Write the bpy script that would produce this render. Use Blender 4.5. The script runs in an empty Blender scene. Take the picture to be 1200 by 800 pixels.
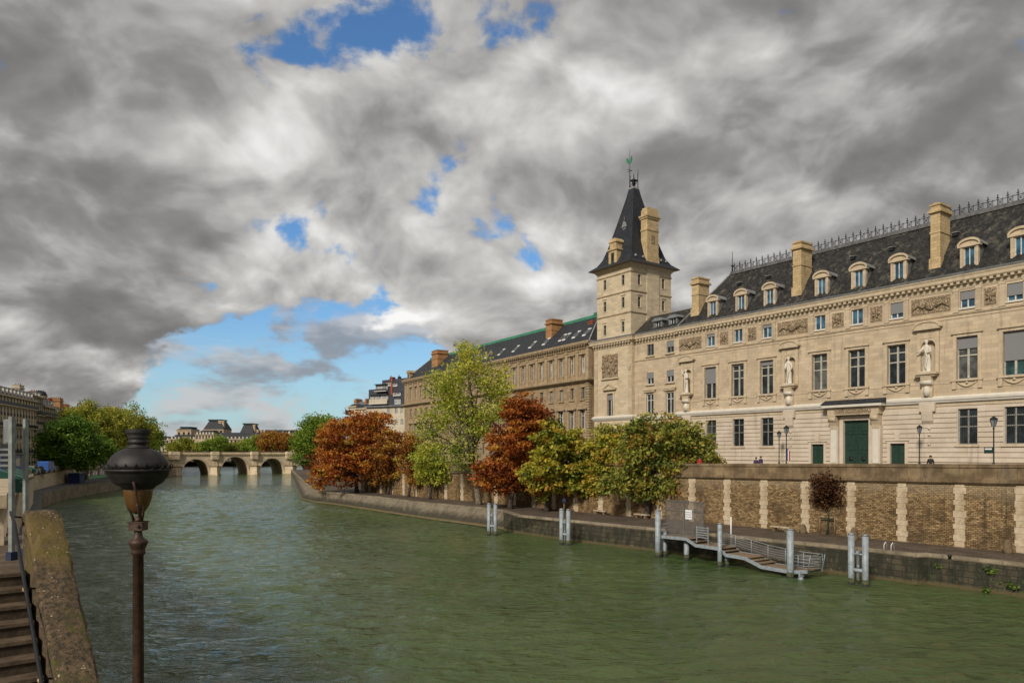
import bpy, math, random
import numpy as np
from math import sin, cos, pi, radians, sqrt, atan2
from mathutils import Vector

S = bpy.context.scene
COL = S.collection
random.seed(7)

# ------------------------------------------------------------------ camera
F = 850.0; HC = 10.0; HZ = 530.0
cam_d = bpy.data.cameras.new("camera"); cam = bpy.data.objects.new("camera", cam_d); COL.objects.link(cam)
cam.location = (0, 0, HC); cam.rotation_euler = (pi / 2, 0, 0)
cam_d.sensor_fit = 'HORIZONTAL'; cam_d.sensor_width = 36.0
cam_d.lens = F / 1200 * 36.0; cam_d.shift_y = (HZ - 400) / 1200.0
cam_d.clip_start = 0.1; cam_d.clip_end = 6000
S.camera = cam

# ------------------------------------------------------------------ exposure
S.view_settings.view_transform = 'Standard'; S.view_settings.look = 'None'
S.view_settings.gamma = 1.0; S.view_settings.exposure = 0.45
S.cycles.use_denoising = True
S.cycles.max_bounces = 5; S.cycles.diffuse_bounces = 3; S.cycles.glossy_bounces = 3
S.cycles.transmission_bounces = 3; S.cycles.transparent_max_bounces = 6
S.cycles.sample_clamp_indirect = 4.0

# ------------------------------------------------------------------ sun
SUN_DIR = Vector((-0.42, -0.72, 0.55)).normalized()      # towards the sun
sd = bpy.data.lights.new("sun", 'SUN'); sd.energy = 2.5; sd.angle = radians(10); sd.color = (1.0, 0.92, 0.80)
so = bpy.data.objects.new("sun", sd); COL.objects.link(so)
so.rotation_euler = SUN_DIR.to_track_quat('Z', 'Y').to_euler(); so.location = (-40, -60, 80)

# ------------------------------------------------------------------ node helpers
class NT:
    def __init__(s, tree): s.t = tree; s.n = tree.nodes; s.l = tree.links
    def new(s, typ, **kw):
        n = s.n.new(typ)
        for k, v in kw.items():
            if k.startswith('_'): continue
            setattr(n, k, v)
        return n
    def put(s, sock, v):
        if hasattr(v, 'links') or isinstance(v, bpy.types.NodeSocket): s.l.new(v, sock)
        elif v is not None:
            try: sock.default_value = v
            except Exception:
                sock.default_value = tuple(v) + (1.0,)
    def math(s, op, a, b=None, c=None, clamp=False):
        n = s.new('ShaderNodeMath', operation=op); n.use_clamp = clamp
        s.put(n.inputs[0], a)
        if b is not None: s.put(n.inputs[1], b)
        if c is not None: s.put(n.inputs[2], c)
        return n.outputs[0]
    def vmath(s, op, a, b=None):
        n = s.new('ShaderNodeVectorMath', operation=op); s.put(n.inputs[0], a)
        if b is not None: s.put(n.inputs[1], b)
        return n.outputs['Value'] if op in ('DOT_PRODUCT', 'LENGTH') else n.outputs[0]
    def noise(s, vec, scale, detail=4, rough=0.5, dist=0.0, col=False):
        n = s.new('ShaderNodeTexNoise'); s.put(n.inputs['Vector'], vec)
        n.inputs['Scale'].default_value = scale; n.inputs['Detail'].default_value = detail
        n.inputs['Roughness'].default_value = rough; n.inputs['Distortion'].default_value = dist
        return n.outputs['Color'] if col else n.outputs[0]
    def maprange(s, v, a, b, c=0.0, d=1.0, smooth=True):
        n = s.new('ShaderNodeMapRange'); n.interpolation_type = 'SMOOTHSTEP' if smooth else 'LINEAR'
        s.put(n.inputs[0], v)
        for i, q in enumerate((a, b, c, d)): s.put(n.inputs[i + 1], q)
        return n.outputs[0]
    def mix(s, f, a, b, blend='MIX'):
        n = s.new('ShaderNodeMix', data_type='RGBA', blend_type=blend)
        s.put(n.inputs[0], f); s.put(n.inputs[6], a if not isinstance(a, tuple) else tuple(a) + (1.0,) if len(a) == 3 else a)
        s.put(n.inputs[7], b if not isinstance(b, tuple) else tuple(b) + (1.0,) if len(b) == 3 else b)
        return n.outputs[2]
    def sep(s, v):
        n = s.new('ShaderNodeSeparateXYZ'); s.put(n.inputs[0], v); return n.outputs
    def comb(s, x, y, z):
        n = s.new('ShaderNodeCombineXYZ')
        for i, q in enumerate((x, y, z)): s.put(n.inputs[i], q)
        return n.outputs[0]
    def scale(s, v, sc):
        n = s.new('ShaderNodeMapping'); s.put(n.inputs[0], v); n.inputs['Scale'].default_value = sc; return n.outputs[0]

def pdir(px, py):
    v = Vector((px - 600, F, HZ - py)); v.normalize(); return v

# ------------------------------------------------------------------ world: Nishita sky with a broken deck of clouds
W = bpy.data.worlds.new("World"); S.world = W; W.use_nodes = True
w = NT(W.node_tree); W.node_tree.nodes.clear()
sky = w.new('ShaderNodeTexSky'); sky.sky_type = 'NISHITA'; sky.sun_disc = False
sky.sun_elevation = math.asin(SUN_DIR.z); sky.sun_rotation = atan2(SUN_DIR.x, SUN_DIR.y)
sky.air_density = 1.1; sky.dust_density = 1.2; sky.ozone_density = 1.5
tc = w.new('ShaderNodeTexCoord'); D = tc.outputs['Generated']
dx, dy, dz = w.sep(D)
zc = w.math('ADD', w.math('MAXIMUM', dz, 0.0), 0.50)
P = w.comb(w.math('DIVIDE', dx, zc), w.math('DIVIDE', dy, zc), 0.0)
P = w.vmath('ADD', P, (3.7, 1.3, 0.0))
warp = w.noise(P, 2.2, 3, 0.5, col=True)
wv = w.new('ShaderNodeVectorMath', operation='MULTIPLY_ADD'); w.put(wv.inputs[0], warp); wv.inputs[1].default_value = (0.22, 0.22, 0); w.put(wv.inputs[2], P)
PW = wv.outputs[0]
up = w.vmath('SCALE', w.comb(dx, dy, 0.0)); up.node.inputs['Scale'].default_value = -0.055
PU = w.vmath('ADD', PW, up)
n_big = w.noise(PW, 2.0, 2, 0.5)
def billow(vec, sc, det):
    return w.math('ABSOLUTE', w.math('MULTIPLY_ADD', w.noise(vec, sc, det, 0.5), 2.0, -1.0))
n_mid = w.noise(PW, 5.2, 9, 0.52)
n_off = w.noise(PU, 5.2, 4, 0.5)
n_fine = w.noise(PW, 15.0, 7, 0.58)
b0 = w.math('ADD', w.math('MULTIPLY', billow(PW, 4.6, 3), 0.7), w.math('MULTIPLY', billow(PW, 11.0, 4), 0.35))
def blob(px, py, r_in, r_out):
    d = pdir(px, py)
    return w.maprange(w.vmath('DOT_PRODUCT', D, tuple(d)), cos(radians(r_out)), cos(radians(r_in)))
def blobsum(lst):
    acc = None
    for (px, py, ri, ro, k) in lst:
        v = w.math('MULTIPLY', blob(px, py, ri, ro), k)
        acc = v if acc is None else w.math('ADD', acc, v)
    return acc
GAPS = [(530, 25, 0, 4, .06), (100, 390, 0, 4, -.14), (300, 40, 0, 4, .07), (370, 20, 0, 7, .11), (420, 50, 0, 6, .14), (375, 60, 0, 4, .07), (460, 25, 0, 5, .08), (620, 12, 0, 5, .15), (700, 105, 0, 3.5, .14), (150, 12, 0, 4, .10), (245, 8, 0, 4, .08),
        (310, 262, 0, 3.6, .13), (375, 282, 0, 4.0, .16), (425, 290, 0, 3, .10), (500, 264, 0, 3.2, .10), (640, 300, 0, 3.0, .12), (490, 218, 0, 3, .08), (575, 262, 0, 2.5, .08),
        (290, 415, 0, 6, .20), (340, 450, 1, 8, .26), (430, 430, 0, 7, .24), (250, 470, 0, 6, .20), (230, 505, 1, 7, .26), (330, 500, 2, 8, .28), (480, 440, 0, 6, .20), (180, 470, 0, 4, .10)]
BRIGHT = [(280, 130, 1, 11, .20), (400, 190, 0, 9, .14), (650, 165, 1, 10, .24), (600, 60, 0, 9, .14), (560, 350, 1, 11, .26), (460, 320, 0, 10, .20), (340, 340, 0, 8, .16), (840, 290, 0, 9, .14),
          (120, 215, 0, 7, .12), (800, 60, 0, 8, .12), (230, 330, 0, 7, .08), (1000, 150, 0, 8, .09), (430, 395, 0, 6, .16), (220, 490, 0, 5, .2), (520, 120, 0, 8, .10), (1080, 50, 0, 9, .05), (60, 40, 0, 7, .08), (180, 80, 0, 6, .1), (700, 330, 0, 7, .1)]
DARK = [(90, 60, 0, 9, .10), (30, 200, 0, 8, .06), (60, 130, 2, 11, .06), (190, 370, 0, 9, .05), (60, 330, 0, 9, .04), (900, 130, 1, 10, .05), (1120, 90, 2, 14, .07), (520, 30, 0, 5, .05),
        (200, 260, 0, 7, .06), (1160, 190, 1, 9, .06), (250, 445, 0, 4, .14), (330, 475, 0, 3, .08), (110, 410, 0, 6, .03), (390, 265, 0, 4, .04)]
gap = blobsum(GAPS); bri = w.math('MULTIPLY', blobsum(BRIGHT), 0.62); drk = blobsum(DARK)
dens = w.math('ADD', w.math('MULTIPLY', n_mid, 0.85), w.math('MULTIPLY', n_fine, 0.46))
dens = w.math('ADD', dens, w.math('MULTIPLY', n_big, 0.25))
dens = w.math('SUBTRACT', w.math('SUBTRACT', dens, 0.075), gap)
cover = w.maprange(dens, 0.43, 0.545)
relief = w.math('MULTIPLY', w.math('SUBTRACT', n_mid, n_off), 1.7)
thick = w.maprange(dens, 0.5, 0.95)
shade = w.math('ADD', 0.33, relief)
shade = w.math('SUBTRACT', shade, w.math('MULTIPLY', w.math('SUBTRACT', b0, 0.28), 0.60))
shade = w.math('ADD', shade, w.math('MULTIPLY', w.math('SUBTRACT', n_fine, 0.5), 0.30))
shade = w.math('ADD', shade, w.math('MULTIPLY', w.math('SUBTRACT', n_big, 0.5), 0.6))
shade = w.math('SUBTRACT', w.math('ADD', shade, bri), drk)
shade = w.math('SUBTRACT', shade, w.math('MULTIPLY', thick, 0.10))
sm = w.math('SMOOTH_MAX', shade, w.math('MULTIPLY_ADD', n_fine, 0.25, -0.02), 0.25)
shade = w.math('MAXIMUM', w.math('MINIMUM', sm, 1.0), 0.0)
cr = w.new('ShaderNodeValToRGB'); w.put(cr.inputs[0], shade)
els = cr.color_ramp.elements
els[0].position = 0.0; els[0].color = (0.105, 0.102, 0.100, 1)
els[1].position = 1.0; els[1].color = (0.70, 0.695, 0.68, 1)
e = els.new(0.3); e.color = (0.205, 0.200, 0.195, 1)
e = els.new(0.6); e.color = (0.385, 0.378, 0.365, 1)
ccol = w.vmath('SCALE', cr.outputs[0]); ccol.node.inputs['Scale'].default_value = 10.0
skyc = w.mix(1.0, sky.outputs[0], (0.50, 0.76, 1.0), 'MULTIPLY')
# small ragged low clouds towards the horizon
DL = w.scale(D, (1.0, 1.0, 2.6))
lw_ = w.noise(DL, 7.5, 7, 0.55, 0.4); lf_ = w.noise(DL, 3.0, 2, 0.5)
lowd = w.math('ADD', w.math('MULTIPLY', lw_, 0.8), w.math('MULTIPLY', lf_, 0.35))
lowm = w.math('MULTIPLY', w.maprange(lowd, 0.555, 0.66), w.maprange(dz, 0.30, 0.16))
lowm = w.math('MULTIPLY', lowm, 0.85)
lowc = w.mix(w.maprange(w.noise(w.vmath('ADD', DL, (0.0, 0.0, 0.05)), 7.5, 4, 0.55), 0.4, 0.62), (4.2, 4.1, 4.1), (2.0, 2.05, 2.25))
hz = w.maprange(dz, 0.22, 0.0); skyc = w.mix(w.math('MULTIPLY', hz, 0.45), skyc, (4.3, 5.6, 5.9))
skyc = w.mix(lowm, skyc, lowc)
allc = w.mix(cover, skyc, ccol)
below = w.maprange(dz, -0.06, -0.01)
allc = w.mix(below, (1.2, 1.2, 1.1), allc)
bg = w.new('ShaderNodeBackground'); w.put(bg.inputs[0], allc); bg.inputs[1].default_value = 0.10
wo = w.new('ShaderNodeOutputWorld'); w.l.new(bg.outputs[0], wo.inputs[0])

# ------------------------------------------------------------------ materials
def mat(name):
    m = bpy.data.materials.new(name); m.use_nodes = True; m.node_tree.nodes.clear()
    n = NT(m.node_tree); b = n.new('ShaderNodeBsdfPrincipled'); o = n.new('ShaderNodeOutputMaterial')
    n.l.new(b.outputs[0], o.inputs[0]); return m, n, b, o
def bump(n, b, h, strength=0.3, dist=0.05):
    bp = n.new('ShaderNodeBump'); bp.inputs['Strength'].default_value = strength; bp.inputs['Distance'].default_value = dist
    n.put(bp.inputs['Height'], h); n.l.new(bp.outputs[0], b.inputs['Normal'])
def wallcoord(n):
    x, y, z = n.sep(n.new('ShaderNodeTexCoord').outputs['Object'])
    return n.comb(n.math('ADD', x, y), z, 0.0), x, y, z
def stone(name, c, c2, blk=None, mortar=None, msize=0.02, stain=0.5, nscale=0.6, rough=0.85, streak=0.35, bstr=0.35, dark=(0.05, 0.045, 0.04)):
    m, n, b, o = mat(name)
    V, x, y, z = wallcoord(n); O = n.new('ShaderNodeTexCoord').outputs['Object']
    big = n.noise(O, nscale, 6, 0.6); fine = n.noise(O, 9.0, 5, 0.6)
    col = n.mix(n.maprange(big, 0.35, 0.68), c, c2)
    if blk:
        bt = n.new('ShaderNodeTexBrick'); n.put(bt.inputs['Vector'], V)
        bt.inputs['Scale'].default_value = 1.0; bt.inputs['Brick Width'].default_value = blk[0]; bt.inputs['Row Height'].default_value = blk[1]
        bt.inputs['Mortar Size'].default_value = msize; bt.inputs['Mortar Smooth'].default_value = 0.3
        bt.inputs['Color1'].default_value = (0.86, 0.86, 0.86, 1); bt.inputs['Color2'].default_value = (1.12, 1.1, 1.06, 1)
        bt.inputs['Mortar'].default_value = tuple(mortar or (0.7, 0.68, 0.64)) + (1,); bt.inputs['Bias'].default_value = 0.0
        col = n.mix(1.0, col, bt.outputs[0], 'MULTIPLY')
    st = n.noise(n.scale(O, (1.6, 1.6, 0.16)), 1.0, 6, 0.6)
    col = n.mix(n.math('MULTIPLY', n.maprange(st, 0.54, 0.74), streak), col, dark)
    col = n.mix(n.math('MULTIPLY', n.maprange(fine, 0.42, 0.75), stain * 0.5), col, tuple(q * 0.5 for q in c))
    n.put(b.inputs['Base Color'], col); b.inputs['Roughness'].default_value = rough
    b.inputs['Specular IOR Level'].default_value = 0.25
    h = n.math('ADD', fine, n.math('MULTIPLY', big, 0.6))
    if blk: h = n.math('SUBTRACT', h, n.math('MULTIPLY', bt.outputs['Fac'], 1.2))
    bump(n, b, h, bstr, 0.04)
    return m
def plain(name, c, rough=0.6, metal=0.0, var=0.25, scale=3.0, spec=0.5):
    m, n, b, o = mat(name); O = n.new('ShaderNodeTexCoord').outputs['Object']
    nz = n.noise(O, scale, 5, 0.6)
    col = n.mix(n.maprange(nz, 0.3, 0.7), tuple(q * (1 - var) for q in c), tuple(min(1, q * (1 + var * .6)) for q in c))
    n.put(b.inputs['Base Color'], col); b.inputs['Roughness'].default_value = rough; b.inputs['Metallic'].default_value = metal
    b.inputs['Specular IOR Level'].default_value = spec
    bump(n, b, n.noise(O, scale * 6, 4, 0.6), 0.15, 0.01)
    return m

M = {}
M['facade'] = stone('cream_ashlar', (.475, .38, .268), (.56, .462, .338), (1.15, 0.42), (0.80, .76, .70), 0.014, 0.35, 0.35, streak=0.34)
M['rustic'] = stone('pale_rusticated_stone', (.53, .445, .345), (.62, .535, .435), None, stain=0.4, nscale=0.5, streak=0.34)
M['trim'] = stone('carved_trim_stone', (.49, .39, .265), (.58, .48, .345), None, stain=0.5, nscale=1.5, streak=0.35)
M['relief'] = None
M['whitestone'] = stone('pale_string_course', (.60, .56, .48), (.66, .62, .55), None, stain=0.2, nscale=1.5, streak=0.15)
M['statue'] = stone('statue_stone', (.60, .55, .46), (.68, .63, .54), None, stain=0.4, nscale=3, streak=0.25)
M['tower'] = stone('tower_ashlar', (.53, .44, .31), (.59, .50, .36), (1.0, 0.36), (0.82, .78, .72), 0.012, 0.2, 0.4, streak=0.12)
M['chimney'] = stone('ochre_chimney_stone', (.47, .35, .19), (.57, .44, .26), (0.7, 0.35), (0.7, .64, .55), 0.02, 0.4, 1.0, streak=0.3)
M['brown'] = stone('weathered_brown_ashlar', (.31, .225, .135), (.40, .30, .19), (1.0, 0.4), (0.7, .66, .6), 0.02, 0.6, 0.5, streak=0.55)
M['browntrim'] = stone('weathered_brown_trim', (.33, .245, .15), (.44, .34, .22), None, stain=0.7, nscale=1.5, streak=0.6)
M['parisA'] = stone('left_bank_limestone', (.54, .45, .32), (.64, .54, .40), (0.8, 0.35), (0.8, .76, .7), 0.02, 0.4, 0.3, streak=0.3)
M['parisB'] = stone('left_bank_pale_plaster', (.50, .43, .32), (.58, .51, .40), None, stain=0.4, nscale=0.4, streak=0.3)
M['bridge'] = stone('bridge_limestone', (.58, .47, .32), (.70, .59, .43), (1.2, 0.5), (0.7, .66, .6), 0.03, 0.5, 0.3, streak=0.55)
M['far'] = stone('distant_limestone', (.40, .31, .20), (.50, .40, .28), None, stain=0.3, nscale=0.15, streak=0.3)
M['redbrick'] = stone('red_chimney_brick', (.30, .075, .045), (.38, .11, .06), (0.25, 0.08), (0.8, .7, .6), 0.01, 0.4, 1.0, streak=0.2)
M['orangebrick'] = stone('orange_chimney_brick', (.36, .19, .09), (.46, .26, .12), (0.3, 0.1), (0.8, .7, .6), 0.01, 0.5, 1.0, streak=0.3)
M['kerb'] = stone('quay_edge_stone', (.19, .155, .11), (.34, .285, .205), (1.6, 0.42), (0.45, .42, .38), 0.03, 0.9, 0.5, streak=0.75)
M['cap'] = stone('coping_stone', (.13, .09, .052), (.27, .20, .12), (1.4, 3.0), (0.5, .45, .4), 0.02, 0.8, 0.8, streak=0.5)
M['quoin'] = stone('quoin_stone', (.40, .31, .20), (.60, .50, .36), None, stain=0.8, nscale=1.2, streak=0.6)

def relief_mat():
    m, n, b, o = mat('carved_relief_stone'); O = n.new('ShaderNodeTexCoord').outputs['Object']
    a = n.noise(O, 3.2, 3, 0.5, 2.5); f = n.noise(O, 14, 3, 0.5)
    col = n.mix(n.maprange(a, 0.35, 0.6), (.27, .185, .105), (.48, .37, .24))
    n.put(b.inputs['Base Color'], col); b.inputs['Roughness'].default_value = 0.9
    bump(n, b, n.math('ADD', n.maprange(a, 0.35, 0.6), n.math('MULTIPLY', f, 0.3)), 1.0, 0.14); return m
M['relief'] = relief_mat()

def rubble_mat():                       # small brown-orange millstone rubble of the quay wall
    m, n, b, o = mat('brown_rubble_brick'); V, x, y, z = wallcoord(n); O = n.new('ShaderNodeTexCoord').outputs['Object']
    vv = n.new('ShaderNodeVectorMath', operation='MULTIPLY_ADD'); n.put(vv.inputs[0], n.noise(V, 1.3, 3, 0.5, col=True)); vv.inputs[1].default_value = (0.12, 0.12, 0); n.put(vv.inputs[2], V)
    bt = n.new('ShaderNodeTexBrick'); n.put(bt.inputs['Vector'], vv.outputs[0]); bt.inputs['Scale'].default_value = 1.0
    bt.inputs['Brick Width'].default_value = 0.34; bt.inputs['Row Height'].default_value = 0.145; bt.inputs['Mortar Size'].default_value = 0.018
    bt.inputs['Color1'].default_value = (.21, .13, .058, 1); bt.inputs['Color2'].default_value = (.52, .355, .175, 1); bt.inputs['Mortar'].default_value = (.13, .095, .06, 1)
    bt.inputs['Bias'].default_value = -0.1; bt.inputs['Mortar Smooth'].default_value = 0.5
    vo = n.new('ShaderNodeTexVoronoi'); n.put(vo.inputs['Vector'], n.scale(V, (1, 2.2, 1))); vo.inputs['Scale'].default_value = 3.2
    col = n.mix(0.45, bt.outputs[0], n.mix(1.0, bt.outputs[0], n.comb(*[n.sep(vo.outputs['Color'])[0]] * 3), 'MULTIPLY'))
    col = n.mix(n.maprange(n.noise(O, 7, 4, 0.6), 0.58, 0.7), col, (.48, .38, .25))
    big = n.noise(O, 0.55, 5, 0.6)
    col = n.mix(n.math('MULTIPLY', n.maprange(big, 0.46, 0.68), 0.75), col, (.075, .05, .028))
    rs = n.noise(n.scale(O, (1.3, 1.3, 0.10)), 1.0, 5, 0.6); col = n.mix(n.math('MULTIPLY', n.maprange(rs, .55, .68), .6), col, (.05, .038, .024))
    pale = n.math('MULTIPLY', n.maprange(n.math('ADD', z, n.math('MULTIPLY', big, 3.0)), 7.2, 9.4), 0.55)
    col = n.mix(pale, col, (.42, .34, .23))
    n.put(b.inputs['Base Color'], col); b.inputs['Roughness'].default_value = 0.95; b.inputs['Specular IOR Level'].default_value = 0.2
    h = n.math('SUBTRACT', n.noise(O, 8, 4, 0.6), bt.outputs['Fac']); bump(n, b, h, 0.9, 0.07); return m
M['rubble'] = rubble_mat()

def slate(name, c, c2, lichen=0.5, row=0.22):
    m, n, b, o = mat(name); V, x, y, z = wallcoord(n); O = n.new('ShaderNodeTexCoord').outputs['Object']
    bt = n.new('ShaderNodeTexBrick'); n.put(bt.inputs['Vector'], V); bt.inputs['Scale'].default_value = 1.0
    bt.inputs['Brick Width'].default_value = 0.3; bt.inputs['Row Height'].default_value = row; bt.inputs['Mortar Size'].default_value = 0.012
    bt.inputs['Color1'].default_value = tuple(c) + (1,); bt.inputs['Color2'].default_value = tuple(c2) + (1,); bt.inputs['Mortar'].default_value = (.006, .006, .006, 1)
    st = n.noise(n.scale(O, (0.9, 0.9, 0.35)), 1.6, 7, 0.65)
    col = n.mix(n.math('MULTIPLY', n.maprange(st, 0.5, 0.72), lichen), bt.outputs[0], (.13, .118, .09))
    st2 = n.noise(n.scale(O, (2.2, 2.2, 0.3)), 1.5, 4, 0.6)
    col = n.mix(n.math('MULTIPLY', n.maprange(st2, 0.52, 0.7), 0.6), col, (.008, .008, .008))
    n.put(b.inputs['Base Color'], col); b.inputs['Roughness'].default_value = 0.62; b.inputs['Specular IOR Level'].default_value = 0.3
    bump(n, b, n.math('SUBTRACT', n.noise(O, 5, 5, 0.6), bt.outputs['Fac']), 0.6, 0.04); return m
M['slate'] = slate('mottled_old_slate', (.016, .016, .016), (.045, .043, .040), 1.0)
M['slate_blue'] = slate('dark_blue_slate', (.018, .022, .030), (.032, .037, .048), 0.15)
M['slate_far'] = slate('dark_grey_slate', (.025, .028, .035), (.04, .044, .052), 0.2)
M['slate_modern'] = slate('smooth_grey_slate', (.055, .060, .080), (.07, .075, .095), 0.1)
M['lead'] = plain('grey_lead', (.30, .30, .30), 0.55, 0.2, 0.3, 2.0)
M['zinc'] = plain('weathered_zinc', (.26, .27, .28), 0.45, 0.4, 0.3, 2.0)
M['iron'] = plain('black_iron', (.018, .020, .024), 0.5, 0.3)
M['copper'] = plain('green_copper', (.045, .22, .13), 0.6, 0.1, 0.3, 1.0)
M['frame'] = plain('pale_window_paint', (.42, .40, .34), 0.5)
M['framegrey'] = plain('grey_window_paint', (.27, .26, .23), 0.5)
M['framewhite'] = plain('white_window_paint', (.62, .62, .60), 0.5)
M['blind'] = None
M['green_paint'] = plain('dark_green_door_paint', (.015, .042, .028), 0.45, 0, 0.35, 4)
M['box_green'] = plain('green_box_paint', (.015, .085, .06), 0.45)
M['steel'] = plain('galvanised_steel', (.29, .33, .36), 0.55, 0.1, 0.25, 3)
M['steel_dark'] = plain('dull_grey_steel', (.20, .21, .21), 0.5, 0.4, 0.3, 3)
M['rust'] = plain('rust_brown_paint', (.065, .034, .023), 0.55, 0.2, 0.45, 9)
M['lampiron'] = plain('sooty_lamp_iron', (.026, .022, .022), 0.6, 0.2, 0.4, 12)
M['wood'] = plain('weathered_planks', (.22, .15, .09), 0.8, 0, 0.4, 5)
M['screen'] = plain('grey_brown_mesh_panel', (.17, .15, .14), 0.7, 0.1, 0.15, 2)
M['paper'] = plain('white_notice_paper', (.75, .76, .78), 0.6, 0, 0.05)
M['blue'] = plain('blue_vehicle_paint', (.03, .10, .34), 0.3, 0, 0.1)
M['deepblue'] = plain('deep_blue_tarp', (.012, .03, .17), 0.6, 0, 0.2)
M['white'] = plain('white_paint', (.75, .75, .75), 0.4, 0, 0.08)
M['orange'] = plain('orange_paint', (.55, .2, .07), 0.6, 0, 0.2)
M['litegreen'] = plain('light_green_paint', (.14, .42, .20), 0.6, 0, 0.2)
M['rubber'] = plain('black_rubber', (.02, .02, .02), 0.8)
M['bark'] = plain('dark_bark', (.055, .042, .032), 0.9, 0, 0.5, 3)
M['planebark'] = plain('mottled_plane_bark', (.16, .13, .09), 0.85, 0, 0.6, 2.5)
M['skin'] = plain('skin', (.45, .28, .2), 0.6, 0, 0.05)
M['hair'] = plain('dark_hair', (.02, .014, .01), 0.7)
M['purple'] = plain('dark_purple_cloth', (.05, .03, .08), 0.9)
M['navy'] = plain('navy_cloth', (.02, .03, .07), 0.9)
M['redcloth'] = plain('red_cloth', (.4, .03, .03), 0.9)
M['darkcloth'] = plain('black_cloth', (.02, .02, .022), 0.9)
M['void'] = plain('dark_room_inside', (.012, .011, .01), 0.9)

def glass_mat(name, c=(.012, .016, .018), rough=0.06):
    m, n, b, o = mat(name); O = n.new('ShaderNodeTexCoord').outputs['Object']
    nz = n.noise(O, 0.9, 2, 0.5)
    n.put(b.inputs['Base Color'], n.mix(n.maprange(nz, 0.4, 0.65), c, tuple(q * 2.6 for q in c)))
    b.inputs['Roughness'].default_value = rough; b.inputs['IOR'].default_value = 1.5
    bump(n, b, n.noise(O, 1.1, 2, 0.5), 0.25, 0.05); return m
M['glass'] = glass_mat('dark_window_glass')
M['glassblue'] = glass_mat('blue_sky_window_glass', (.022, .06, .095), 0.08)
M['glasscurtain'] = glass_mat('curtained_window_glass', (.16, .16, .15), 0.2)
M['glassteal'] = glass_mat('teal_window_glass', (.014, .035, .036), 0.07)
M['glasspale'] = glass_mat('net_curtain_glass', (.045, .047, .044), 0.12)
M['amber'] = glass_mat('amber_lamp_glass', (.065, .032, .009), 0.2)
M['lampglass'] = glass_mat('pale_lamp_glass', (.10, .11, .12), 0.25)
def blind_mat():
    m, n, b, o = mat('grey_roller_blind'); V, x, y, z = wallcoord(n)
    s = n.math('SINE', n.math('MULTIPLY', z, 60.0)); col = n.mix(n.maprange(s, -1, 1), (.15, .15, .155), (.25, .25, .26))
    n.put(b.inputs['Base Color'], col); b.inputs['Roughness'].default_value = 0.7; return m
M['blind'] = blind_mat()

def ground_mat(name, c, c2, cob=None, scale=0.5):
    m, n, b, o = mat(name); O = n.new('ShaderNodeTexCoord').outputs['Object']
    nz = n.noise(O, scale, 6, 0.65); f = n.noise(O, 6, 4, 0.6)
    col = n.mix(n.maprange(nz, 0.35, 0.65), c, c2)
    h = f
    if cob:
        vo = n.new('ShaderNodeTexVoronoi'); vo.feature = 'DISTANCE_TO_EDGE'; n.put(vo.inputs['Vector'], O); vo.inputs['Scale'].default_value = cob
        e = n.maprange(vo.outputs[0], 0.0, 0.09); col = n.mix(e, tuple(q * .4 for q in c), col); h = n.math('ADD', f, e)
    col = n.mix(n.math('MULTIPLY', n.maprange(f, 0.5, 0.7), 0.4), col, tuple(q * .6 for q in c))
    n.put(b.inputs['Base Color'], col); b.inputs['Roughness'].default_value = 0.8; b.inputs['Specular IOR Level'].default_value = 0.3
    bump(n, b, h, 0.5, 0.03); return m
M['asphalt'] = ground_mat('asphalt', (.05, .05, .05), (.075, .073, .07))
M['pave'] = ground_mat('pale_pavement', (.22, .20, .17), (.3, .27, .23))
M['cobble'] = ground_mat('quay_cobbles', (.085, .065, .048), (.15, .115, .085), 4.0)
M['greycobble'] = ground_mat('grey_cobbles', (.10, .10, .10), (.17, .165, .16), 3.0)
M['farland'] = ground_mat('far_ground', (.10, .09, .06), (.16, .14, .1), None, 0.05)

def mossy(name):
    m, n, b, o = mat(name); G = n.new('ShaderNodeNewGeometry').outputs['Position']
    a = n.noise(G, 1.3, 5, 0.6); f = n.noise(G, 14, 6, 0.7); g = n.noise(G, 40, 3, 0.6)
    col = n.mix(n.maprange(n.noise(G, 3, 5, .7), 0.35, 0.65), (.16, .11, .065), (.095, .068, .042))
    col = n.mix(n.maprange(f, 0.42, 0.62), col, (.045, .038, .028))
    d = n.vmath('LENGTH', n.vmath('SUBTRACT', G, (-6.9, 10.95, 8.75)))
    mo = n.math('MULTIPLY', n.maprange(n.math('SUBTRACT', d, n.math('MULTIPLY', a, 1.2)), 0.35, -0.25), n.maprange(f, 0.3, 0.6))
    col = n.mix(n.math('MULTIPLY', mo, 0.6), col, (.19, .14, .03))
    col = n.mix(n.math('MULTIPLY', n.maprange(a, 0.52, 0.62), n.maprange(f, .45, .6)), col, (.09, .09, .02))
    sp = n.new('ShaderNodeTexVoronoi'); n.put(sp.inputs['Vector'], G); sp.inputs['Scale'].default_value = 16
    lich = n.math('MULTIPLY', n.maprange(sp.outputs['Distance'], 0.22, 0.10), n.maprange(n.noise(G, 4, 2, .5), 0.5, 0.62))
    col = n.mix(lich, col, (.5, .45, .32))
    n.put(b.inputs['Base Color'], col); b.inputs['Roughness'].default_value = 0.95; b.inputs['Specular IOR Level'].default_value = 0.2
    bump(n, b, n.math('ADD', f, n.math('MULTIPLY', g, 0.5)), 0.9, 0.03); return m
M['mossy'] = mossy('lichen_covered_stone')

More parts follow.
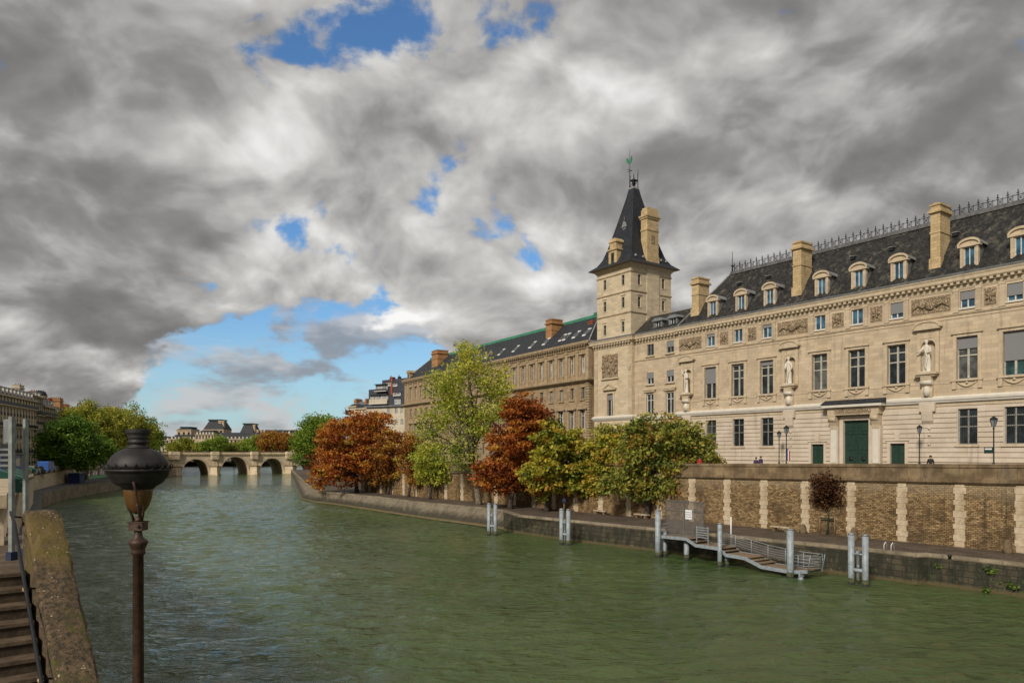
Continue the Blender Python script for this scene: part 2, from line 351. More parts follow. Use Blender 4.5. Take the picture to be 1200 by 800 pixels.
def quayface_mat():                     # algae-stained river wall
    m, n, b, o = mat('algae_stained_river_wall'); V, x, y, z = wallcoord(n); O = n.new('ShaderNodeTexCoord').outputs['Object']
    bt = n.new('ShaderNodeTexBrick'); n.put(bt.inputs['Vector'], V); bt.inputs['Scale'].default_value = 1.0
    bt.inputs['Brick Width'].default_value = 1.3; bt.inputs['Row Height'].default_value = 0.45; bt.inputs['Mortar Size'].default_value = 0.03
    bt.inputs['Color1'].default_value = (.042, .036, .020, 1); bt.inputs['Color2'].default_value = (.075, .060, .036, 1); bt.inputs['Mortar'].default_value = (.02, .018, .012, 1)
    st = n.noise(n.scale(O, (1.2, 1.2, 0.3)), 1.4, 6, 0.65)
    col = n.mix(n.maprange(st, 0.40, 0.60), bt.outputs[0], (.020, .019, .010))
    col = n.mix(n.math('MULTIPLY', n.maprange(n.noise(O, 1.7, 5, .7), 0.60, 0.72), 0.6), col, (.22, .18, .12))
    ml = n.math('MULTIPLY', n.maprange(n.noise(O, 2.4, 4, .7), 0.58, 0.66), n.maprange(z, 2.0, 0.6))
    col = n.mix(ml, col, (.05, .085, .015))
    line = n.maprange(n.math('ADD', z, n.math('MULTIPLY', n.noise(O, 3, 3, .6), .2)), 0.45, 0.30)
    col = n.mix(n.math('MULTIPLY', line, 0.8), col, (.11, .085, .035))
    n.put(b.inputs['Base Color'], col); b.inputs['Roughness'].default_value = 0.8
    bump(n, b, n.math('SUBTRACT', n.noise(O, 5, 5, .6), bt.outputs['Fac']), 0.8, 0.06); return m
M['quayface'] = quayface_mat()

def batter_mat():
    m, n, b, o = mat('sloping_river_wall'); V, x, y, z = wallcoord(n); O = n.new('ShaderNodeTexCoord').outputs['Object']
    j = n.noise(O, 1.1, 5, 0.6); zz = n.math('ADD', z, n.math('MULTIPLY', n.math('SUBTRACT', j, .5), 1.3))
    col = n.mix(n.maprange(zz, 0.7, 1.7), (.045, .038, .024), (.20, .165, .115))
    sx = n.noise(n.scale(O, (2.2, 0.5, 0.5)), 1.2, 4, 0.6); col = n.mix(n.math('MULTIPLY', n.maprange(sx, .5, .62), .6), col, (.07, .06, .04))
    col = n.mix(n.math('MULTIPLY', n.maprange(z, .42, .30), .9), col, (.17, .13, .055)); col = n.mix(n.maprange(z, .14, .08), col, (.02, .02, .01))
    bt = n.new('ShaderNodeTexBrick'); n.put(bt.inputs['Vector'], V); bt.inputs['Scale'].default_value = 1.0; bt.inputs['Brick Width'].default_value = .8; bt.inputs['Row Height'].default_value = .3; bt.inputs['Mortar Size'].default_value = .012
    bt.inputs['Color1'].default_value = (.85, .85, .85, 1); bt.inputs['Color2'].default_value = (1.1, 1.1, 1.1, 1); bt.inputs['Mortar'].default_value = (.6, .6, .6, 1)
    col = n.mix(1.0, col, bt.outputs[0], 'MULTIPLY'); n.put(b.inputs['Base Color'], col); b.inputs['Roughness'].default_value = .85
    bump(n, b, n.noise(O, 4, 5, .6), .6, .05); return m
M['batter'] = batter_mat()

def water_mat():
    m, n, b, o = mat('river_water'); G = n.new('ShaderNodeNewGeometry').outputs['Position']
    b.inputs['IOR'].default_value = 1.333; b.inputs['Roughness'].default_value = 0.06
    big = n.noise(G, 0.045, 4, 0.6)
    col = n.mix(n.maprange(big, 0.35, 0.65), (.050, .080, .026), (.074, .106, .038))
    n.put(b.inputs['Base Color'], col)
    w1 = n.noise(n.scale(G, (0.6, 1.0, 1)), 0.75, 3, 0.5, 0.4)
    w2 = n.noise(n.scale(G, (0.5, 1.0, 1)), 2.1, 4, 0.55, 0.5)
    w3 = n.noise(n.scale(G, (0.6, 1.0, 1)), 6.0, 3, 0.55)
    patch = n.maprange(n.noise(G, 0.07, 3, 0.6), 0.35, 0.65, 0.7, 1.2)
    h = n.math('MULTIPLY', n.math('ADD', n.math('MULTIPLY', w1, 0.30), n.math('ADD', n.math('MULTIPLY', w2, 0.19), n.math('MULTIPLY', w3, 0.045))), patch)
    bump(n, b, h, 1.0, 1.35); return m
M['water'] = water_mat()

def leaf_mat(name, stops, trans=0.45):
    m = bpy.data.materials.new(name); m.use_nodes = True; m.node_tree.nodes.clear(); n = NT(m.node_tree)
    at = n.new('ShaderNodeAttribute'); at.attribute_name = 'tint'
    cr = n.new('ShaderNodeValToRGB'); n.put(cr.inputs[0], at.outputs['Fac'])
    els = cr.color_ramp.elements
    els[0].position = stops[0][0]; els[0].color = tuple(stops[0][1]) + (1,)
    els[1].position = stops[-1][0]; els[1].color = tuple(stops[-1][1]) + (1,)
    for p_, c_ in stops[1:-1]: e = els.new(p_); e.color = tuple(c_) + (1,)
    d = n.new('ShaderNodeBsdfPrincipled'); n.put(d.inputs['Base Color'], cr.outputs[0]); d.inputs['Roughness'].default_value = 0.6; d.inputs['Specular IOR Level'].default_value = 0.25
    t = n.new('ShaderNodeBsdfTranslucent'); n.put(t.inputs[0], cr.outputs[0])
    mx = n.new('ShaderNodeMixShader'); mx.inputs[0].default_value = trans
    n.l.new(d.outputs[0], mx.inputs[1]); n.l.new(t.outputs[0], mx.inputs[2])
    o = n.new('ShaderNodeOutputMaterial'); n.l.new(mx.outputs[0], o.inputs[0]); return m
M['L_red'] = leaf_mat('rust_red_chestnut_leaves', [(0, (.12, .034, .014)), (.3, (.40, .11, .026)), (.6, (.60, .21, .038)), (.85, (.64, .32, .055)), (1, (.50, .40, .07))])
M['L_orange'] = leaf_mat('orange_brown_leaves', [(0, (.09, .034, .016)), (.35, (.34, .115, .028)), (.7, (.54, .25, .045)), (1, (.48, .44, .07))])
M['L_lime'] = leaf_mat('yellow_green_plane_leaves', [(0, (.08, .14, .018)), (.3, (.26, .36, .04)), (.65, (.52, .54, .08)), (1, (.64, .58, .11))])
M['L_yellowgreen'] = leaf_mat('turning_chestnut_leaves', [(0, (.04, .06, .014)), (.3, (.20, .25, .03)), (.55, (.48, .48, .06)), (.85, (.62, .52, .08)), (1, (.52, .27, .05))])
M['L_olive'] = leaf_mat('olive_and_brown_leaves', [(0, (.05, .07, .018)), (.3, (.19, .24, .04)), (.6, (.40, .42, .08)), (.88, (.50, .42, .09)), (1, (.44, .22, .05))])
M['L_green'] = leaf_mat('dark_green_leaves', [(0, (.035, .075, .012)), (.5, (.12, .23, .028)), (1, (.26, .38, .055))])
M['L_yg2'] = leaf_mat('yellowing_leaves', [(0, (.09, .13, .018)), (.5, (.34, .38, .05)), (1, (.56, .48, .09))])
M['L_fargreen'] = leaf_mat('bright_green_leaves', [(0, (.06, .12, .016)), (.5, (.22, .34, .04)), (1, (.42, .48, .08))])
M['L_brown'] = leaf_mat('dark_reddish_leaves', [(0, (0.036, 0.017, 0.012)), (.5, (0.120, 0.054, 0.026)), (1, (0.240, 0.120, 0.054))])

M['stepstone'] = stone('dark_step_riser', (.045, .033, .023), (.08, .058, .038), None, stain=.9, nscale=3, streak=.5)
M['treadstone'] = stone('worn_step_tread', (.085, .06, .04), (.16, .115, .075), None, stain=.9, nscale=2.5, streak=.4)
M['tidemark'] = plain('green_brown_tide_mark', (.07, .075, .035), .8, 0, .6, 6)
M['darklead'] = plain('dark_lead', (.12, .12, .12), .6, .1, .4, 2)
M['palesteel'] = plain('pale_grey_post_paint', (.25, .27, .255), .5, .1, .3, 6)

# ------------------------------------------------------------------ mesh builder
class MB:
    def __init__(s): s.v = []; s.f = []; s.m = []; s.mats = []; s.sm = []
    def mi(s, m):
        if m not in s.mats: s.mats.append(m)
        return s.mats.index(m)
    def face(s, pts, m, smooth=False):
        i = len(s.v); s.v += [tuple(p) for p in pts]; s.f.append(tuple(range(i, i + len(pts)))); s.m.append(s.mi(m)); s.sm.append(smooth)
    def box(s, x0, x1, y0, y1, z0, z1, m):
        if x0 > x1: x0, x1 = x1, x0
        if y0 > y1: y0, y1 = y1, y0
        if z0 > z1: z0, z1 = z1, z0
        i = len(s.v); s.v += [(x0, y0, z0), (x1, y0, z0), (x1, y1, z0), (x0, y1, z0), (x0, y0, z1), (x1, y0, z1), (x1, y1, z1), (x0, y1, z1)]
        k = s.mi(m)
        for f in ((0, 3, 2, 1), (4, 5, 6, 7), (0, 1, 5, 4), (1, 2, 6, 5), (2, 3, 7, 6), (3, 0, 4, 7)):
            s.f.append(tuple(i + q for q in f)); s.m.append(k); s.sm.append(False)
    def prism(s, poly, z0, z1, m, mtop=None):       # poly ccw in xy; z0/z1 may be lists
        n = len(poly); zb = z0 if isinstance(z0, (list, tuple)) else [z0] * n; zt = z1 if isinstance(z1, (list, tuple)) else [z1] * n
        for a in range(n):
            c = (a + 1) % n
            s.face([(poly[a][0], poly[a][1], zb[a]), (poly[c][0], poly[c][1], zb[c]), (poly[c][0], poly[c][1], zt[c]), (poly[a][0], poly[a][1], zt[a])], m)
        s.face([(p[0], p[1], z) for p, z in zip(poly, zt)], mtop or m)
        s.face([(p[0], p[1], z) for p, z in list(zip(poly, zb))[::-1]], m)
    def extrude_x(s, prof, x0, x1, m):              # prof in (y,z), ccw seen from +x
        n = len(prof)
        for a in range(n):
            c = (a + 1) % n
            s.face([(x0, *prof[a]), (x1, *prof[a]), (x1, *prof[c]), (x0, *prof[c])], m)
        s.face([(x0, *p) for p in prof], m); s.face([(x1, *p) for p in prof[::-1]], m)
    def extrude_y(s, prof, y0, y1, m, smooth=False):              # prof in (x,z)
        n = len(prof)
        for a in range(n):
            c = (a + 1) % n
            s.face([(prof[a][0], y0, prof[a][1]), (prof[c][0], y0, prof[c][1]), (prof[c][0], y1, prof[c][1]), (prof[a][0], y1, prof[a][1])], m, smooth)
        s.face([(p[0], y0, p[1]) for p in prof], m); s.face([(p[0], y1, p[1]) for p in prof[::-1]], m)
    def sweep(s, path, prof, m, dz=None, thr=1e9, caps=True):
        # path: list of xy; prof: list of (out, z) with out measured to the RIGHT of travel
        n = len(path); offs = []
        for i in range(n):
            d = []
            if i > 0: a = Vector(path[i]) - Vector(path[i - 1]); d.append(a.normalized())
            if i < n - 1: a = Vector(path[i + 1]) - Vector(path[i]); d.append(a.normalized())
            nn = [Vector((q.y, -q.x)) for q in d]
            if len(nn) == 1: offs.append(nn[0])
            else:
                b = (nn[0] + nn[1]).normalized(); offs.append(b / max(0.35, b.dot(nn[0])))
        rings = []
        for i in range(n):
            sh = dz[i] if dz else 0.0
            rings.append([(path[i][0] + offs[i].x * o_, path[i][1] + offs[i].y * o_, z_ + (sh if z_ > thr else 0)) for o_, z_ in prof])
        k = len(prof)
        for i in range(n - 1):
            for j in range(k):
                q = (j + 1) % k
                s.face([rings[i][j], rings[i + 1][j], rings[i + 1][q], rings[i][q]], m)
        if caps: s.face(rings[0], m); s.face(rings[-1][::-1], m)
    def tube(s, pts, rad, n, m, caps=True, smooth=True):
        pts = [Vector(p) for p in pts]
        if not isinstance(rad, (list, tuple)): rad = [rad] * len(pts)
        k = s.mi(m); base = len(s.v); ref = None
        for i, p in enumerate(pts):
            t = (pts[min(i + 1, len(pts) - 1)] - pts[max(i - 1, 0)]).normalized()
            if ref is None: ref = t.orthogonal().normalized()
            ref = (ref - t * ref.dot(t))
            if ref.length < 1e-4: ref = t.orthogonal()
            ref.normalize(); b = t.cross(ref)
            for j in range(n):
                a = 2 * pi * j / n; q = p + (ref * cos(a) + b * sin(a)) * rad[i]; s.v.append(tuple(q))
        for i in range(len(pts) - 1):
            for j in range(n):
                a = base + i * n + j; c = base + i * n + (j + 1) % n
                s.f.append((a, c, c + n, a + n)); s.m.append(k); s.sm.append(smooth)
        if caps:
            s.f.append(tuple(base + j for j in range(n))[::-1]); s.m.append(k); s.sm.append(False)
            e = base + (len(pts) - 1) * n; s.f.append(tuple(e + j for j in range(n))); s.m.append(k); s.sm.append(False)
    def lathe(s, prof, n, m, c=(0, 0), sx=1.0, sy=1.0, smooth=True, phase=0.0):      # prof (r,z) bottom to top
        k = s.mi(m); base = len(s.v)
        for r, z in prof:
            for j in range(n):
                a = 2 * pi * j / n + phase; s.v.append((c[0] + r * cos(a) * sx, c[1] + r * sin(a) * sy, z))
        for i in range(len(prof) - 1):
            for j in range(n):
                a = base + i * n + j; q = base + i * n + (j + 1) % n
                s.f.append((a, q, q + n, a + n)); s.m.append(k); s.sm.append(smooth)
        s.f.append(tuple(base + j for j in range(n))[::-1]); s.m.append(k); s.sm.append(False)
        e = base + (len(prof) - 1) * n; s.f.append(tuple(e + j for j in range(n))); s.m.append(k); s.sm.append(False)
    def wall(s, x0, x1, z0, z1, ops, y, depth, m, back=None, axis='x'):
        # a wall face in plane y (normal -y) with rectangular openings (xa,xb,za,zb) and reveals going to +y
        xs = sorted(set([x0, x1] + [q for o_ in ops for q in o_[:2] if x0 < q < x1])); zs = sorted(set([z0, z1] + [q for o_ in ops for q in o_[2:4] if z0 < q < z1]))
        def P(x, yy, z): return (x, yy, z) if axis == 'x' else (yy, x, z)
        for i in range(len(xs) - 1):
            # merge vertical runs
            run = None
            for j in range(len(zs) - 1):
                cx = (xs[i] + xs[i + 1]) / 2; cz = (zs[j] + zs[j + 1]) / 2
                hole = any(o_[0] < cx < o_[1] and o_[2] < cz < o_[3] for o_ in ops)
                if not hole: run = (run[0], zs[j + 1]) if run else (zs[j], zs[j + 1])
                if (hole or j == len(zs) - 2) and run:
                    s.face([P(xs[i], y, run[0]), P(xs[i + 1], y, run[0]), P(xs[i + 1], y, run[1]), P(xs[i], y, run[1])], m); run = None
        for (a, b_, c, d) in ops:
            yb = y + depth
            s.face([P(a, y, c), P(a, yb, c), P(a, yb, d), P(a, y, d)], m); s.face([P(b_, y, d), P(b_, yb, d), P(b_, yb, c), P(b_, y, c)], m)
            s.face([P(a, y, d), P(a, yb, d), P(b_, yb, d), P(b_, y, d)], m); s.face([P(b_, y, c), P(b_, yb, c), P(a, yb, c), P(a, y, c)], m)
    def build(s, name, parent=None, loc=None, rz=None):
        me = bpy.data.meshes.new(name); me.from_pydata(s.v, [], s.f)
        for mm in s.mats: me.materials.append(M[mm] if isinstance(mm, str) else mm)
        me.polygons.foreach_set('material_index', s.m); me.polygons.foreach_set('use_smooth', s.sm); me.update()
        o = bpy.data.objects.new(name, me); COL.objects.link(o)
        if parent: o.parent = parent
        if loc: o.location = loc
        if rz is not None: o.rotation_euler = (0, 0, rz)
        return o

def tag(o, label, cat, group=None):
    o['label'] = label; o['category'] = cat
    if group: o['group'] = group
    return o
def empty(name, loc=(0, 0, 0), rz=0.0, label=None, cat=None, group=None):
    o = bpy.data.objects.new(name, None); COL.objects.link(o); o.location = loc; o.rotation_euler = (0, 0, rz); o.empty_display_size = 0.5
    if label: tag(o, label, cat, group)
    return o
def struct(o): o['kind'] = 'structure'; return o
CH = {}
def kids(o): return [c for c in bpy.data.objects if c.parent == o]
def copy_tree(o, label=None, loc=None, rz=None, parent=None):
    c = o.copy(); COL.objects.link(c)
    if parent: c.parent = parent
    if label: c['label'] = label
    if loc is not None: c.location = loc
    if rz is not None: c.rotation_euler = (0, 0, rz)
    for k in kids(o):
        copy_tree(k, parent=c)
    return c
def at(px, py, z=None, Y=None):          # a picture point to the world, on a level z or at a depth Y
    if Y is None: Y = F * (HC - z) / (py - HZ)
    return Vector(((px - 600) / F * Y, Y, HC - (py - HZ) * Y / F))
# ================================================================== SETTING
QA = radians(-55.0); QO = Vector((53.3, 66.1, 0)); QX = Vector((cos(QA), sin(QA), 0)); QY = Vector((-sin(QA), cos(QA), 0))
def q(v): d = Vector((v[0], v[1], 0)) - QO; return (d.dot(QX), d.dot(QY))
def qw(x, y, z=0.0): p = QO + QX * x + QY * y; return Vector((p.x, p.y, z))
def qpx(px, py, z): return q(at(px, py, z))
def tx(px, y=0.0):                       # local x where picture column px meets the facade plane at local depth y
    r = (px - 600) / F; p = QO + QY * y
    return (p.x - p.y * r) / (QX.y * r - QX.x)
def zat(px, py, y=0.0):
    x = tx(px, y); Y = (QO + QY * y + QX * x).y
    return HC - (py - HZ) * Y / F
def street_z(x): return 8.12 + max(-1.0, min(0.0, (x if x < 0 else 0) * 0.0115))

# --- water
def wave_grid():
    gx0, gx1, gy0, gy1, dd = -150.0, 50.0, 4.0, 235.0, 0.34
    nx, ny = int((gx1 - gx0) / dd), int((gy1 - gy0) / dd); xs = np.linspace(gx0, gx1, nx + 1); ys = np.linspace(gy0, gy1, ny + 1)
    X, Y = np.meshgrid(xs, ys); Z = np.zeros_like(X); rg = np.random.default_rng(4)
    for i in range(56):
        lam = 1.15 * (3.6 / 1.15) ** rg.random(); th = radians(96) + rg.normal(0, .55); kk = 2 * pi / lam
        Z += (.0031 * lam) * np.sin(kk * (X * cos(th) + Y * sin(th)) + rg.uniform(0, 6.28))
    env = .55 + .45 * np.sin(X * .045 + 1.3 * np.sin(Y * .031)) * np.sin(Y * .052 + X * .018); Z = Z * (.75 + .4 * env)
    Z = np.where(Z > 0, Z * 1.25, Z * .8)
    edge = np.minimum.reduce([(X - gx0) / 12, (gx1 - X) / 12, (Y - gy0) / 3, (gy1 - Y) / 110]); Z *= np.clip(edge, 0, 1)
    n = X.size; v = np.stack([X, Y, Z], -1).reshape(-1, 3).astype(np.float32)
    idx = np.arange(n).reshape(ny + 1, nx + 1); q4 = np.stack([idx[:-1, :-1], idx[:-1, 1:], idx[1:, 1:], idx[1:, :-1]], -1).reshape(-1, 4).astype(np.int32)
    B = 2500.0; ring = [(-B, -60), (B, -60), (B, 4000), (-B, 4000), (gx0, gy0), (gx1, gy0), (gx1, gy1), (gx0, gy1)]
    v = np.vstack([v, np.array([(a, b, 0) for a, b in ring], np.float32)]); o = n
    ex = np.array([(o, o + 1, o + 5, o + 4), (o + 1, o + 2, o + 6, o + 5), (o + 2, o + 3, o + 7, o + 6), (o + 3, o, o + 4, o + 7)], np.int32); q4 = np.vstack([q4, ex]); m_ = len(q4)
    me = bpy.data.meshes.new('water'); me.vertices.add(len(v)); me.vertices.foreach_set('co', v.ravel()); me.loops.add(4 * m_); me.loops.foreach_set('vertex_index', q4.ravel())
    me.polygons.add(m_); me.polygons.foreach_set('loop_start', np.arange(0, 4 * m_, 4, dtype=np.int32)); me.polygons.foreach_set('loop_total', np.full(m_, 4, np.int32)); me.polygons.foreach_set('use_smooth', np.ones(m_, bool))
    me.update(calc_edges=True); me.materials.append(M['water']); o = bpy.data.objects.new('water', me); COL.objects.link(o); struct(o)
wave_grid()
mb = MB(); mb.face([(-3000, 560, 1.0), (3000, 560, 1.0), (3000, 4500, 8.0), (-3000, 4500, 8.0)], 'farland')
mb.face([(-3000, 560, -2), (3000, 560, -2), (3000, 560, 1.0), (-3000, 560, 1.0)], 'farland'); struct(mb.build('far_ground'))

# --- right bank: lower quay
wl = [qpx(*p, 0.0) for p in [(353, 585), (368, 589), (390, 591.3), (420, 596), (440, 599), (490, 607), (560, 616.5), (590, 621), (603, 624), (654, 632), (768, 646)]]
tl = [qpx(*p, 2.3) for p in [(365, 574), (376, 576), (400, 577.5), (420, 579.8), (440, 581.5), (490, 588), (560, 594), (590, 598), (607, 603.5), (657, 608.3)]]
water_near = [(-9, -25.3), (-3.8, -25.0), (-3.4, -24.2), (2.7, -23.9), (22, -23.2)]
edge_w = [q(at(341, 555, 0))] + wl + water_near
edge_t = [q(at(341, 550, 2.3))] + tl + [(wl[-1][0], wl[-1][1] + 0.1)] + [(a, b + 0.1) for a, b in water_near]
wallp_px = [(430, 576), (455, 578.3), (490, 581.8), (554, 587.2), (615, 593.0), (690, 600.5)]
wb = [qpx(*p, 2.3) for p in wallp_px] + [(-26.3, -18.1), (0.6, -17.6), (22, -17.2)]
x0_, y0_ = wb[0]
bend = [(x0_ - 34, y0_ + 32), (x0_ - 24, y0_ + 17), (x0_ - 15, y0_ + 7), (x0_ - 8, y0_ + 2.0)]
wallpath = bend + wb
mb = MB()
top = edge_t + wallpath[::-1]
# promenade top as strips between edge and wall
def interp(poly, x):
    for a, b in zip(poly, poly[1:]):
        if a[0] <= x <= b[0]: f_ = (x - a[0]) / max(1e-6, b[0] - a[0]); return a[1] + (b[1] - a[1]) * f_
    return poly[0][1] if x < poly[0][0] else poly[-1][1]
xs = sorted(set([round(a[0], 3) for a in edge_t[1:]] + [round(a[0], 3) for a in wallpath if a[0] > edge_t[1][0]]))
for a, b in zip(xs, xs[1:]):
    mb.face([(a, interp(edge_t, a), 2.3), (b, interp(edge_t, b), 2.3), (b, interp(wallpath, b) + 0.5, 2.3), (a, interp(wallpath, a) + 0.5, 2.3)], 'cobble')
e0, e1 = edge_t[0], edge_t[1]
mb.face([(e0[0], e0[1], 2.3), (e1[0], e1[1], 2.3), (e1[0], interp(wallpath, e1[0]) + .5, 2.3), (e1[0], 60, 2.3), (e0[0], 75, 2.3)], 'cobble')
for i in range(len(edge_w) - 1):
    a, b = edge_w[i], edge_w[i + 1]; j = min(i, len(edge_t) - 2); c, d = edge_t[j], edge_t[j + 1]
    if len(edge_t) != len(edge_w):
        pass
    fm = 'batter' if i < 8 else 'quayface'
    mb.face([(a[0], a[1], -1.5), (b[0], b[1], -1.5), (b[0], b[1], 0.25), (a[0], a[1], 0.25)], fm)
    mb.face([(a[0], a[1], 0.25), (b[0], b[1], 0.25), (d[0], d[1], 2.3), (c[0], c[1], 2.3)], fm)
RQ = struct(mb.build('lower_quay', None, QO, QA))
assert len(edge_w) == len(edge_t), (len(edge_w), len(edge_t))
mb = MB(); mb.sweep([(a, b + 0.02) for a, b in edge_t], [(0.07, 2.06), (0.07, 2.34), (-0.55, 2.34), (-0.55, 2.06)], 'kerb'); struct(mb.build('lower_quay_kerb', None, QO, QA))

# --- right bank street
mb = MB()
sp = [(a, b + 0.2) for a, b in wallpath]
for a, b in zip(sp, sp[1:]):
    mb.face([(a[0], a[1], street_z(a[0])), (b[0], b[1], street_z(b[0])), (b[0], 2, street_z(b[0])), (a[0], 2, street_z(a[0]))], 'asphalt')
struct(mb.build('street', None, QO, QA))
mb = MB()
mb.prism([(-151.9, 2), (22, 2), (22, 400), (-151.9, 400)], [3, 6, 6, 3], [7.0, 8.1, 8.1, 7.0], 'asphalt')
mb.prism([(-345, 75), (-345, 52), (-165, 1.0), (-152, 2.1), (-152, 75)], 2.0, 6.0, 'asphalt')
struct(mb.build('city_ground', None, QO, QA))
mb = MB()
for (a, b) in ((-70, -40), (-40, -10), (-10, 22)):
    mb.prism([(a, -3.0), (b, -3.0), (b, 0.2), (a, 0.2)], 7.0, [street_z(a) + .12, street_z(b) + .12, street_z(b) + .12, street_z(a) + .12], 'pave')
struct(mb.build('pavement', None, QO, QA))

# --- quay wall (a thing)
def drop(x): return street_z(x) - 8.12 - (2.2 * max(0, min(1, (-108 - x) / 25.0)))
dz = [drop(p[0]) for p in wallpath]
qwall = empty('quay_wall', QO, QA, 'long brown rubble quay wall with pale stone piers under the court building', 'quay wall')
mb = MB(); mb.sweep(wallpath, [(0.0, 1.6), (0.0, 7.45), (-0.6, 7.45), (-0.6, 1.6)], 'rubble', dz, 5); mb.build('rubble_face', qwall)
mb = MB(); mb.sweep(wallpath, [(-0.2, 7.45), (0.10, 7.45), (0.28, 7.62), (0.30, 7.88), (0.06, 7.96), (-0.3, 7.96)], 'cap', dz, 5); mb.build('cordon', qwall)
mb = MB(); mb.sweep(wallpath, [(0.03, 7.9), (0.03, 8.84), (-0.38, 8.84), (-0.38, 7.9)], 'cap', dz, 5); mb.build('parapet', qwall)
mb = MB(); mb.sweep(wallpath, [(0.12, 8.84), (0.12, 9.08), (0.02, 9.13), (-0.42, 9.13), (-0.47, 8.84)], 'cap', dz, 5); mb.build('coping', qwall)
pier_px = [1290, 1196, 1124, 1057, 998, 945, 897, 855, 817]
pxs = [tx(p, -17.8) for p in pier_px]
print('pier x', [round(v, 1) for v in pxs])
step = (pxs[1] - pxs[-1]) / 7
while pxs[-1] > wallpath[3][0] + 4: pxs.append(pxs[-1] - step)
rnd = random.Random(3)
for k, px_ in enumerate(pxs):
    # position and direction on the wall
    for a, b in zip(wallpath, wallpath[1:]):
        if a[0] <= px_ <= b[0]:
            f_ = (px_ - a[0]) / (b[0] - a[0]); py_ = a[1] + (b[1] - a[1]) * f_; ang = atan2(b[1] - a[1], b[0] - a[0]); break
    else: continue
    p = MB(); z = 2.1 if px_ < -40 else 2.25; i = 0
    ztop = 7.45 + drop(px_)
    while z < ztop - 0.05:
        h = min(rnd.uniform(0.42, 0.55), ztop - z); wd = (0.47 if i % 2 else 0.365) + rnd.uniform(-0.03, 0.03)
        p.box(-wd, wd + rnd.uniform(-.04, .04), -0.07 - 0.012 * (i % 2), 0.1, z + 0.008, z + h - 0.008, 'quoin'); z += h; i += 1
    p.build('stone_pier', qwall, (px_, py_, 0), ang)

# --- left bank
LW = [(-9.6, 13.6), (-21.7, 31.5), (-48.2, 71), (-70, 106), (-93, 141), (-104, 165), (-114, 190), (-128, 235), (-150, 306)]
LE = [(-13.2, 20.0), (-20.2, 31.0), (-61, 94), (-85, 131), (-94.5, 152), (-104.5, 189), (-119, 235), (-141, 300)]
mb = MB()
for i in range(len(LE) - 1):
    a, b = LE[i], LE[i + 1]
    mb.face([(*a, -1.5), (*b, -1.5), (*b, 2.6), (*a, 2.6)], 'kerb')
poly = LE + LW[::-1]
mb.face([(p[0], p[1], 2.6) for p in poly], 'greycobble')
mb.face([(-141, 300, 2.6), (-150, 306, 2.6), (-150, 306, -1), (-141, 300, -1)], 'kerb')
struct(mb.build('left_lower_quay'))
mb = MB()
def lz(i): return [8.2, 7.9, 7.3, 6.6, 5.9, 5.9, 6.2, 7.0, 8.4][i]
for i in range(len(LW) - 1):
    a, b = LW[i], LW[i + 1]
    mb.face([(a[0], a[1], lz(i)), (b[0], b[1], lz(i + 1)), (b[0] - 300, b[1] - 20, lz(i + 1)), (a[0] - 300, a[1] - 20, lz(i))], 'asphalt')
mb.face([(LW[-1][0], LW[-1][1], lz(8)), (-200, 700, 8), (-1200, 700, 8), (LW[-1][0] - 300, LW[-1][1] - 20, lz(8))], 'asphalt')
struct(mb.build('left_street'))
lw = empty('left_quay_wall', (-93, 141, 2.6), 0, 'long pale left bank quay wall with a pierced parapet, ending by the graffiti', 'quay wall')
mb = MB(); pth = [(a + 93, b - 141) for a, b in LW]; dzl = [lz(i) - 6.0 for i in range(len(LW))]
mb.sweep(pth, [(0, -1.0), (0, 3.1), (-0.6, 3.1), (-0.6, -1.0)], 'parisA', dzl, 2); mb.build('masonry', lw)
mb = MB(); mb.sweep(pth, [(0.15, 3.1), (0.15, 3.3), (-0.5, 3.3), (-0.5, 3.1)], 'cap', dzl, 2); mb.build('cordon', lw)
mb = MB(); mb.sweep(pth, [(0.1, 4.15), (0.1, 4.4), (-0.45, 4.4), (-0.45, 4.15)], 'quoin', dzl, 2); mb.build('coping', lw)
mb = MB()                                            # baluster blocks of the pierced parapet
for i in range(0, len(pth) - 1):
    a, b = Vector(pth[i]), Vector(pth[i + 1]); L = (b - a).length; n_ = int(L / 1.7)
    for k in range(n_):
        c = a + (b - a) * ((k + 0.5) / n_); zz = dzl[i] + (dzl[i + 1] - dzl[i]) * (k + .5) / n_
        dd = (b - a).normalized(); nn = Vector((dd.y, -dd.x))
        c1 = [c - dd * .34 - nn * .3, c + dd * .34 - nn * .3, c + dd * .34 + nn * .05, c - dd * .34 + nn * .05]
        mb.prism([(v.x, v.y) for v in c1], 3.25 + zz, 4.2 + zz, 'quoin')
mb.build('balustrade', lw)

# --- the stone bridge with round arches
BO = Vector((-127, 327, 0)); BA = atan2(.574, .819); BX = Vector((cos(BA), sin(BA), 0)); BY = Vector((-sin(BA), cos(BA), 0))
def bx(px):
    r = (px - 600) / F; return (BO.x - BO.y * r) / (BX.y * r - BX.x)
def bz(px, py): return HC - (py - HZ) * (BO + BX * bx(px)).y / F
br = empty('stone_bridge', BO, BA, 'old stone bridge with round arches and bastioned piers crossing the river', 'bridge')
arches = [(bx(150), bx(197), 6.4), (bx(212), bx(246.5), bz(230, 537.8)), (bx(257.5), bx(293), bz(275, 535)), (bx(303.5), bx(334), bz(319, 536.8)), (bx(346), bx(372), 6.2)]
print('arches', arches)
bl, brt = bx(120), bx(400); ztop = 9.15
mb = MB(); N = 20; Wd = 20.0
def archz(x):
    for a, b, h in arches:
        if a < x < b:
            u = (x - (a + b) / 2) / ((b - a) / 2); return -1.0 + (h + 1.0) * sqrt(max(0, 1 - abs(u) ** 2.3))
    return None
xs_ = [bl]
for a, b, h in arches: xs_ += [a] + [(a + b) / 2 - (b - a) / 2 * cos(pi * k / N) for k in range(1, N)] + [b]
xs_.append(brt)
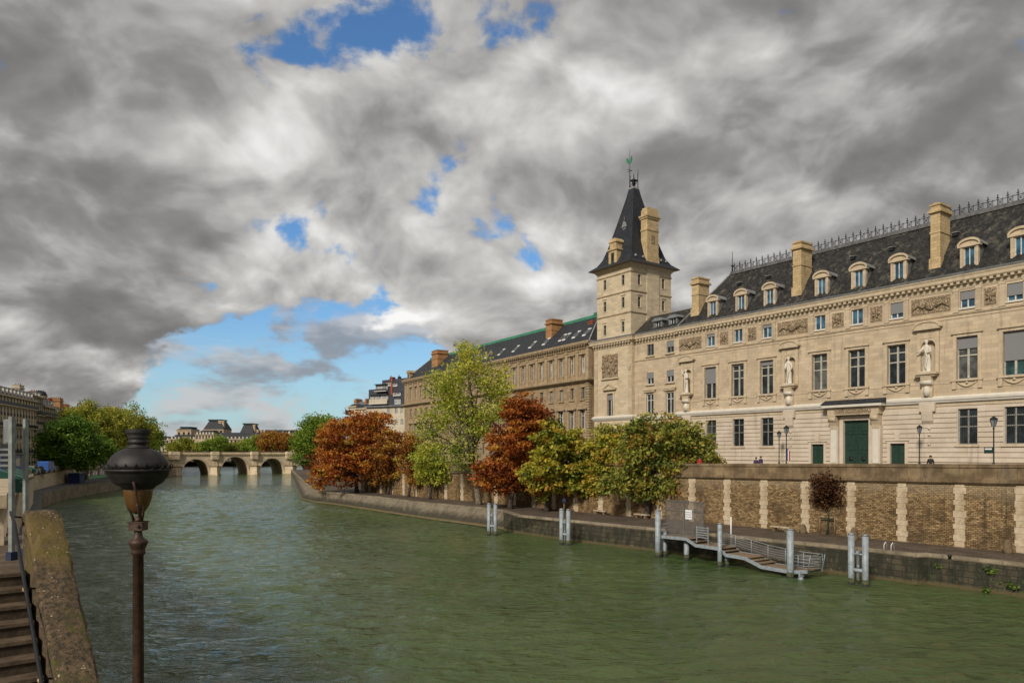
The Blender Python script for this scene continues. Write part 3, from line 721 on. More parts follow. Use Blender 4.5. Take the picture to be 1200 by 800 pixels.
def az(x, side):
    for a, b, h in arches:
        if a - 1e-6 <= x <= b + 1e-6:
            u = (x - (a + b) / 2) / ((b - a) / 2); return -1.0 + (h + 1.0) * max(0, 1 - abs(u) ** 2.2) ** 0.5
    return -1.0
for a, b in zip(xs_, xs_[1:]):
    inside = any(A - 1e-6 <= a and b <= B + 1e-6 for A, B, _ in arches)
    za, zb = (az(a, 0), az(b, 0)) if inside else (-1.0, -1.0)
    for yy in (0, Wd): mb.face([(a, yy, za), (b, yy, zb), (b, yy, ztop), (a, yy, ztop)], 'bridge')
    if inside: mb.face([(a, 0, za), (a, Wd, za), (b, Wd, zb), (b, 0, zb)], 'bridge', True)
mb.face([(bl, 0, ztop), (brt, 0, ztop), (brt, Wd, ztop), (bl, Wd, ztop)], 'asphalt')
mb.build('arcade', br)
mb = MB(); mb.extrude_x([(-0.5, 9.0), (-0.65, 9.35), (0.3, 9.35), (0.3, 9.0)], bl, brt, 'bridge'); mb.build('cornice', br)
mb = MB(); x = bl
while x < brt: mb.box(x, x + 0.35, -0.42, 0.1, 8.65, 9.0, 'bridge'); x += 0.95
mb.build('corbel_table', br)
mb = MB(); mb.extrude_x([(-0.35, 9.3), (-0.35, 10.3), (0.1, 10.3), (0.1, 9.3)], bl, brt, 'bridge'); mb.extrude_x([(-0.45, 10.2), (-0.45, 10.42), (0.2, 10.42), (0.2, 10.2)], bl, brt, 'cap'); mb.build('parapet', br)
mb = MB(); mb.extrude_x([(Wd - .4, 9.1), (Wd - .4, 10.4), (Wd, 10.4), (Wd, 9.1)], bl, brt, 'bridge'); mb.build('parapet', br)
for a, b, h in arches:                               # voussoir ring, a little proud
    mb = MB(); c = (a + b) / 2; hw = (b - a) / 2
    pr = [(c - hw * cos(pi * k / N), az(c - hw * cos(pi * k / N), 0)) for k in range(N + 1)]
    po = []
    for k in range(N + 1):
        u = -cos(pi * k / N); po.append((c + (hw + 0.75) * u, -1.0 + (h + 1.8) * max(0, 1 - abs(u) ** 2.2) ** 0.5))
    for k in range(N):
        mb.face([(pr[k][0], -0.12, pr[k][1]), (pr[k + 1][0], -0.12, pr[k + 1][1]), (po[k + 1][0], -0.12, po[k + 1][1]), (po[k][0], -0.12, po[k][1])], 'quoin')
        mb.face([(po[k][0], -0.12, po[k][1]), (po[k + 1][0], -0.12, po[k + 1][1]), (po[k + 1][0], 0.05, po[k + 1][1]), (po[k][0], 0.05, po[k][1])], 'quoin')
        mb.face([(pr[k][0], -0.12, pr[k][1]), (pr[k][0], 0.05, pr[k][1]), (pr[k + 1][0], 0.05, pr[k + 1][1]), (pr[k + 1][0], -0.12, pr[k + 1][1])], 'quoin')
    mb.build('arch_ring', br)
gaps_ = [(arches[i][1], arches[i + 1][0]) for i in range(len(arches) - 1)]
for a, b in gaps_:
    c = (a + b) / 2; hw = (b - a) / 2; hw = max(1.6, min(hw, 3.2))
    mb = MB(); mb.prism([(c - hw, 0.1), (c - hw, -0.8), (c, -3.6), (c + hw, -0.8), (c + hw, 0.1)][::-1], -1, 3.6, 'bridge'); mb.prism([(c - hw - .15, 0.1), (c - hw - .15, -0.9), (c, -3.8), (c + hw + .15, -0.9), (c + hw + .15, 0.1)][::-1], 3.6, 4.0, 'cap')
    mb.prism([(c - hw - .3, 0.1), (c - hw - .3, -1.2), (c, -4.3), (c + hw + .3, -1.2), (c + hw + .3, 0.1)][::-1], -1, 0.7, 'bridge')
    mb.build('cutwater', br)
    mb = MB(); r_ = min(2.5, hw)
    pts = lambda r, p=.42: [(c - r, .06), (c - r, -.35), (c - r * .72, -.35 - r * p), (c + r * .72, -.35 - r * p), (c + r, -.35), (c + r, .06)]
    mb.prism([(c - .95, .05), (c - .95, -.3), (c + .95, -.3), (c + .95, .05)][::-1], 4.0, 6.6, 'bridge'); mb.prism([(a_, b_) for a_, b_ in pts(r_ * .8, .25)], 6.6, 7.0, 'bridge'); mb.prism(pts(r_), 7.0, 9.02, 'quoin'); mb.prism(pts(r_ + .25), 9.02, 9.37, 'bridge'); mb.prism(pts(r_ + .02), 9.37, 10.44, 'bridge')
    mb.build('bastion', br)
# ================================================================== BUILDINGS
def window(root, xa, xb, za, zb, y, style='cross', blind=0.0, frame='frame', glass='glass', name='window'):
    """frame mesh with a pane and, where the photo shows one, a blind; y is the plane of the glass"""
    m = MB(); w_ = xb - xa; h = zb - za; t = 0.09; d = 0.10
    m.box(xa, xa + t, y - d, y, za, zb, frame); m.box(xb - t, xb, y - d, y, za, zb, frame)
    m.box(xa + t, xb - t, y - d, y, zb - t, zb, frame); m.box(xa + t, xb - t, y - d, y, za, za + t, frame)
    c = (xa + xb) / 2
    if style == 'cross':
        m.box(c - .10, c + .10, y - d - .06, y, za + t, zb - t, frame)
        for f_ in (0.56, 0.80): m.box(xa + t, c - .10, y - d - .03, y, za + h * f_ - .07, za + h * f_ + .07, frame); m.box(c + .10, xb - t, y - d - .03, y, za + h * f_ - .07, za + h * f_ + .07, frame)
    elif style == 'casement':
        m.box(c - .06, c + .06, y - d - .02, y, za + t, zb - t, frame)
        if h > 2.0:
            m.box(xa + t, c - .06, y - d, y, za + h * .7 - .04, za + h * .7 + .04, frame); m.box(c + .06, xb - t, y - d, y, za + h * .7 - .04, za + h * .7 + .04, frame)
    elif style == 'grid':
        m.box(c - .09, c + .09, y - d - .03, y, za + t, zb - t, frame)
        for f_ in (.5, .78): m.box(xa + t, c - .09, y - d, y, za + h * f_ - .06, za + h * f_ + .06, frame); m.box(c + .09, xb - t, y - d, y, za + h * f_ - .06, za + h * f_ + .06, frame)
        k = xa + t + .12                                   # iron bars
        while k < xb - t: m.box(k - .012, k + .012, y - d - .10, y - d - .076, za + .03, zb - .03, 'iron'); k += .17
    o = m.build(name, root)
    g = MB(); g.box(xa + .02, xb - .02, y - .03, y + .02, za + .02, zb - .02, glass); g.build('pane', o)
    if blind > 0:
        bm_ = MB(); bm_.box(xa + .03, xb - .03, y - d - .10, y - d - .07, zb - h * blind, zb - .01, 'blind'); bm_.build('blind', o)
    return o

def bthing(name, org, rz, zb, label, cat, group=None):
    return empty(name, (org[0], org[1], 0), rz, label, cat, group)

# ---------------------------------------------------------------- main court building
BR = bthing('court_building', QO, QA, 8, 'long cream stone court building with black slate mansard roof and green portal', 'building')
X0, X1, X2 = 8.0, tx(790) * 0 - 50.3, -59.3
piano = [6.55 - 0, 10.85, 18.1, 22.7, 27.4, 34.9, 39.45, 44.1]
piano = [1.9] + piano
atx = [1.9, 6.55, 10.85, 18.1, 22.7, 27.4, 34.9, 39.45, 44.1]
gfx = [1.9, 6.55, 10.85, 34.9, 39.45, 44.1]
pb = {1.9: .5, 6.55: .66, 10.85: .28, 34.9: .14, 39.45: .06, 44.1: .52}          # blinds
ab = {1.9: 0.7, 6.55: .7, 10.85: .5, 18.1: .7, 34.9: .25, 44.1: 0.25}
PZ = (17.62, 22.0); PW = 1.02; AZ = (24.98, 26.72); AW = 0.70; GZ = (10.85, 14.55); GW = 0.92
ops = [(-t - PW, -t + PW, *PZ) for t in piano] + [(-t - AW, -t + AW, *AZ) for t in atx]
niches = [-2.4, 14.7, 31.45, 48.3]
for t in niches: ops.append((-t - .75, -t + .75, 18.6, 22.0))
inner = [51.9, 56.0]
iops = []
for t in inner: iops += [(-t - .72, -t + .72, *AZ), (-t - .72, -t + .72, 20.55, 22.35), (-t - .78, -t + .78, 15.9, 19.0), (-t - .8, -t + .8, 10.9, 13.9)]
mb = MB(); mb.wall(-50.3, X0, 15.9, 27.1, ops, 0, 0.5, 'facade')
mb.wall(-59.4, -50.3, 7.0, 27.1, iops, 0.25, 0.45, 'facade'); mb.face([(-50.3, 0, 7), (-50.3, .25, 7), (-50.3, .25, 27.1), (-50.3, 0, 27.1)], 'facade')
mb.face([(X0, 0, 7), (X0, 14, 7), (X0, 14, 28), (X0, 0, 28)], 'facade'); mb.face([(X0, 14, 7), (-59.4, 14, 7), (-59.4, 14, 28), (X0, 14, 28)], 'facade')
mb.build('wall', BR)
for t in piano: window(BR, -t - PW, -t + PW, *PZ, 0.42, 'cross', pb.get(t, 0), 'frame', ['glass', 'glassteal', 'glass', 'glasspale'][int(t * 7) % 4])
for t in atx: window(BR, -t - AW, -t + AW, *AZ, 0.30, 'casement', ab.get(t, 0), 'framewhite', 'glassblue')
for t in inner:
    window(BR, -t - .72, -t + .72, *AZ, .5, 'casement', .5 if t < 53 else 0, 'framegrey')
    window(BR, -t - .72, -t + .72, 20.55, 22.35, .5, 'casement', .5, 'framewhite')
    window(BR, -t - .78, -t + .78, 15.9, 19.0, .5, 'casement', 0, 'framewhite'); window(BR, -t - .8, -t + .8, 10.9, 13.9, .5, 'casement', 0, 'framegrey')
    s_ = MB(); s_.box(-t - 1.25, -t + 1.25, -.15, .3, 19.55, 19.75, 'trim'); s_.box(-t - 1.1, -t + 1.1, -.05, .3, 19.3, 19.55, 'trim')
    s_.box(-t - 1.0, -t - .8, .12, .3, 15.7, 19.3, 'trim'); s_.box(-t + .8, -t + 1.0, .12, .3, 15.7, 19.3, 'trim'); s_.build('window_surround', BR)
    for z_ in (20.35, 24.75): s_ = MB(); s_.box(-t - .95, -t + .95, 0.02, .3, z_, z_ + .19, 'trim'); s_.build('sill', BR)
# rusticated ground floor
gops = [(-t - GW, -t + GW, *GZ) for t in gfx]
DT = 22.75; DW = 1.55; door_top = 13.75
gops.append((-DT - DW, -DT + DW, 8.0, door_top))
sdoors = [18.0, 27.7]
for t in sdoors: gops.append((-t - .82, -t + .82, 8.0, 11.0))
mb = MB(); mb.wall(-50.3, X0, 7.0, 15.3, gops, 0.05, 0.5, 'rustic'); mb.build('wall', BR)
mb = MB(); z = 7.4
while z < 14.75:
    h = 0.52; za, zb = z + 0.045, z + h - 0.045
    if z + h > 14.95: break
    blk = [(-DT - 3.1, -DT + 3.1)] + [(o_[0] - .06, o_[1] + .06) for o_ in gops if o_[2] < zb and o_[3] > za]
    blk = sorted(blk); x = -50.3
    for a, b in blk + [(X0, X0)]:
        if a > x + .05: mb.box(x, a, -0.045 if z > 9.2 else -0.10, 0.045, za, zb, 'rustic')
        x = max(x, b)
    z += h
mb.build('rusticated_courses', BR)
mb = MB(); mb.box(-50.3, X0, -.02, .04, 14.9, 15.3, 'trim')
mb.extrude_x([(0.1, 15.28), (-.22, 15.3), (-.30, 15.5), (-.38, 15.55), (-.40, 15.78), (-.2, 15.98), (0.1, 16.0)], -50.4, X0, 'whitestone')
mb.extrude_x([(0.3, 15.1), (-.05, 15.1), (-.1, 15.5), (0.3, 15.6)], -59.4, -50.4, 'whitestone'); mb.build('string_course', BR)
for t in gfx:
    window(BR, -t - GW, -t + GW, *GZ, 0.38, 'grid', 0, 'framegrey', ['glass', 'glasspale', 'glass'][int(t * 5) % 3])
    s_ = MB(); s_.box(-t - GW - .25, -t + GW + .25, -.16, .04, GZ[0] - .26, GZ[0] - .02, 'trim'); s_.build('sill', BR)
# piano nobile trims
for t in piano:
    s_ = MB(); a, b = -t - PW, -t + PW
    s_.box(a - .34, a, -.09, .02, PZ[0], PZ[1] + .02, 'trim'); s_.box(b, b + .34, -.09, .02, PZ[0], PZ[1] + .02, 'trim')
    s_.box(a - .34, b + .34, -.09, .02, PZ[1] + .02, PZ[1] + .34, 'trim'); s_.box(a - .48, b + .48, -.24, .02, PZ[1] + .34, PZ[1] + .50, 'trim')
    s_.box(a - .12, a, -.14, -.085, PZ[0], PZ[1] + .1, 'trim'); s_.box(b, b + .12, -.14, -.085, PZ[0], PZ[1] + .1, 'trim')
    s_.build('window_surround', BR)
    s_ = MB(); s_.box(a - .5, b + .5, -.26, .02, PZ[0] - .20, PZ[0] - .01, 'trim')
    s_.box(a - .42, a - .02, -.18, .02, PZ[0] - 1.0, PZ[0] - .2, 'trim'); s_.box(b + .02, b + .42, -.18, .02, PZ[0] - 1.0, PZ[0] - .2, 'trim')
    s_.box(a, b, -.05, .01, PZ[0] - 1.0, PZ[0] - .2, 'facade')
    pts = [(a + .1 + (b - a - .2) * k / 8, -.10, PZ[0] - .32 - .42 * sin(pi * k / 8)) for k in range(9)]
    s_.tube(pts, [.07 + .05 * sin(pi * k / 8) for k in range(9)], 6, 'trim')
    s_.tube([(-t, -.08, PZ[0] - .28), (-t, -.12, PZ[0] - .48)], .13, 6, 'trim')
    s_.build('garland_sill', BR)
mb = MB(); mb.box(-50.3, X0, -.035, .01, 17.28, 17.36, 'trim'); mb.build('string_course', BR)
# attic frieze
mb = MB(); mb.extrude_x([(0.05, 24.30), (-.10, 24.34), (-.16, 24.5), (-.05, 24.56), (0.05, 24.58)], -50.3, X0, 'trim'); mb.extrude_x([(0.3, 24.30), (.15, 24.34), (.09, 24.5), (.2, 24.56), (.3, 24.58)], -59.4, -50.3, 'trim')
mb.extrude_x([(0.05, 23.95), (-.04, 23.98), (-.06, 24.06), (0.05, 24.1)], -50.3, X0, 'trim'); mb.build('frieze_string', BR)
for t in atx:
    s_ = MB(); a, b = -t - AW, -t + AW
    for u, v in ((a - .62, a - .12), (b + .12, b + .62)): s_.box(u, v, -.13, .01, 24.58, 26.95, 'facade'); s_.box(u - .04, v + .04, -.17, .01, 26.78, 26.98, 'trim'); s_.box(u - .04, v + .04, -.16, .01, 24.58, 24.74, 'trim')
    s_.box(a - .1, b + .1, -.14, .02, AZ[0] - .16, AZ[0] - .01, 'whitestone'); s_.build('pilaster_pair', BR)
rel = []
al = sorted([-t for t in atx])
for a, b in zip(al, al[1:]): rel.append((a + AW + .82, b - AW - .82))
rel.append((-50.0, al[0] - AW - .82)); rel.append((al[-1] + AW + .82, X0 - .5))
for a, b in rel:
    if b - a < .5: continue
    s_ = MB(); s_.box(a, b, -.02, .01, 24.85, 26.75, 'facade'); s_.box(a + .1, b - .1, -.07, -.021, 24.95, 26.65, 'relief')
    if b - a > 4:
        c = (a + b) / 2; s_.lathe([(0.0, 0), (.5, 0.0), (.55, .1), (.35, .18), (0, .22)], 14, 'relief')
        nv = len(s_.v) - 14 * 5
        for i in range(nv, len(s_.v)): x_, y_, z_ = s_.v[i]; s_.v[i] = (c + x_, -.07 - z_, 25.8 + y_)
        for sgn in (-1, 1):
            s_.tube([(c + sgn * .6, -.1, 25.6), (c + sgn * 1.2, -.13, 25.95), (c + sgn * 1.9, -.1, 25.5), (c + sgn * min(2.5, (b - a) / 2 - .3), -.1, 26.0)], [.18, .16, .12, .08], 6, 'relief')
    else:
        c = (a + b) / 2
        for k in range(5): an = 2 * pi * k / 5; s_.tube([(c, -.08, 25.8), (c + .45 * cos(an), -.13, 25.8 + .5 * sin(an))], [.14, .10], 6, 'relief')
    s_.build('relief_panel', BR)
mb = MB(); mb.box(-50.3, X0, -.05, .01, 26.98, 27.12, 'trim'); mb.build('architrave', BR)
def cornice(path, name, root, m='trim', z0=27.1, mod=True, zn='zinc'):
    mb = MB(); mb.sweep(path, [(-.3, z0), (.08, z0), (.12, z0 + .32), (.22, z0 + .34), (.24, z0 + .46), (.55, z0 + .62), (.62, z0 + .72), (.62, z0 + 1.0), (.72, z0 + 1.18), (.72, z0 + 1.26), (-.3, z0 + 1.3)], m)
    if mod:
        for a, b in zip(path, path[1:]):
            A, B = Vector(a), Vector(b); L = (B - A).length; d = (B - A) / L; nn = Vector((d.y, -d.x)); n_ = max(1, int(L / .62))
            for k in range(n_):
                c = A + d * (L * (k + .5) / n_); qd = [c - d * .15 + nn * .1, c - d * .15 + nn * .52, c + d * .15 + nn * .52, c + d * .15 + nn * .1]
                mb.prism([(v.x, v.y) for v in qd], z0 + .36, z0 + .66, m)
    mb.build(name, root)
    if zn: g = MB(); g.sweep(path, [(-.5, z0 + 1.28), (.74, z0 + 1.27), (.80, z0 + 1.46), (.30, z0 + 1.62), (-.5, z0 + 1.66)], zn); g.build('gutter', root)
cornice([(-50.3, 0), (X0, 0)], 'cornice', BR)
cornice([(-59.4, 0.25), (-50.3, .25)], 'cornice', BR)
# main roof
RZ = 36.2; E0 = 28.7
mb = MB(); a, b = -50.2, X0
mb.face([(a, -.05, E0), (b, -.05, E0), (b, 5.5, RZ), (a + 5.5, 5.5, RZ)], 'slate'); mb.face([(a, -.05, E0), (a + 5.5, 5.5, RZ), (a + 5.5, 8.5, RZ), (a, 14, E0)], 'slate')
mb.face([(a + 5.5, 5.5, RZ), (b, 5.5, RZ), (b, 8.5, RZ), (a + 5.5, 8.5, RZ)], 'lead'); mb.face([(a, 14, E0), (a + 5.5, 8.5, RZ), (b, 8.5, RZ), (b, 14, E0)], 'slate'); mb.face([(b, -.05, E0), (b, 14, E0), (b, 8.5, RZ), (b, 5.5, RZ)], 'slate')
mb.build('roof', BR)
mb = MB(); mb.extrude_x([(5.1, RZ - .35), (5.15, RZ + .12), (6.1, RZ + .14), (6.1, RZ - .1)], a + 5.4, b, 'darklead')
mb.tube([(a, -.05, E0), (a + 5.5, 5.5, RZ + .05)], .12, 6, 'lead'); mb.build('ridge_flashing', BR)
# cresting
mb = MB(); x = a + 5.8; k = 0
mb.box(a + 5.6, b, 5.52, 5.58, RZ + .18, RZ + .24, 'iron'); mb.box(a + 5.6, b, 5.52, 5.58, RZ + .80, RZ + .85, 'iron')
while x < b:
    mb.box(x - .035, x + .035, 5.515, 5.585, RZ + .1, RZ + 1.28, 'iron'); mb.box(x - .14, x + .14, 5.52, 5.58, RZ + 1.0, RZ + 1.08, 'iron'); mb.lathe([(0, RZ + 1.24), (.07, RZ + 1.3), (0, RZ + 1.45)], 5, 'iron', (x, 5.55))
    mb.tube([(x + .05, 5.55, RZ + .26), (x + .42, 5.55, RZ + .78)], .022, 4, 'iron'); mb.tube([(x + .42, 5.55, RZ + .26), (x + .05, 5.55, RZ + .78)], .022, 4, 'iron')
    mb.tube([(x + .24 + .12 * cos(q_ * pi / 3), 5.55, RZ + .52 + .12 * sin(q_ * pi / 3)) for q_ in range(7)], .022, 4, 'iron')
    x += .475
    mb.box(x - .02, x + .02, 5.53, 5.57, RZ + .2, RZ + .95, 'iron'); x += 0.475 * 0 + .475
mb.build('roof_cresting', BR)
mb = MB(); fx = a + 5.5; mb.tube([(fx, 5.5, RZ), (fx, 5.5, RZ + 1.2), (fx, 5.5, RZ + 3.1)], [.13, .06, .025], 6, 'iron'); mb.lathe([(0, RZ + .8), (.2, RZ + .95), (.2, RZ + 1.05), (0, RZ + 1.2)], 8, 'iron', (fx, 5.5)); mb.build('finial', BR)
# dormers
def dormer(root, x, w_, z0, z1, y0, m='facade', glass='glassblue', ped='arch', depth=3.2, hoodm='trim'):
    d = MB(); hw = w_ / 2; ow = .50
    d.box(x - hw, x - ow, y0, y0 + .3, z0, z1, m); d.box(x + ow, x + hw, y0, y0 + .3, z0, z1, m); d.box(x - ow, x + ow, y0, y0 + .3, z0, z0 + .18, m); d.box(x - ow, x + ow, y0, y0 + .3, z1 - .1, z1, m)
    for s in (-1, 1):
        d.box(x + s * (hw - .12) - .12, x + s * (hw - .12) + .12, y0 - .08, y0, z0, z1, m)
        xx = x + s * (hw - .02); d.face([(xx, y0 + .3, z0), (xx, y0 + depth, z1 + .2), (xx, y0 + .3, z1)], 'zinc'); d.face([(xx, y0 + .3, z1), (xx, y0 + depth, z1 + .2), (xx, y0 + .3, z1 + .2)], 'zinc')
    if ped == 'arch':
        n = 10; R = hw + .22
        ar = [(x - R * cos(pi * k / n), z1 + .18 + .62 * sin(pi * k / n)) for k in range(n + 1)]
        d.box(x - R, x + R, y0 - .2, y0 + .3, z1, z1 + .18, hoodm)
        d.extrude_y(ar[::-1], y0 - .05, y0 + .3, m)
        ar2 = [(x - (R + .04) * cos(pi * k / n), z1 + .20 + .72 * sin(pi * k / n)) for k in range(n + 1)]
        for p_, q_ in zip(range(n), range(1, n + 1)):
            u0, u1, v0, v1 = ar[p_], ar[q_], ar2[p_], ar2[q_]; sh = lambda pt: (x + (pt[0] - x) * .86, z1 + .18 + (pt[1] - z1 - .18) * .8)
            i0, i1 = sh(u0), sh(u1)
            d.face([(i0[0], y0 - .22, i0[1]), (i1[0], y0 - .22, i1[1]), (v1[0], y0 - .22, v1[1]), (v0[0], y0 - .22, v0[1])], hoodm)
            d.face([(v0[0], y0 - .22, v0[1]), (v1[0], y0 - .22, v1[1]), (v1[0], y0 + depth, v1[1] - .15), (v0[0], y0 + depth, v0[1] - .15)], 'lead')
            d.face([(i0[0], y0 - .22, i0[1]), (i0[0], y0 - .04, i0[1]), (i1[0], y0 - .04, i1[1]), (i1[0], y0 - .22, i1[1])], hoodm)
    else:
        R = hw + .25
        d.prism([(x - R, y0 - .3), (x + R, y0 - .3), (x + R, y0 + depth * .8), (x - R, y0 + depth * .8)], z1, z1 + .14, 'zinc')
        d.extrude_y([(x - R, z1 + .14), (x + R, z1 + .14), (x + R * .5, z1 + .5), (x - R * .5, z1 + .5)], y0 - .25, y0 + depth * .8, 'zinc')
    o = d.build('dormer', root)
    g = MB(); g.box(x - ow, x + ow, y0 + .16, y0 + .2, z0 + .18, z1 - .1, glass); g.box(x - .04, x + .04, y0 + .08, y0 + .159, z0 + .18, z1 - .1, 'framewhite')
    for s in (-1, 1): g.box(x + s * ow - (.06 if s > 0 else 0), x + s * ow + (.06 if s < 0 else 0), y0 + .08, y0 + .159, z0 + .18, z1 - .1, 'framewhite')
    g.box(x - ow, x + ow, y0 + .09, y0 + .158, z0 + .18, z0 + .26, 'framewhite'); g.build('window', o)
    return o
for t in [1.9] + [6.2, 10.85, 18.1, 22.75, 27.45, 34.8, 39.3, 44.1]:
    dormer(BR, -t, 1.75, 28.95, 31.35, 0.45)
for t in (51.9, 55.0): dormer(BR, -t, 1.7, 28.8, 30.2, 0.9, 'zinc', 'glass', 'flat', 2.2)
# small roof lights (lead hoods) high on the slate
for t in (4.0, 13.5, 20.5, 25.2, 37.2, 42.0):
    mb = MB(); mb.box(-t - .28, -t + .28, 3.35, 4.2, 33.6, 33.95, 'iron'); mb.box(-t - .34, -t + .34, 3.25, 4.2, 33.95, 34.02, 'lead'); mb.build('roof_vent', BR)
# lower roof next to the tower
mb = MB(); mb.face([(-59.6, 0.1, 28.7), (-50.2, 0.1, 28.7), (-50.2, 4.0, 31.9), (-59.6, 4.0, 31.9)], 'slate'); mb.face([(-59.6, 4, 31.9), (-50.2, 4, 31.9), (-50.2, 14, 31.9), (-59.6, 14, 31.9)], 'zinc'); mb.build('roof', BR)
def chimney(root, x, y, w_, d, z0, z1, m='chimney', pots=0, name='chimney', potm='orangebrick'):
    c = MB(); c.box(x - w_ / 2, x + w_ / 2, y - d / 2, y + d / 2, z0, z1, m)
    h = z1 - z0
    for zz, e, t in ((z1 - .18, .10, .18), (z1 - .95, .24, .22), (z1 - .73, .12, .18), (z1 - h * .42, .07, .16)):
        c.box(x - w_ / 2 - e, x + w_ / 2 + e, y - d / 2 - e, y + d / 2 + e, zz, zz + t, m)
    c.box(x - w_ / 2 - .12, x + w_ / 2 + .12, y - d / 2 - .12, y + d / 2 + .12, z0, z0 + min(1.6, h * .25), m)
    n = max(2, int(d / .5)); 
    for k in range(n):
        cy = y - d / 2 + d * (k + .5) / n; c.lathe([(.14, z1), (.11, z1 + .38), (.13, z1 + .4)], 8, potm, (x, cy)) if pots else c.box(x - w_ * .3, x + w_ * .3, cy - d * .3 / n, cy + d * .3 / n, z1 - .01, z1 + .16, m)
    return c.build(name, root)
def ch_at(px0, px1, pytop, y, d):      # chimney whose front face plane is at local y
    xa, xb = tx(px0, y), tx(px1, y); return (xa + xb) / 2, abs(xb - xa), zat((px0 + px1) / 2, pytop, y)
print('chim', ch_at(1091, 1101, 240, 2.2, 2), ch_at(929, 938, 283, 2.2, 2), ch_at(811, 818, 325, 2.2, 2), tx(1101, 2.2), tx(1112, 2.2))
for pa_, pb_, pt_ in ((1091, 1101, 241), (929.5, 938.5, 285), (811, 818.5, 327)):
    cx_, cw_, cz_ = ch_at(pa_, pb_, pt_, 0.95, 2); chimney(BR, cx_, 0.95 + 1.15, cw_ + .1, 2.3, 29.4, cz_ + .2)
# niches, pediments and consoles
for t in niches:
    x = -t; s_ = MB()
    n = 10                                                   # concave niche shell with a round head
    for k in range(n):
        a0, a1 = pi * k / n, pi * (k + 1) / n
        p0 = (x - .75 * cos(a0), .02 + .5 * sin(a0)); p1 = (x - .75 * cos(a1), .02 + .5 * sin(a1))
        s_.face([(p0[0], p0[1], 18.6), (p1[0], p1[1], 18.6), (p1[0], p1[1], 22.0), (p0[0], p0[1], 22.0)], 'trim', True)
    arc = [(x - .75 * cos(pi * k / n), 21.35 + .75 * sin(pi * k / n)) for k in range(n + 1)]
    for p_, q_ in zip(arc, arc[1:]): s_.face([(p_[0], -.06, p_[1]), (q_[0], -.06, q_[1]), (q_[0], -.06, 22.3), (p_[0], -.06, 22.3)], 'trim'); s_.face([(p_[0], -.06, p_[1]), (q_[0], -.06, q_[1]), (q_[0], .4, q_[1]), (p_[0], .4, p_[1])], 'trim')
    s_.box(x - 1.15, x - .75, -.14, .01, 18.6, 23.2, 'trim'); s_.box(x + .75, x + 1.15, -.14, .01, 18.6, 23.2, 'trim'); s_.box(x - .75, x + .75, -.10, .01, 22.3, 23.2, 'trim')
    s_.box(x - 1.35, x + 1.35, -.5, .02, 23.2, 23.38, 'trim')
    ar = [(x - 1.35 * cos(pi * k / n), 23.38 + .62 * sin(pi * k / n)) for k in range(n + 1)]
    s_.extrude_y(ar[::-1], -.5, .02, 'trim')
    ar = [(x - 1.5 * cos(pi * k / n), 23.38 + .78 * sin(pi * k / n)) for k in range(n + 1)] + [(x + 1.3 * cos(pi * k / n), 23.38 + .58 * sin(pi * k / n)) for k in range(n + 1)]
    s_.extrude_y(ar, -.6, .0, 'trim'); s_.build('niche', BR)
    s_ = MB(); s_.box(x - 1.15, x + 1.15, -.85, .02, 18.36, 18.6, 'trim'); s_.box(x - .95, x + .95, -.68, .02, 18.15, 18.36, 'trim')
    s_.extrude_x([(0.0, 15.9), (-.35, 15.95), (-.42, 16.5), (-.30, 17.0), (-.6, 17.6), (-.65, 18.15), (0.0, 18.15)], x - .55, x + .55, 'trim')
    s_.tube([(x - .6, -.45, 17.5), (x + .6, -.45, 17.5)], .26, 8, 'statue'); s_.lathe([(0, 16.0), (.3, 16.1), (.38, 16.6), (.25, 17.1)], 10, 'statue', (x, -.35)); s_.build('console', BR)
    s_ = MB(); s_.box(x - .8, x + .8, -.42, .02, 14.4, 15.28, 'rustic'); s_.extrude_x([(0.0, 13.0), (-.3, 13.4), (-.42, 14.1), (-.45, 14.4), (0, 14.4)], x - .55, x + .55, 'rustic')
    s_.build('bracket', BR)
    for zz in (10.9, 11.9, 12.6): s_ = MB(); s_.lathe([(0, zz - .16), (.17, zz), (0, zz + .16)], 8, 'rustic', (x + .15, -.14)); s_.build('stone_boss', BR)
# main portal
s_ = MB()
for sg in (-1, 1):
    xa = -DT + sg * (DW + .22); s_.box(xa - .22, xa + .22, -.22, .04, 8.0, door_top + .45, 'rustic')
    xb = -DT + sg * 2.55; s_.box(xb - .5, xb + .5, -.5, .04, 8.0, 13.05, 'rustic'); s_.box(xb - .34, xb + .34, -.56, -.49, 8.8, 12.7, 'whitestone')
    s_.extrude_x([(0, 12.7), (-.55, 12.75), (-.62, 13.2), (-.95, 13.9), (-1.0, 14.4), (0, 14.4)], xb - .42, xb + .42, 'trim')
    s_.tube([(xb - .44, -.72, 13.95), (xb + .44, -.72, 13.95)], .34, 10, 'trim')
s_.box(-DT - DW, -DT + DW, -.22, .04, door_top + .02, door_top + .45, 'rustic')
s_.box(-DT - 2.1, -DT + 2.1, -.15, .04, 14.2, 14.4, 'trim'); s_.box(-DT - 3.1, -DT + 3.1, -.95, .04, 14.4, 15.3, 'trim'); s_.box(-DT - 2.2, -DT + 2.2, -1.0, -.94, 14.55, 15.1, 'relief')
s_.build('portal_surround', BR)
s_ = MB(); s_.box(-DT - 3.6, -DT + 3.6, -1.35, -.42, 15.3, 15.62, 'whitestone')
s_.prism([(-DT - 3.7, -1.42), (-DT + 3.7, -1.42), (-DT + 3.7, -.41), (-DT - 3.7, -.41)], 15.62, [15.70, 15.70, 16.2, 16.2], 'slate_blue'); s_.build('portal_canopy', BR)
d_ = MB(); d_.box(-DT - DW, -DT + DW, .22, .34, 8.0, door_top, 'green_paint'); d_.box(-DT - .03, -DT + .03, .17, .22, 8.0, door_top, 'green_paint')
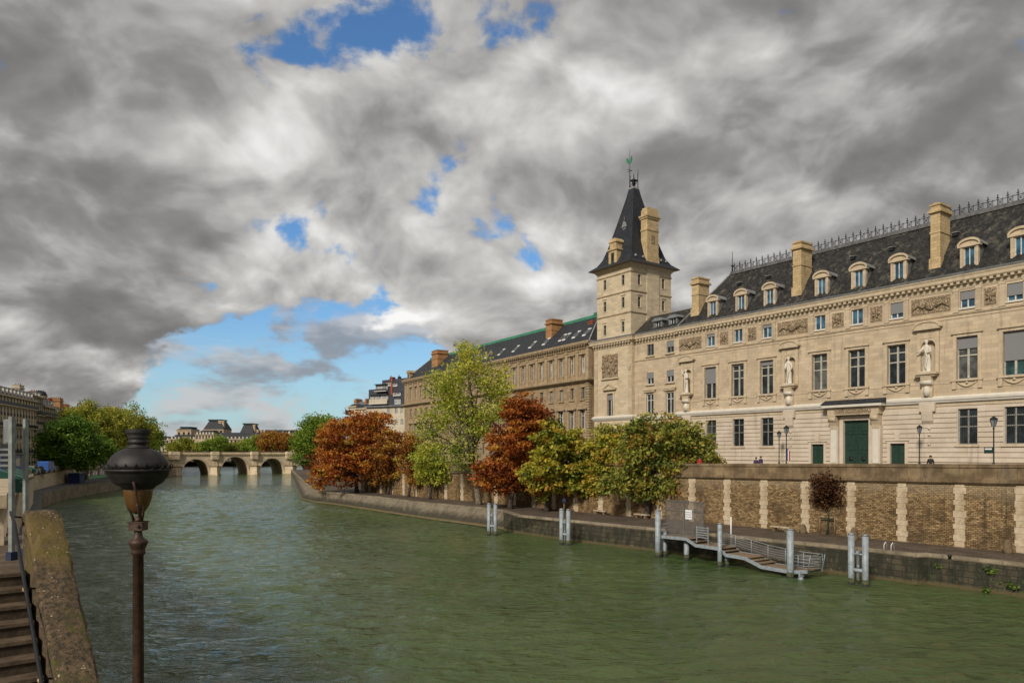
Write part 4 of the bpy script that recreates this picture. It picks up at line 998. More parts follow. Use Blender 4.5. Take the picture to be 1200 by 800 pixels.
for sg in (-1, 1):
    for za, zb in ((8.5, 10.0), (10.3, 12.0), (12.5, 13.4)): d_.box(-DT + sg * .8 - .5, -DT + sg * .8 + .5, .17, .22, za, zb, 'green_paint'); d_.box(-DT + sg * .8 - .42, -DT + sg * .8 + .42, .165, .169, za + .08, zb - .08, 'green_paint')
d_.box(-DT - DW, -DT + DW, .14, .22, 12.15, 12.3, 'green_paint'); do = d_.build('door', BR)
h_ = MB()
for sg in (-1, 1): h_.lathe([(0, -.05), (.22, -.03), (.26, .03), (.1, .09), (0, .1)], 12, 'iron')
for i, (a, b, c) in enumerate(h_.v): sg = -1 if i < len(h_.v) // 2 else 1; h_.v[i] = (-DT + sg * .75 + a, .155 - c * .7, 9.25 + b)
h_.build('handle', do)
for t in sdoors:
    d_ = MB(); d_.box(-t - .82, -t + .82, .25, .35, 8.0, 11.0, 'green_paint'); d_.box(-t - .03, -t + .03, .21, .25, 8.0, 11.0, 'green_paint')
    for sg in (-1, 1): d_.box(-t + sg * .42 - .28, -t + sg * .42 + .28, .22, .25, 8.4, 10.6, 'green_paint')
    d_.build('door', BR)
    s_ = MB(); s_.box(-t - 1.15, -t - .82, -.08, .04, 8.0, 11.3, 'rustic'); s_.box(-t + .82, -t + 1.15, -.08, .04, 8.0, 11.3, 'rustic'); s_.box(-t - .82, -t + .82, -.08, .04, 11.02, 11.3, 'rustic')
    s_.extrude_y([(-t - .22, 11.3), (-t + .22, 11.3), (-t + .32, 12.4), (-t - .32, 12.4)], -.12, .04, 'rustic'); s_.box(-t - 1.3, -t + 1.3, -.18, .04, 11.3, 11.42, 'rustic'); s_.build('door_surround', BR)

# ---------------------------------------------------------------- tower pavilion of the court building
mb = MB(); xa, xb = -68.3, -59.35; yf, yb = -.35, 9.4
mb.wall(xa, xb, 7, 27.1, [(-65.1, -63.7, 16.0, 19.6), (-65.0, -63.6, 10.9, 13.9)], yf, .5, 'tower')
mb.face([(xb, yf, 7), (xb, yb, 7), (xb, yb, 27.1), (xb, yf, 27.1)], 'tower'); mb.face([(xa, yf, 7), (xa, yb, 7), (xa, yb, 27.1), (xa, yf, 27.1)], 'tower'); mb.face([(xa, yb, 7), (xb, yb, 7), (xb, yb, 27.1), (xa, yb, 27.1)], 'tower')
mb.box(xa + .02, xa + .9, yf - .08, yf, 15.9, 27.0, 'facade'); mb.box(xb - .9, xb - .02, yf - .08, yf, 15.9, 27.0, 'facade')
# shaft
sx0, sx1, sy0, sy1 = -68.0, -60.0, 0.0, 9.2
wins = []
tw_front = [(z, x) for z in (29.4, 33.3, 36.9) for x in (-66.1, -61.8)]
tw_side = [(z, y) for z in (33.3, 36.9) for y in (1.9, 7.4)]
mb.wall(sx0, sx1, 28.3, 40.1, [(x - .32, x + .32, z, z + 1.65) for z, x in tw_front], sy0, .3, 'tower')
sops = [(y - .32, y + .32, z, z + 1.65) for z, y in tw_side]
# side face normal +x : build with axis y then mirror depth
m2 = MB(); m2.wall(sy0, sy1, 28.3, 40.1, sops, -sx1, .3, 'tower', axis='y')
k = len(mb.v); mb.v += [(-a, b, c) for a, b, c in m2.v]; mb.f += [tuple(k + i for i in f_)[::-1] for f_ in m2.f]; mb.m += [mb.mi('tower')] * len(m2.f); mb.sm += m2.sm
mb.face([(sx0, sy0, 28.3), (sx0, sy1, 28.3), (sx0, sy1, 40.1), (sx0, sy0, 40.1)], 'tower'); mb.face([(sx0, sy1, 28.3), (sx1, sy1, 28.3), (sx1, sy1, 40.1), (sx0, sy1, 40.1)], 'tower')
mb.box(sx1 - .02, sx1 + .12, 3.5, 6.3, 28.3, 40.0, 'tower')              # flat chimney breast on the near side
TW = mb.build('tower', BR)
for z, x in tw_front: 
    m = MB(); m.box(x - .32, x + .32, .2, .24, z, z + 1.65, 'glass'); m.box(x - .32, x + .32, .14, .2, z + 1.0, z + 1.07, 'framegrey'); m.box(x - .5, x + .5, -.12, .02, z + 1.95, z + 2.08, 'trim'); m.box(x - .42, x + .42, -.06, .02, z - .12, z, 'trim'); m.build('window', TW)
for z, y in tw_side:
    m = MB(); m.box(sx1 - .24, sx1 - .2, y - .32, y + .32, z, z + 1.65, 'glass'); m.box(sx1 - .2, sx1 - .14, y - .32, y + .32, z + 1.0, z + 1.07, 'framegrey'); m.box(sx1 - .02, sx1 + .12, y - .5, y + .5, z + 1.95, z + 2.08, 'trim'); m.box(sx1 - .02, sx1 + .06, y - .42, y + .42, z - .12, z, 'trim'); m.build('window', TW)
m = MB(); m.box(-65.1, -63.7, yf + .3, yf + .36, 16.0, 19.6, 'glass'); m.box(-64.45, -64.35, yf + .22, yf + .3, 16.0, 19.6, 'framewhite'); m.box(-65.05, -63.75, yf + .18, yf + .22, 18.6, 19.55, 'blind'); m.build('window', TW)
m = MB(); m.box(-65.45, -65.1, yf - .12, yf + .02, 15.9, 19.8, 'trim'); m.box(-63.7, -63.35, yf - .12, yf + .02, 15.9, 19.8, 'trim'); m.box(-65.1, -63.7, yf - .12, yf + .02, 19.62, 19.8, 'trim'); m.build('window_surround', TW)
m = MB(); m.box(-65.9, -62.9, yf - .4, yf + .02, 20.2, 20.4, 'trim')
m.extrude_y([(-65.95, 20.4), (-62.85, 20.4), (-64.4, 21.25)], yf - .3, yf, 'trim'); m.extrude_y([(-66.0, 20.42), (-65.6, 20.42), (-64.4, 21.08), (-63.2, 20.42), (-62.8, 20.42), (-64.4, 21.4)], yf - .45, yf - .02, 'trim'); m.build('pediment', TW)
m = MB(); m.box(-65.5, -63.5, yf + .3, yf + .34, 10.9, 13.9, 'glass'); m.build('window', TW)
# big carved coat-of-arms panel
m = MB(); m.box(-66.3, -62.6, yf - .10, yf, 22.2, 26.0, 'relief'); m.box(-66.5, -62.4, yf - .28, yf, 21.95, 22.2, 'trim')
rr = random.Random(5)
for k in range(26): m.lathe([(0, -.12), (.3, -.05), (.22, .1), (0, .16)], 7, 'relief')
for i in range(26):
    cx, cz, sc = -64.45 + rr.uniform(-1.6, 1.6), 24.0 + rr.uniform(-1.6, 1.9), rr.uniform(.7, 1.7)
    for j in range(28):
        id_ = len(m.v) - (26 - i) * 28 + j; a_, b_, c_ = m.v[id_]; m.v[id_] = (cx + a_ * sc, yf - .12 - c_ * sc, cz + b_ * sc)
m.build('coat_of_arms', TW)
m = MB(); m.sweep([(xa, yb), (xa, yf), (xb, yf), (xb, 0.3)], [(0.0, 15.2), (.12, 15.25), (.35, 15.6), (.35, 15.8), (.05, 16.0), (0, 16.0)], 'whitestone'); m.build('string_course', TW)
m = MB(); m.box(xb - .75, xb - .2, yf - .3, yf, 23.6, 24.1, 'trim'); m.extrude_x([(yf, 22.9), (yf - .15, 23.1), (yf - .3, 23.6), (yf, 23.6)], xb - .7, xb - .25, 'trim'); m.build('console', TW)
cornice([(xa, yb), (xa, yf), (xb, yf), (xb, 1.0)], 'cornice', TW)
m = MB(); m.prism([(xa, yf), (xb, yf), (xb, yb), (xa, yb)], 28.35, 28.6, 'lead'); m.build('ledge', TW)
for z_ in (32.35, 35.75, 38.85):
    m = MB(); m.sweep([(sx0, sy1), (sx0, sy0), (sx1, sy0), (sx1, 3.5)], [(0, z_ - .08), (.1, z_ - .05), (.14, z_ + .1), (.02, z_ + .16), (0, z_ + .16)], 'browntrim')
    m.sweep([(sx1, 6.3), (sx1, sy1), (sx0, sy1)], [(0, z_ - .08), (.1, z_ - .05), (.14, z_ + .1), (.02, z_ + .16), (0, z_ + .16)], 'browntrim', caps=True); m.build('string_course', TW)
m = MB(); m.sweep([(sx0, sy1), (sx0, sy0), (sx1, sy0), (sx1, sy1), (sx0 + .01, sy1)], [(0, 39.6), (.1, 39.65), (.3, 39.95), (.5, 40.0), (.55, 40.2), (0, 40.2)], 'trim'); m.build('eaves_cornice', TW)
# steep concave roof
cx, cy = (sx0 + sx1) / 2, (sy0 + sy1) / 2; hx, hy = 4.0, 4.6
prof = [(1.24, 40.18), (1.20, 40.34), (1.0, 41.0), (.84, 42.1), (.70, 44.0), (.535, 46.6), (.36, 49.6), (.20, 52.4), (.13, 53.9)]
m = MB()
for (f0, z0_), (f1, z1_) in zip(prof, prof[1:]):
    c0 = [(cx - hx * f0, cy - hy * f0), (cx + hx * f0, cy - hy * f0), (cx + hx * f0, cy + hy * f0), (cx - hx * f0, cy + hy * f0)]; c1 = [(cx - hx * f1, cy - hy * f1), (cx + hx * f1, cy - hy * f1), (cx + hx * f1, cy + hy * f1), (cx - hx * f1, cy + hy * f1)]
    for k in range(4): j = (k + 1) % 4; m.face([(*c0[k], z0_), (*c0[j], z0_), (*c1[j], z1_), (*c1[k], z1_)], 'slate_blue')
m.face([(cx - hx * 1.24, cy - hy * 1.24, 40.18), (cx + hx * 1.24, cy - hy * 1.24, 40.18), (cx + hx * 1.24, cy + hy * 1.24, 40.18), (cx - hx * 1.24, cy + hy * 1.24, 40.18)][::-1], 'wood')
for sx_, sy_ in ((-1, -1), (1, -1), (1, 1), (-1, 1)): m.tube([(cx + sx_ * hx * f_, cy + sy_ * hy * f_, z_ + .02) for f_, z_ in prof], .07, 5, 'slate_far')
m.build('roof', TW)
m = MB(); m.box(cx - .55, cx + .55, cy - .6, cy + .6, 53.85, 54.15, 'lead')
for sx_ in (-1, 1):
    for sy_ in (-1, 1): m.tube([(cx + sx_ * .45, cy + sy_ * .5, 54.1), (cx + sx_ * .42, cy + sy_ * .46, 56.2)], .07, 5, 'iron')
m.box(cx - .5, cx + .5, cy - .55, cy + .55, 55.3, 55.42, 'iron'); m.tube([(cx - .45, cy - .5, 54.1), (cx + .45, cy - .5, 55.3)], .04, 4, 'iron'); m.tube([(cx + .45, cy - .5, 54.1), (cx + .45, cy + .5, 55.3)], .04, 4, 'iron')
m.tube([(cx + .45, cy + .5, 56.2), (cx + .45, cy + .5, 57.2)], [.07, .03], 5, 'iron'); m.lathe([(0, 54.4), (.25, 54.5), (.3, 55.0), (.1, 55.3)], 8, 'iron', (cx, cy)); m.build('bell_lantern', TW)
vx, vy = cx - .45, cy - .5
m = MB(); m.tube([(vx, vy, 54.1), (vx, vy, 57.0), (vx, vy, 60.6)], [.09, .05, .02], 6, 'iron'); m.box(vx - .5, vx + .5, vy - .02, vy + .02, 56.9, 56.98, 'iron'); m.box(vx - .02, vx + .02, vy - .5, vy + .5, 57.1, 57.18, 'iron')
m.extrude_y([(vx - .7, 58.60), (vx - .2, 58.20), (vx + .3, 58.30), (vx + .55, 58.80), (vx + .5, 59.40), (vx + .25, 59.20), (vx + .15, 58.80), (vx - .25, 58.90), (vx - .5, 59.30), (vx - .85, 59.20)], vy - .05, vy + .05, 'copper'); m.build('weather_vane', TW)
# river-side stone dormer and roof light
m = MB(); dxc = cx - .1; m.box(dxc - .95, dxc + .95, -.12, 1.6, 40.2, 43.0, 'chimney'); m.box(dxc - 1.15, dxc + 1.15, -.3, 1.6, 43.0, 43.25, 'chimney'); m.box(dxc - .75, dxc + .75, -.05, 1.8, 43.25, 44.3, 'chimney'); m.box(dxc - .95, dxc + .95, -.2, 1.9, 44.3, 44.5, 'chimney')
m.extrude_y([(dxc - .95, 44.5), (dxc + .95, 44.5), (dxc + .5, 44.95), (dxc - .5, 44.95)], -.1, 1.9, 'chimney'); m.box(dxc - .33, dxc + .33, -.135, -.121, 40.6, 42.6, 'glass'); m.box(dxc - 1.2, dxc + 1.2, -.5, -.1, 39.9, 40.2, 'trim'); m.build('dormer', TW)
m = MB(); m.box(dxc - .1, dxc + .7, 2.2, 3.1, 45.6, 47.1, 'zinc'); m.box(dxc + .02, dxc + .58, 2.17, 2.199, 45.8, 47.0, 'lampglass'); m.extrude_y([(dxc - .25, 47.1), (dxc + .85, 47.1), (dxc + .3, 48.1)], 2.05, 3.6, 'lead'); m.tube([(dxc + .3, 2.2, 48.0), (dxc + .3, 2.2, 48.9)], [.05, .02], 5, 'lead'); m.build('roof_light', TW)
# tall side chimney
m = MB(); kx = sx1 - .55; m.box(kx - .8, kx + .6, 3.6, 6.2, 40.0, 49.4, 'chimney')
for zz, e in ((48.2, .28), (47.9, .15), (46.0, .08), (41.6, .1)): m.box(kx - .8 - e, kx + .6 + e, 3.6 - e, 6.2 + e, zz, zz + .28, 'chimney')
m.box(kx - .9, kx + .7, 3.5, 6.3, 40.0, 41.6, 'chimney'); m.box(kx - .7, kx + .5, 3.75, 6.05, 49.4, 49.75, 'chimney'); m.box(kx + .6, kx + .66, 4.55, 5.25, 43.9, 45.3, 'relief'); m.build('chimney', TW)
for yy in (1.2, 2.9, 7.0, 8.2):
    m = MB(); m.lathe([(0, 41.35), (.18, 41.4), (.22, 41.6), (0, 41.85)], 8, 'lead', (sx1 - .15, yy)); m.build('roof_boss', TW)

# ---------------------------------------------------------------- statues in the niches
def statue(x, label, arm='up', seed=1):
    st = empty('statue', QO + QX * x + QY * (-.35), QA, label, 'statue', 'statues in the niches of the court building'); st.location.z = 18.6
    m = MB(); N_ = 14; rr = random.Random(seed)
    prof = [(0.0, .50), (.08, .50), (.10, .40), (.8, .36), (1.4, .33), (1.8, .30), (2.1, .27), (2.4, .30), (2.7, .33), (2.85, .26), (2.95, .11), (3.05, .10), (3.12, .15), (3.25, .175), (3.4, .16), (3.5, .08)]
    base = len(m.v)
    for z_, r_ in prof:
        for j in range(N_):
            a = 2 * pi * j / N_; f_ = 1.0
            if .1 < z_ < 2.6: f_ = 1 + .14 * sin(a * 5 + z_ * 1.4 + seed) + .05 * sin(a * 9)
            sq = .72 if z_ < 2.95 else 1.0
            m.v.append((r_ * f_ * cos(a) + .05 * sin(z_ * 1.5), r_ * f_ * sin(a) * sq, z_))
    for i in range(len(prof) - 1):
        for j in range(N_):
            a = base + i * N_ + j; b = base + i * N_ + (j + 1) % N_; m.f.append((a, b, b + N_, a + N_)); m.m.append(m.mi('statue')); m.sm.append(True)
    L = {'up': [[(-.3, -.05, 2.72), (-.55, -.15, 2.9), (-.62, -.2, 3.5)], [(.3, -.05, 2.7), (.42, -.2, 2.2), (.12, -.38, 2.1)]],
         'side': [[(-.3, -.05, 2.72), (-.55, -.2, 2.3), (-.95, -.3, 2.2)], [(.3, -.05, 2.7), (.45, -.2, 2.2), (.15, -.4, 2.05)]],
         'down': [[(-.3, -.05, 2.72), (-.45, -.1, 2.2), (-.2, -.38, 1.9)], [(.3, -.05, 2.7), (.45, -.05, 2.2), (.42, -.2, 1.7)]]}[arm]
    for a_ in L: m.tube(a_, [.13, .12, .06], 7, 'statue')
    m.tube([(-.1, -.32, 2.5), (.2, -.38, 1.6), (.0, -.40, .6), (.1, -.38, .2)], [.06, .10, .09, .05], 6, 'statue')
    m.box(-.5, .5, -.35, .35, 0, .12, 'statue')
    m.build('figure', st)
statue(-14.7, 'pale robed statue with one arm held out, in the niche right of the green portal', 'side', 1)
statue(-31.45, 'pale robed statue with folded arms, in the niche left of the green portal', 'down', 4)
statue(-48.3, 'pale statue raising one arm, in the niche nearest the tower', 'up', 8)
# ---------------------------------------------------------------- brown mansard building beyond the tower
BA2 = radians(-90 + 31.2); B2O = Vector((13.6, 128.0, 0)); B2X = Vector((cos(BA2), sin(BA2), 0)); B2Y = Vector((-sin(BA2), cos(BA2), 0))
def frame_tools(O_, X_, Y_):
    def fx(px, y=0.0):
        r = (px - 600) / F; p = O_ + Y_ * y; return (p.x - p.y * r) / (X_.y * r - X_.x)
    def fz(px, py, y=0.0):
        return HC - (py - HZ) * (O_ + Y_ * y + X_ * fx(px, y)).y / F
    return fx, fz
fx2, fz2 = frame_tools(B2O, B2X, B2Y)
B2 = empty('ministry_building', B2O, BA2, 'brown stone building with green ridged slate roof, just left of the tower', 'building')
L2 = -fx2(474); ZC = 29.2
print('B2 len', L2, 'cornice', [round(fz2(p, y_), 1) for p, y_ in ((683, 400.5), (596, 420), (475, 444.5))], 'balc', [round(fz2(p, y_), 1) for p, y_ in ((687, 440), (640, 446), (609.5, 451.5))],
      'ridge', [round(fz2(p, y_, 6), 1) for p, y_ in ((684, 377), (570, 406.5))], 'win', [round(fz2(p, y_), 1) for p, y_ in ((674, 420), (674, 437), (644, 425), (644, 443))], [round(fx2(p), 1) for p in (674, 658.5, 643.5, 629, 614, 588, 572)])
wx = [-1.75 - 3.35 * k for k in range(int((L2 - 2) / 3.35))]
o2 = []
for x in wx: o2 += [(x - .55, x + .55, 24.2, 27.2), (x - .5, x + .5, 19.6, 21.6), (x - .75, x + .75, 14.2, 17.6), (x - .6, x + .6, 9.5, 12.2)]
mb = MB(); mb.wall(-L2, 0, 6, 29.2, o2, 0, .45, 'brown'); mb.face([(0, 0, 6), (0, 14, 6), (0, 14, 29.2), (0, 0, 29.2)], 'brown'); mb.face([(-L2, 0, 6), (-L2, 14, 6), (-L2, 14, 29.2), (-L2, 0, 29.2)], 'brown')
mb.build('wall', B2)
gl = ['glasscurtain', 'glass', 'glass', 'glasscurtain']
for i, x in enumerate(wx):
    window(B2, x - .55, x + .55, 24.2, 27.2, .35, 'casement', 0, 'framewhite', gl[i % 4]); window(B2, x - .5, x + .5, 19.6, 21.6, .35, 'casement', 0, 'framegrey', gl[(i + 1) % 4])
    window(B2, x - .75, x + .75, 14.2, 17.6, .35, 'casement', 0, 'framewhite', 'glass'); window(B2, x - .6, x + .6, 9.5, 12.2, .35, 'casement', 0, 'framegrey', 'glass')
    s_ = MB()
    s_.box(x - .85, x - .55, -.12, .02, 23.9, 27.5, 'browntrim'); s_.box(x + .55, x + .85, -.12, .02, 23.9, 27.5, 'browntrim'); s_.box(x - 1.05, x + 1.05, -.35, .02, 27.5, 27.8, 'browntrim'); s_.build('window_surround', B2)
    s_ = MB(); s_.box(x - .7, x + .7, -.1, .02, 21.65, 21.9, 'browntrim'); s_.build('lintel', B2)
    s_ = MB(); s_.box(x - .85, x + .85, -.2, .02, 19.3, 19.55, 'browntrim'); s_.build('sill', B2)
    s_ = MB()
    s_.box(x - 1.2, x - .8, -.22, .02, 13.6, 17.7, 'browntrim'); s_.box(x + .8, x + 1.2, -.22, .02, 13.6, 17.7, 'browntrim'); s_.box(x - 1.4, x + 1.4, -.5, .02, 17.7, 17.95, 'browntrim'); s_.extrude_y([(x - 1.45, 17.95), (x + 1.45, 17.95), (x + .7, 18.7), (x - .7, 18.7)], -.45, 0, 'browntrim')
    s_.build('window_surround', B2)
    s_ = MB(); px_ = x - 1.675; s_.box(px_ - .38, px_ + .38, -.18, .02, 23.2, 28.4, 'browntrim'); s_.box(px_ - .46, px_ + .46, -.26, .02, 28.0, 28.4, 'browntrim'); s_.build('pilaster', B2)
s_ = MB(); z = 7.0
while z < 22.6: s_.box(-1.0, .1, -.14, .5, z, z + .36, 'browntrim'); z += .46
s_.box(-.85, .06, -.2, .6, 23.2, 28.4, 'browntrim'); s_.build('corner_pier', B2)
s_ = MB(); s_.sweep([(-L2, 0), (0, 0), (0, 14)], [(0, 22.4), (.3, 22.5), (.75, 22.8), (.8, 23.0), (.8, 23.1), (0, 23.25)], 'browntrim')
s_.sweep([(-L2, 0), (0, 0), (0, 14)], [(0, 28.4), (.2, 28.5), (.3, 28.9), (.8, 29.2), (.9, 29.5), (.9, 29.7), (0, 29.8)], 'browntrim'); x = -L2 + .2
while x < 0: s_.box(x, x + .3, -.7, -.1, 28.95, 29.2, 'browntrim'); x += .8
s_.build('cornice', B2)
HR = 35.6
s_ = MB(); s_.face([(-L2, -.2, 29.75), (.3, -.2, 29.75), (-4.6, 6, HR), (-L2 + 4.6, 6, HR)], 'slate_far'); s_.face([(.3, -.2, 29.75), (.3, 14, 29.75), (-4.6, 8, HR), (-4.6, 6, HR)], 'slate_far'); s_.face([(-L2, -.2, 29.75), (-L2 + 4.6, 6, HR), (-L2 + 4.6, 8, HR), (-L2, 14, 29.75)], 'slate_far'); s_.face([(-L2 + 4.6, 8, HR), (-4.6, 8, HR), (.3, 14, 29.75), (-L2, 14, 29.75)], 'slate_far'); s_.face([(-4.6, 6, HR), (-L2 + 4.6, 6, HR), (-L2 + 4.6, 8, HR), (-4.6, 8, HR)], 'copper')
s_.build('roof', B2)
s_ = MB(); s_.extrude_x([(5.6, HR - .35), (5.7, HR + .22), (6.5, HR + .25), (6.5, HR - .1)], -L2 + 4.4, -4.4, 'copper'); s_.box(-6, -4.2, 5.6, 6.8, HR, HR + .55, 'copper'); s_.build('green_ridge', B2)
s_ = MB(); s_.tube([(.3, -.2, 29.8), (-4.6, 6, HR)], .13, 5, 'lead'); s_.tube([(.3, 14, 29.8), (-4.6, 8, HR)], .1, 5, 'lead'); s_.tube([(-L2, -.2, 29.8), (-L2 + 4.6, 6, HR)], .13, 5, 'lead'); s_.build('hip_flashing', B2)
for x in [-3.3, -6.5, -9.6, -10.9, -16.5, -21.5, -28, -34, -40, -46]:
    s_ = MB(); y_ = 1.6; z_ = 29.75 + (y_ + .2) * (HR - 29.75) / 6.2
    sl = (HR - 29.75) / 6.2
    P_ = lambda yy, k=.12: (yy, 29.75 + (yy + .2) * sl + k)
    for u, v in ((x - .5, x - .38), (x + .38, x + .5)):
        s_.prism([(u, 1.3), (v, 1.3), (v, 2.7), (u, 2.7)], [P_(1.3, 0)[1]] * 2 + [P_(2.7, 0)[1]] * 2, [P_(1.3)[1]] * 2 + [P_(2.7)[1]] * 2, 'lead')
    for ya, yb in ((1.25, 1.4), (2.6, 2.75)): s_.prism([(x - .5, ya), (x + .5, ya), (x + .5, yb), (x - .5, yb)], [P_(ya, 0)[1]] * 2 + [P_(yb, 0)[1]] * 2, [P_(ya, .14)[1]] * 2 + [P_(yb, .14)[1]] * 2, 'white')
    s_.face([(x - .38, *P_(1.4, .05)), (x + .38, *P_(1.4, .05)), (x + .38, *P_(2.6, .05)), (x - .38, *P_(2.6, .05))], 'glass'); s_.build('skylight', B2)
def chim2(root, fx, fz, px0, px1, pytop, y, zb, m, d=2.6):
    a, b = fx(px0, y), fx(px1, y); c = (a + b) / 2; chimney(root, c, y, abs(b - a), d, zb, fz((px0 + px1) / 2, pytop, y), m)
chim2(B2, fx2, fz2, 646, 653, 375, 4.2, 31, 'orangebrick', 2.6); chim2(B2, fx2, fz2, 693.5, 699, 377, 5.0, 28, 'redbrick', 1.8); chim2(B2, fx2, fz2, 512, 519, 411, 4.0, 31, 'orangebrick', 3.0)
s_ = MB(); xl = -L2 + 2.2; s_.box(xl - .8, xl + .8, 0.2, 1.8, 29.8, 31.6, 'browntrim'); s_.extrude_y([(xl - 1.1, 31.6), (xl + 1.1, 31.6), (xl + .6, 32.3), (xl - .6, 32.3)], 0, 1.8, 'browntrim'); s_.box(xl - .35, xl + .35, .17, .199, 30.2, 31.3, 'glass'); s_.build('dormer', B2)
# set-back link between the tower and this building
LK = empty('link_building', B2O + B2X * .6 + B2Y * 2.4, BA2, 'narrow set back brown wing squeezed between the tower and the brown building', 'building')
s_ = MB(); s_.wall(0, 6, 6, 28.6, [(2.0, 3.2, 19.6, 21.8), (2.0, 3.3, 14.2, 17.6), (1.8, 3.0, 24.2, 27)], 0, .4, 'brown'); s_.build('wall', LK)
for za, zb in ((19.6, 21.8), (14.2, 17.6), (24.2, 27)): window(LK, 1.9, 3.3, za, zb, .35, 'casement', 0, 'framegrey')
s_ = MB(); s_.sweep([(0, 0), (6, 0)], [(0, 22.4), (.5, 22.8), (.5, 23.1), (0, 23.2)], 'browntrim'); s_.sweep([(0, 0), (6, 0)], [(0, 27.8), (.6, 28.4), (.7, 28.9), (0, 29)], 'browntrim'); s_.box(1.5, 3.6, -.3, .0, 17.8, 18.3, 'browntrim'); s_.build('cornice', LK)
s_ = MB(); s_.face([(0, -.2, 29), (6, -.2, 29), (6, 5, 32), (0, 5, 32)], 'slate_far'); s_.build('roof', LK)

# ---------------------------------------------------------------- modern grey-slate apartment block and a small house behind the red trees
def town(name, px0, px1, Y, ang, label, rows, zroof, depth=14, wallm='parisA', wob=0):
    pass
O3 = at(447, 530, Y=222); O3.z = 0; A3 = radians(-30)
X3 = Vector((cos(A3), sin(A3), 0)); Y3 = Vector((-sin(A3), cos(A3), 0)); f3x, f3z = frame_tools(O3, X3, Y3)
B3 = empty('apartment_block', O3, A3, 'apartment block with smooth grey slate mansard and cream balconies, above the red trees', 'apartment block')
xr = f3x(476); zt3, zb3 = f3z(455, 445), f3z(455, 475)
print('B3', xr, zt3, zb3)
mb = MB(); ops3 = [(x, x + 1.0, z, z + 1.7) for z in (10, 13.4, zb3 - 2.6, zb3 - 6) for x in (2.2, 5.2, 7.4)]
mb.wall(-6, xr, 6, zb3, ops3, 0, .3, 'parisB'); mb.face([(-6, 0, 6), (-12, 22, 6), (-12, 22, zb3), (-6, 0, zb3)], 'parisB'); mb.face([(xr, 0, 6), (xr, 14, 6), (xr, 14, zb3), (xr, 0, zb3)], 'parisB'); mb.build('wall', B3)
for a, b, c, d in ops3: window(B3, a, b, c, d, .25, 'casement', 0, 'framewhite', 'glasscurtain')
mb = MB(); mb.prism([(-1.5, .1), (xr, .1), (xr, 12), (-1.5, 12)], zb3, zt3 - 2.4, 'slate_modern'); mb.prism([(0.2, .1), (xr, .1), (xr, 12), (0.2, 12)], zt3 - 2.4, [zt3, zt3 + .3, zt3 + .3, zt3], 'slate_modern'); 
mb.prism([(-5.6, .6), (-1.5, .1), (-1.5, 12), (-10, 20)], zb3, zb3 + 5.2, 'slate_modern'); mb.prism([(-2.6, .3), (-1.5, .1), (-1.5, 12), (-5, 12)], zb3 + 5.2, zb3 + 6.4, 'slate_modern'); mb.build('mansard', B3)
mb = MB(); mb.box(-6.4, xr + .3, -.8, .1, zb3 - .35, zb3, 'zinc'); mb.build('ledge', B3)
for (a, b, za, zb) in ((-4.2, 2.9, .5, 3.3), (-2.0, 2.7, 4.3, 6.4)):
    mb = MB(); mb.box(a, b, -1.1, .6, zb3 + za, zb3 + za + .18, 'whitestone'); mb.box(a, b, -.9, -.8, zb3 + za + .1, zb3 + zb - 1.3, 'parisB' if za < 1 else 'slate_modern'); mb.box(a, b, -.3, .0, zb3 + za + .18, zb3 + zb, 'glasscurtain')
    x = a
    while x <= b: mb.box(x, x + .14, -.36, -.3, zb3 + za + .18, zb3 + zb, 'framewhite'); x += 1.1
    mb.box(a, b, -1.1, .3, zb3 + zb, zb3 + zb + .2, 'slate_modern'); mb.build('balcony', B3)
for (pa, pb, ya, yb) in ((461, 470, 459.5, 464), (463, 470, 467, 473.5), (453, 458.5, 447.5, 452.5), (461, 466, 448.5, 453)):
    mb = MB(); a, b = f3x(pa), f3x(pb); za, zb = f3z(pa, yb), f3z(pa, ya); mb.box(a, b, -.25, .1, za, zb, 'framewhite'); mb.box(a + .15, (a + b) / 2 - .08, -.28, -.24, za + .3, zb - .2, 'glasscurtain'); mb.box((a + b) / 2 + .08, b - .15, -.28, -.24, za + .3, zb - .2, 'glasscurtain'); mb.box(a - .2, b + .2, -.6, -.25, zb, zb + .15, 'slate_modern'); mb.build('window', B3)
mb = MB(); a = f3x(459.5); mb.box(a - .35, a + .35, -.3, 1.2, zt3 - 4.6, zt3 + .8, 'redbrick'); mb.build('chimney', B3)
for pp, mm in ((452.5, 'redbrick'), (462, 'redbrick')): mb = MB(); a = f3x(pp); mb.box(a - .3, a + .3, 2, 3, zt3, zt3 + 1.1, 'slate_far'); mb.box(a - .1, a + .1, 2.2, 2.4, zt3 + 1.1, zt3 + 1.6, mm); mb.build('chimney', B3)

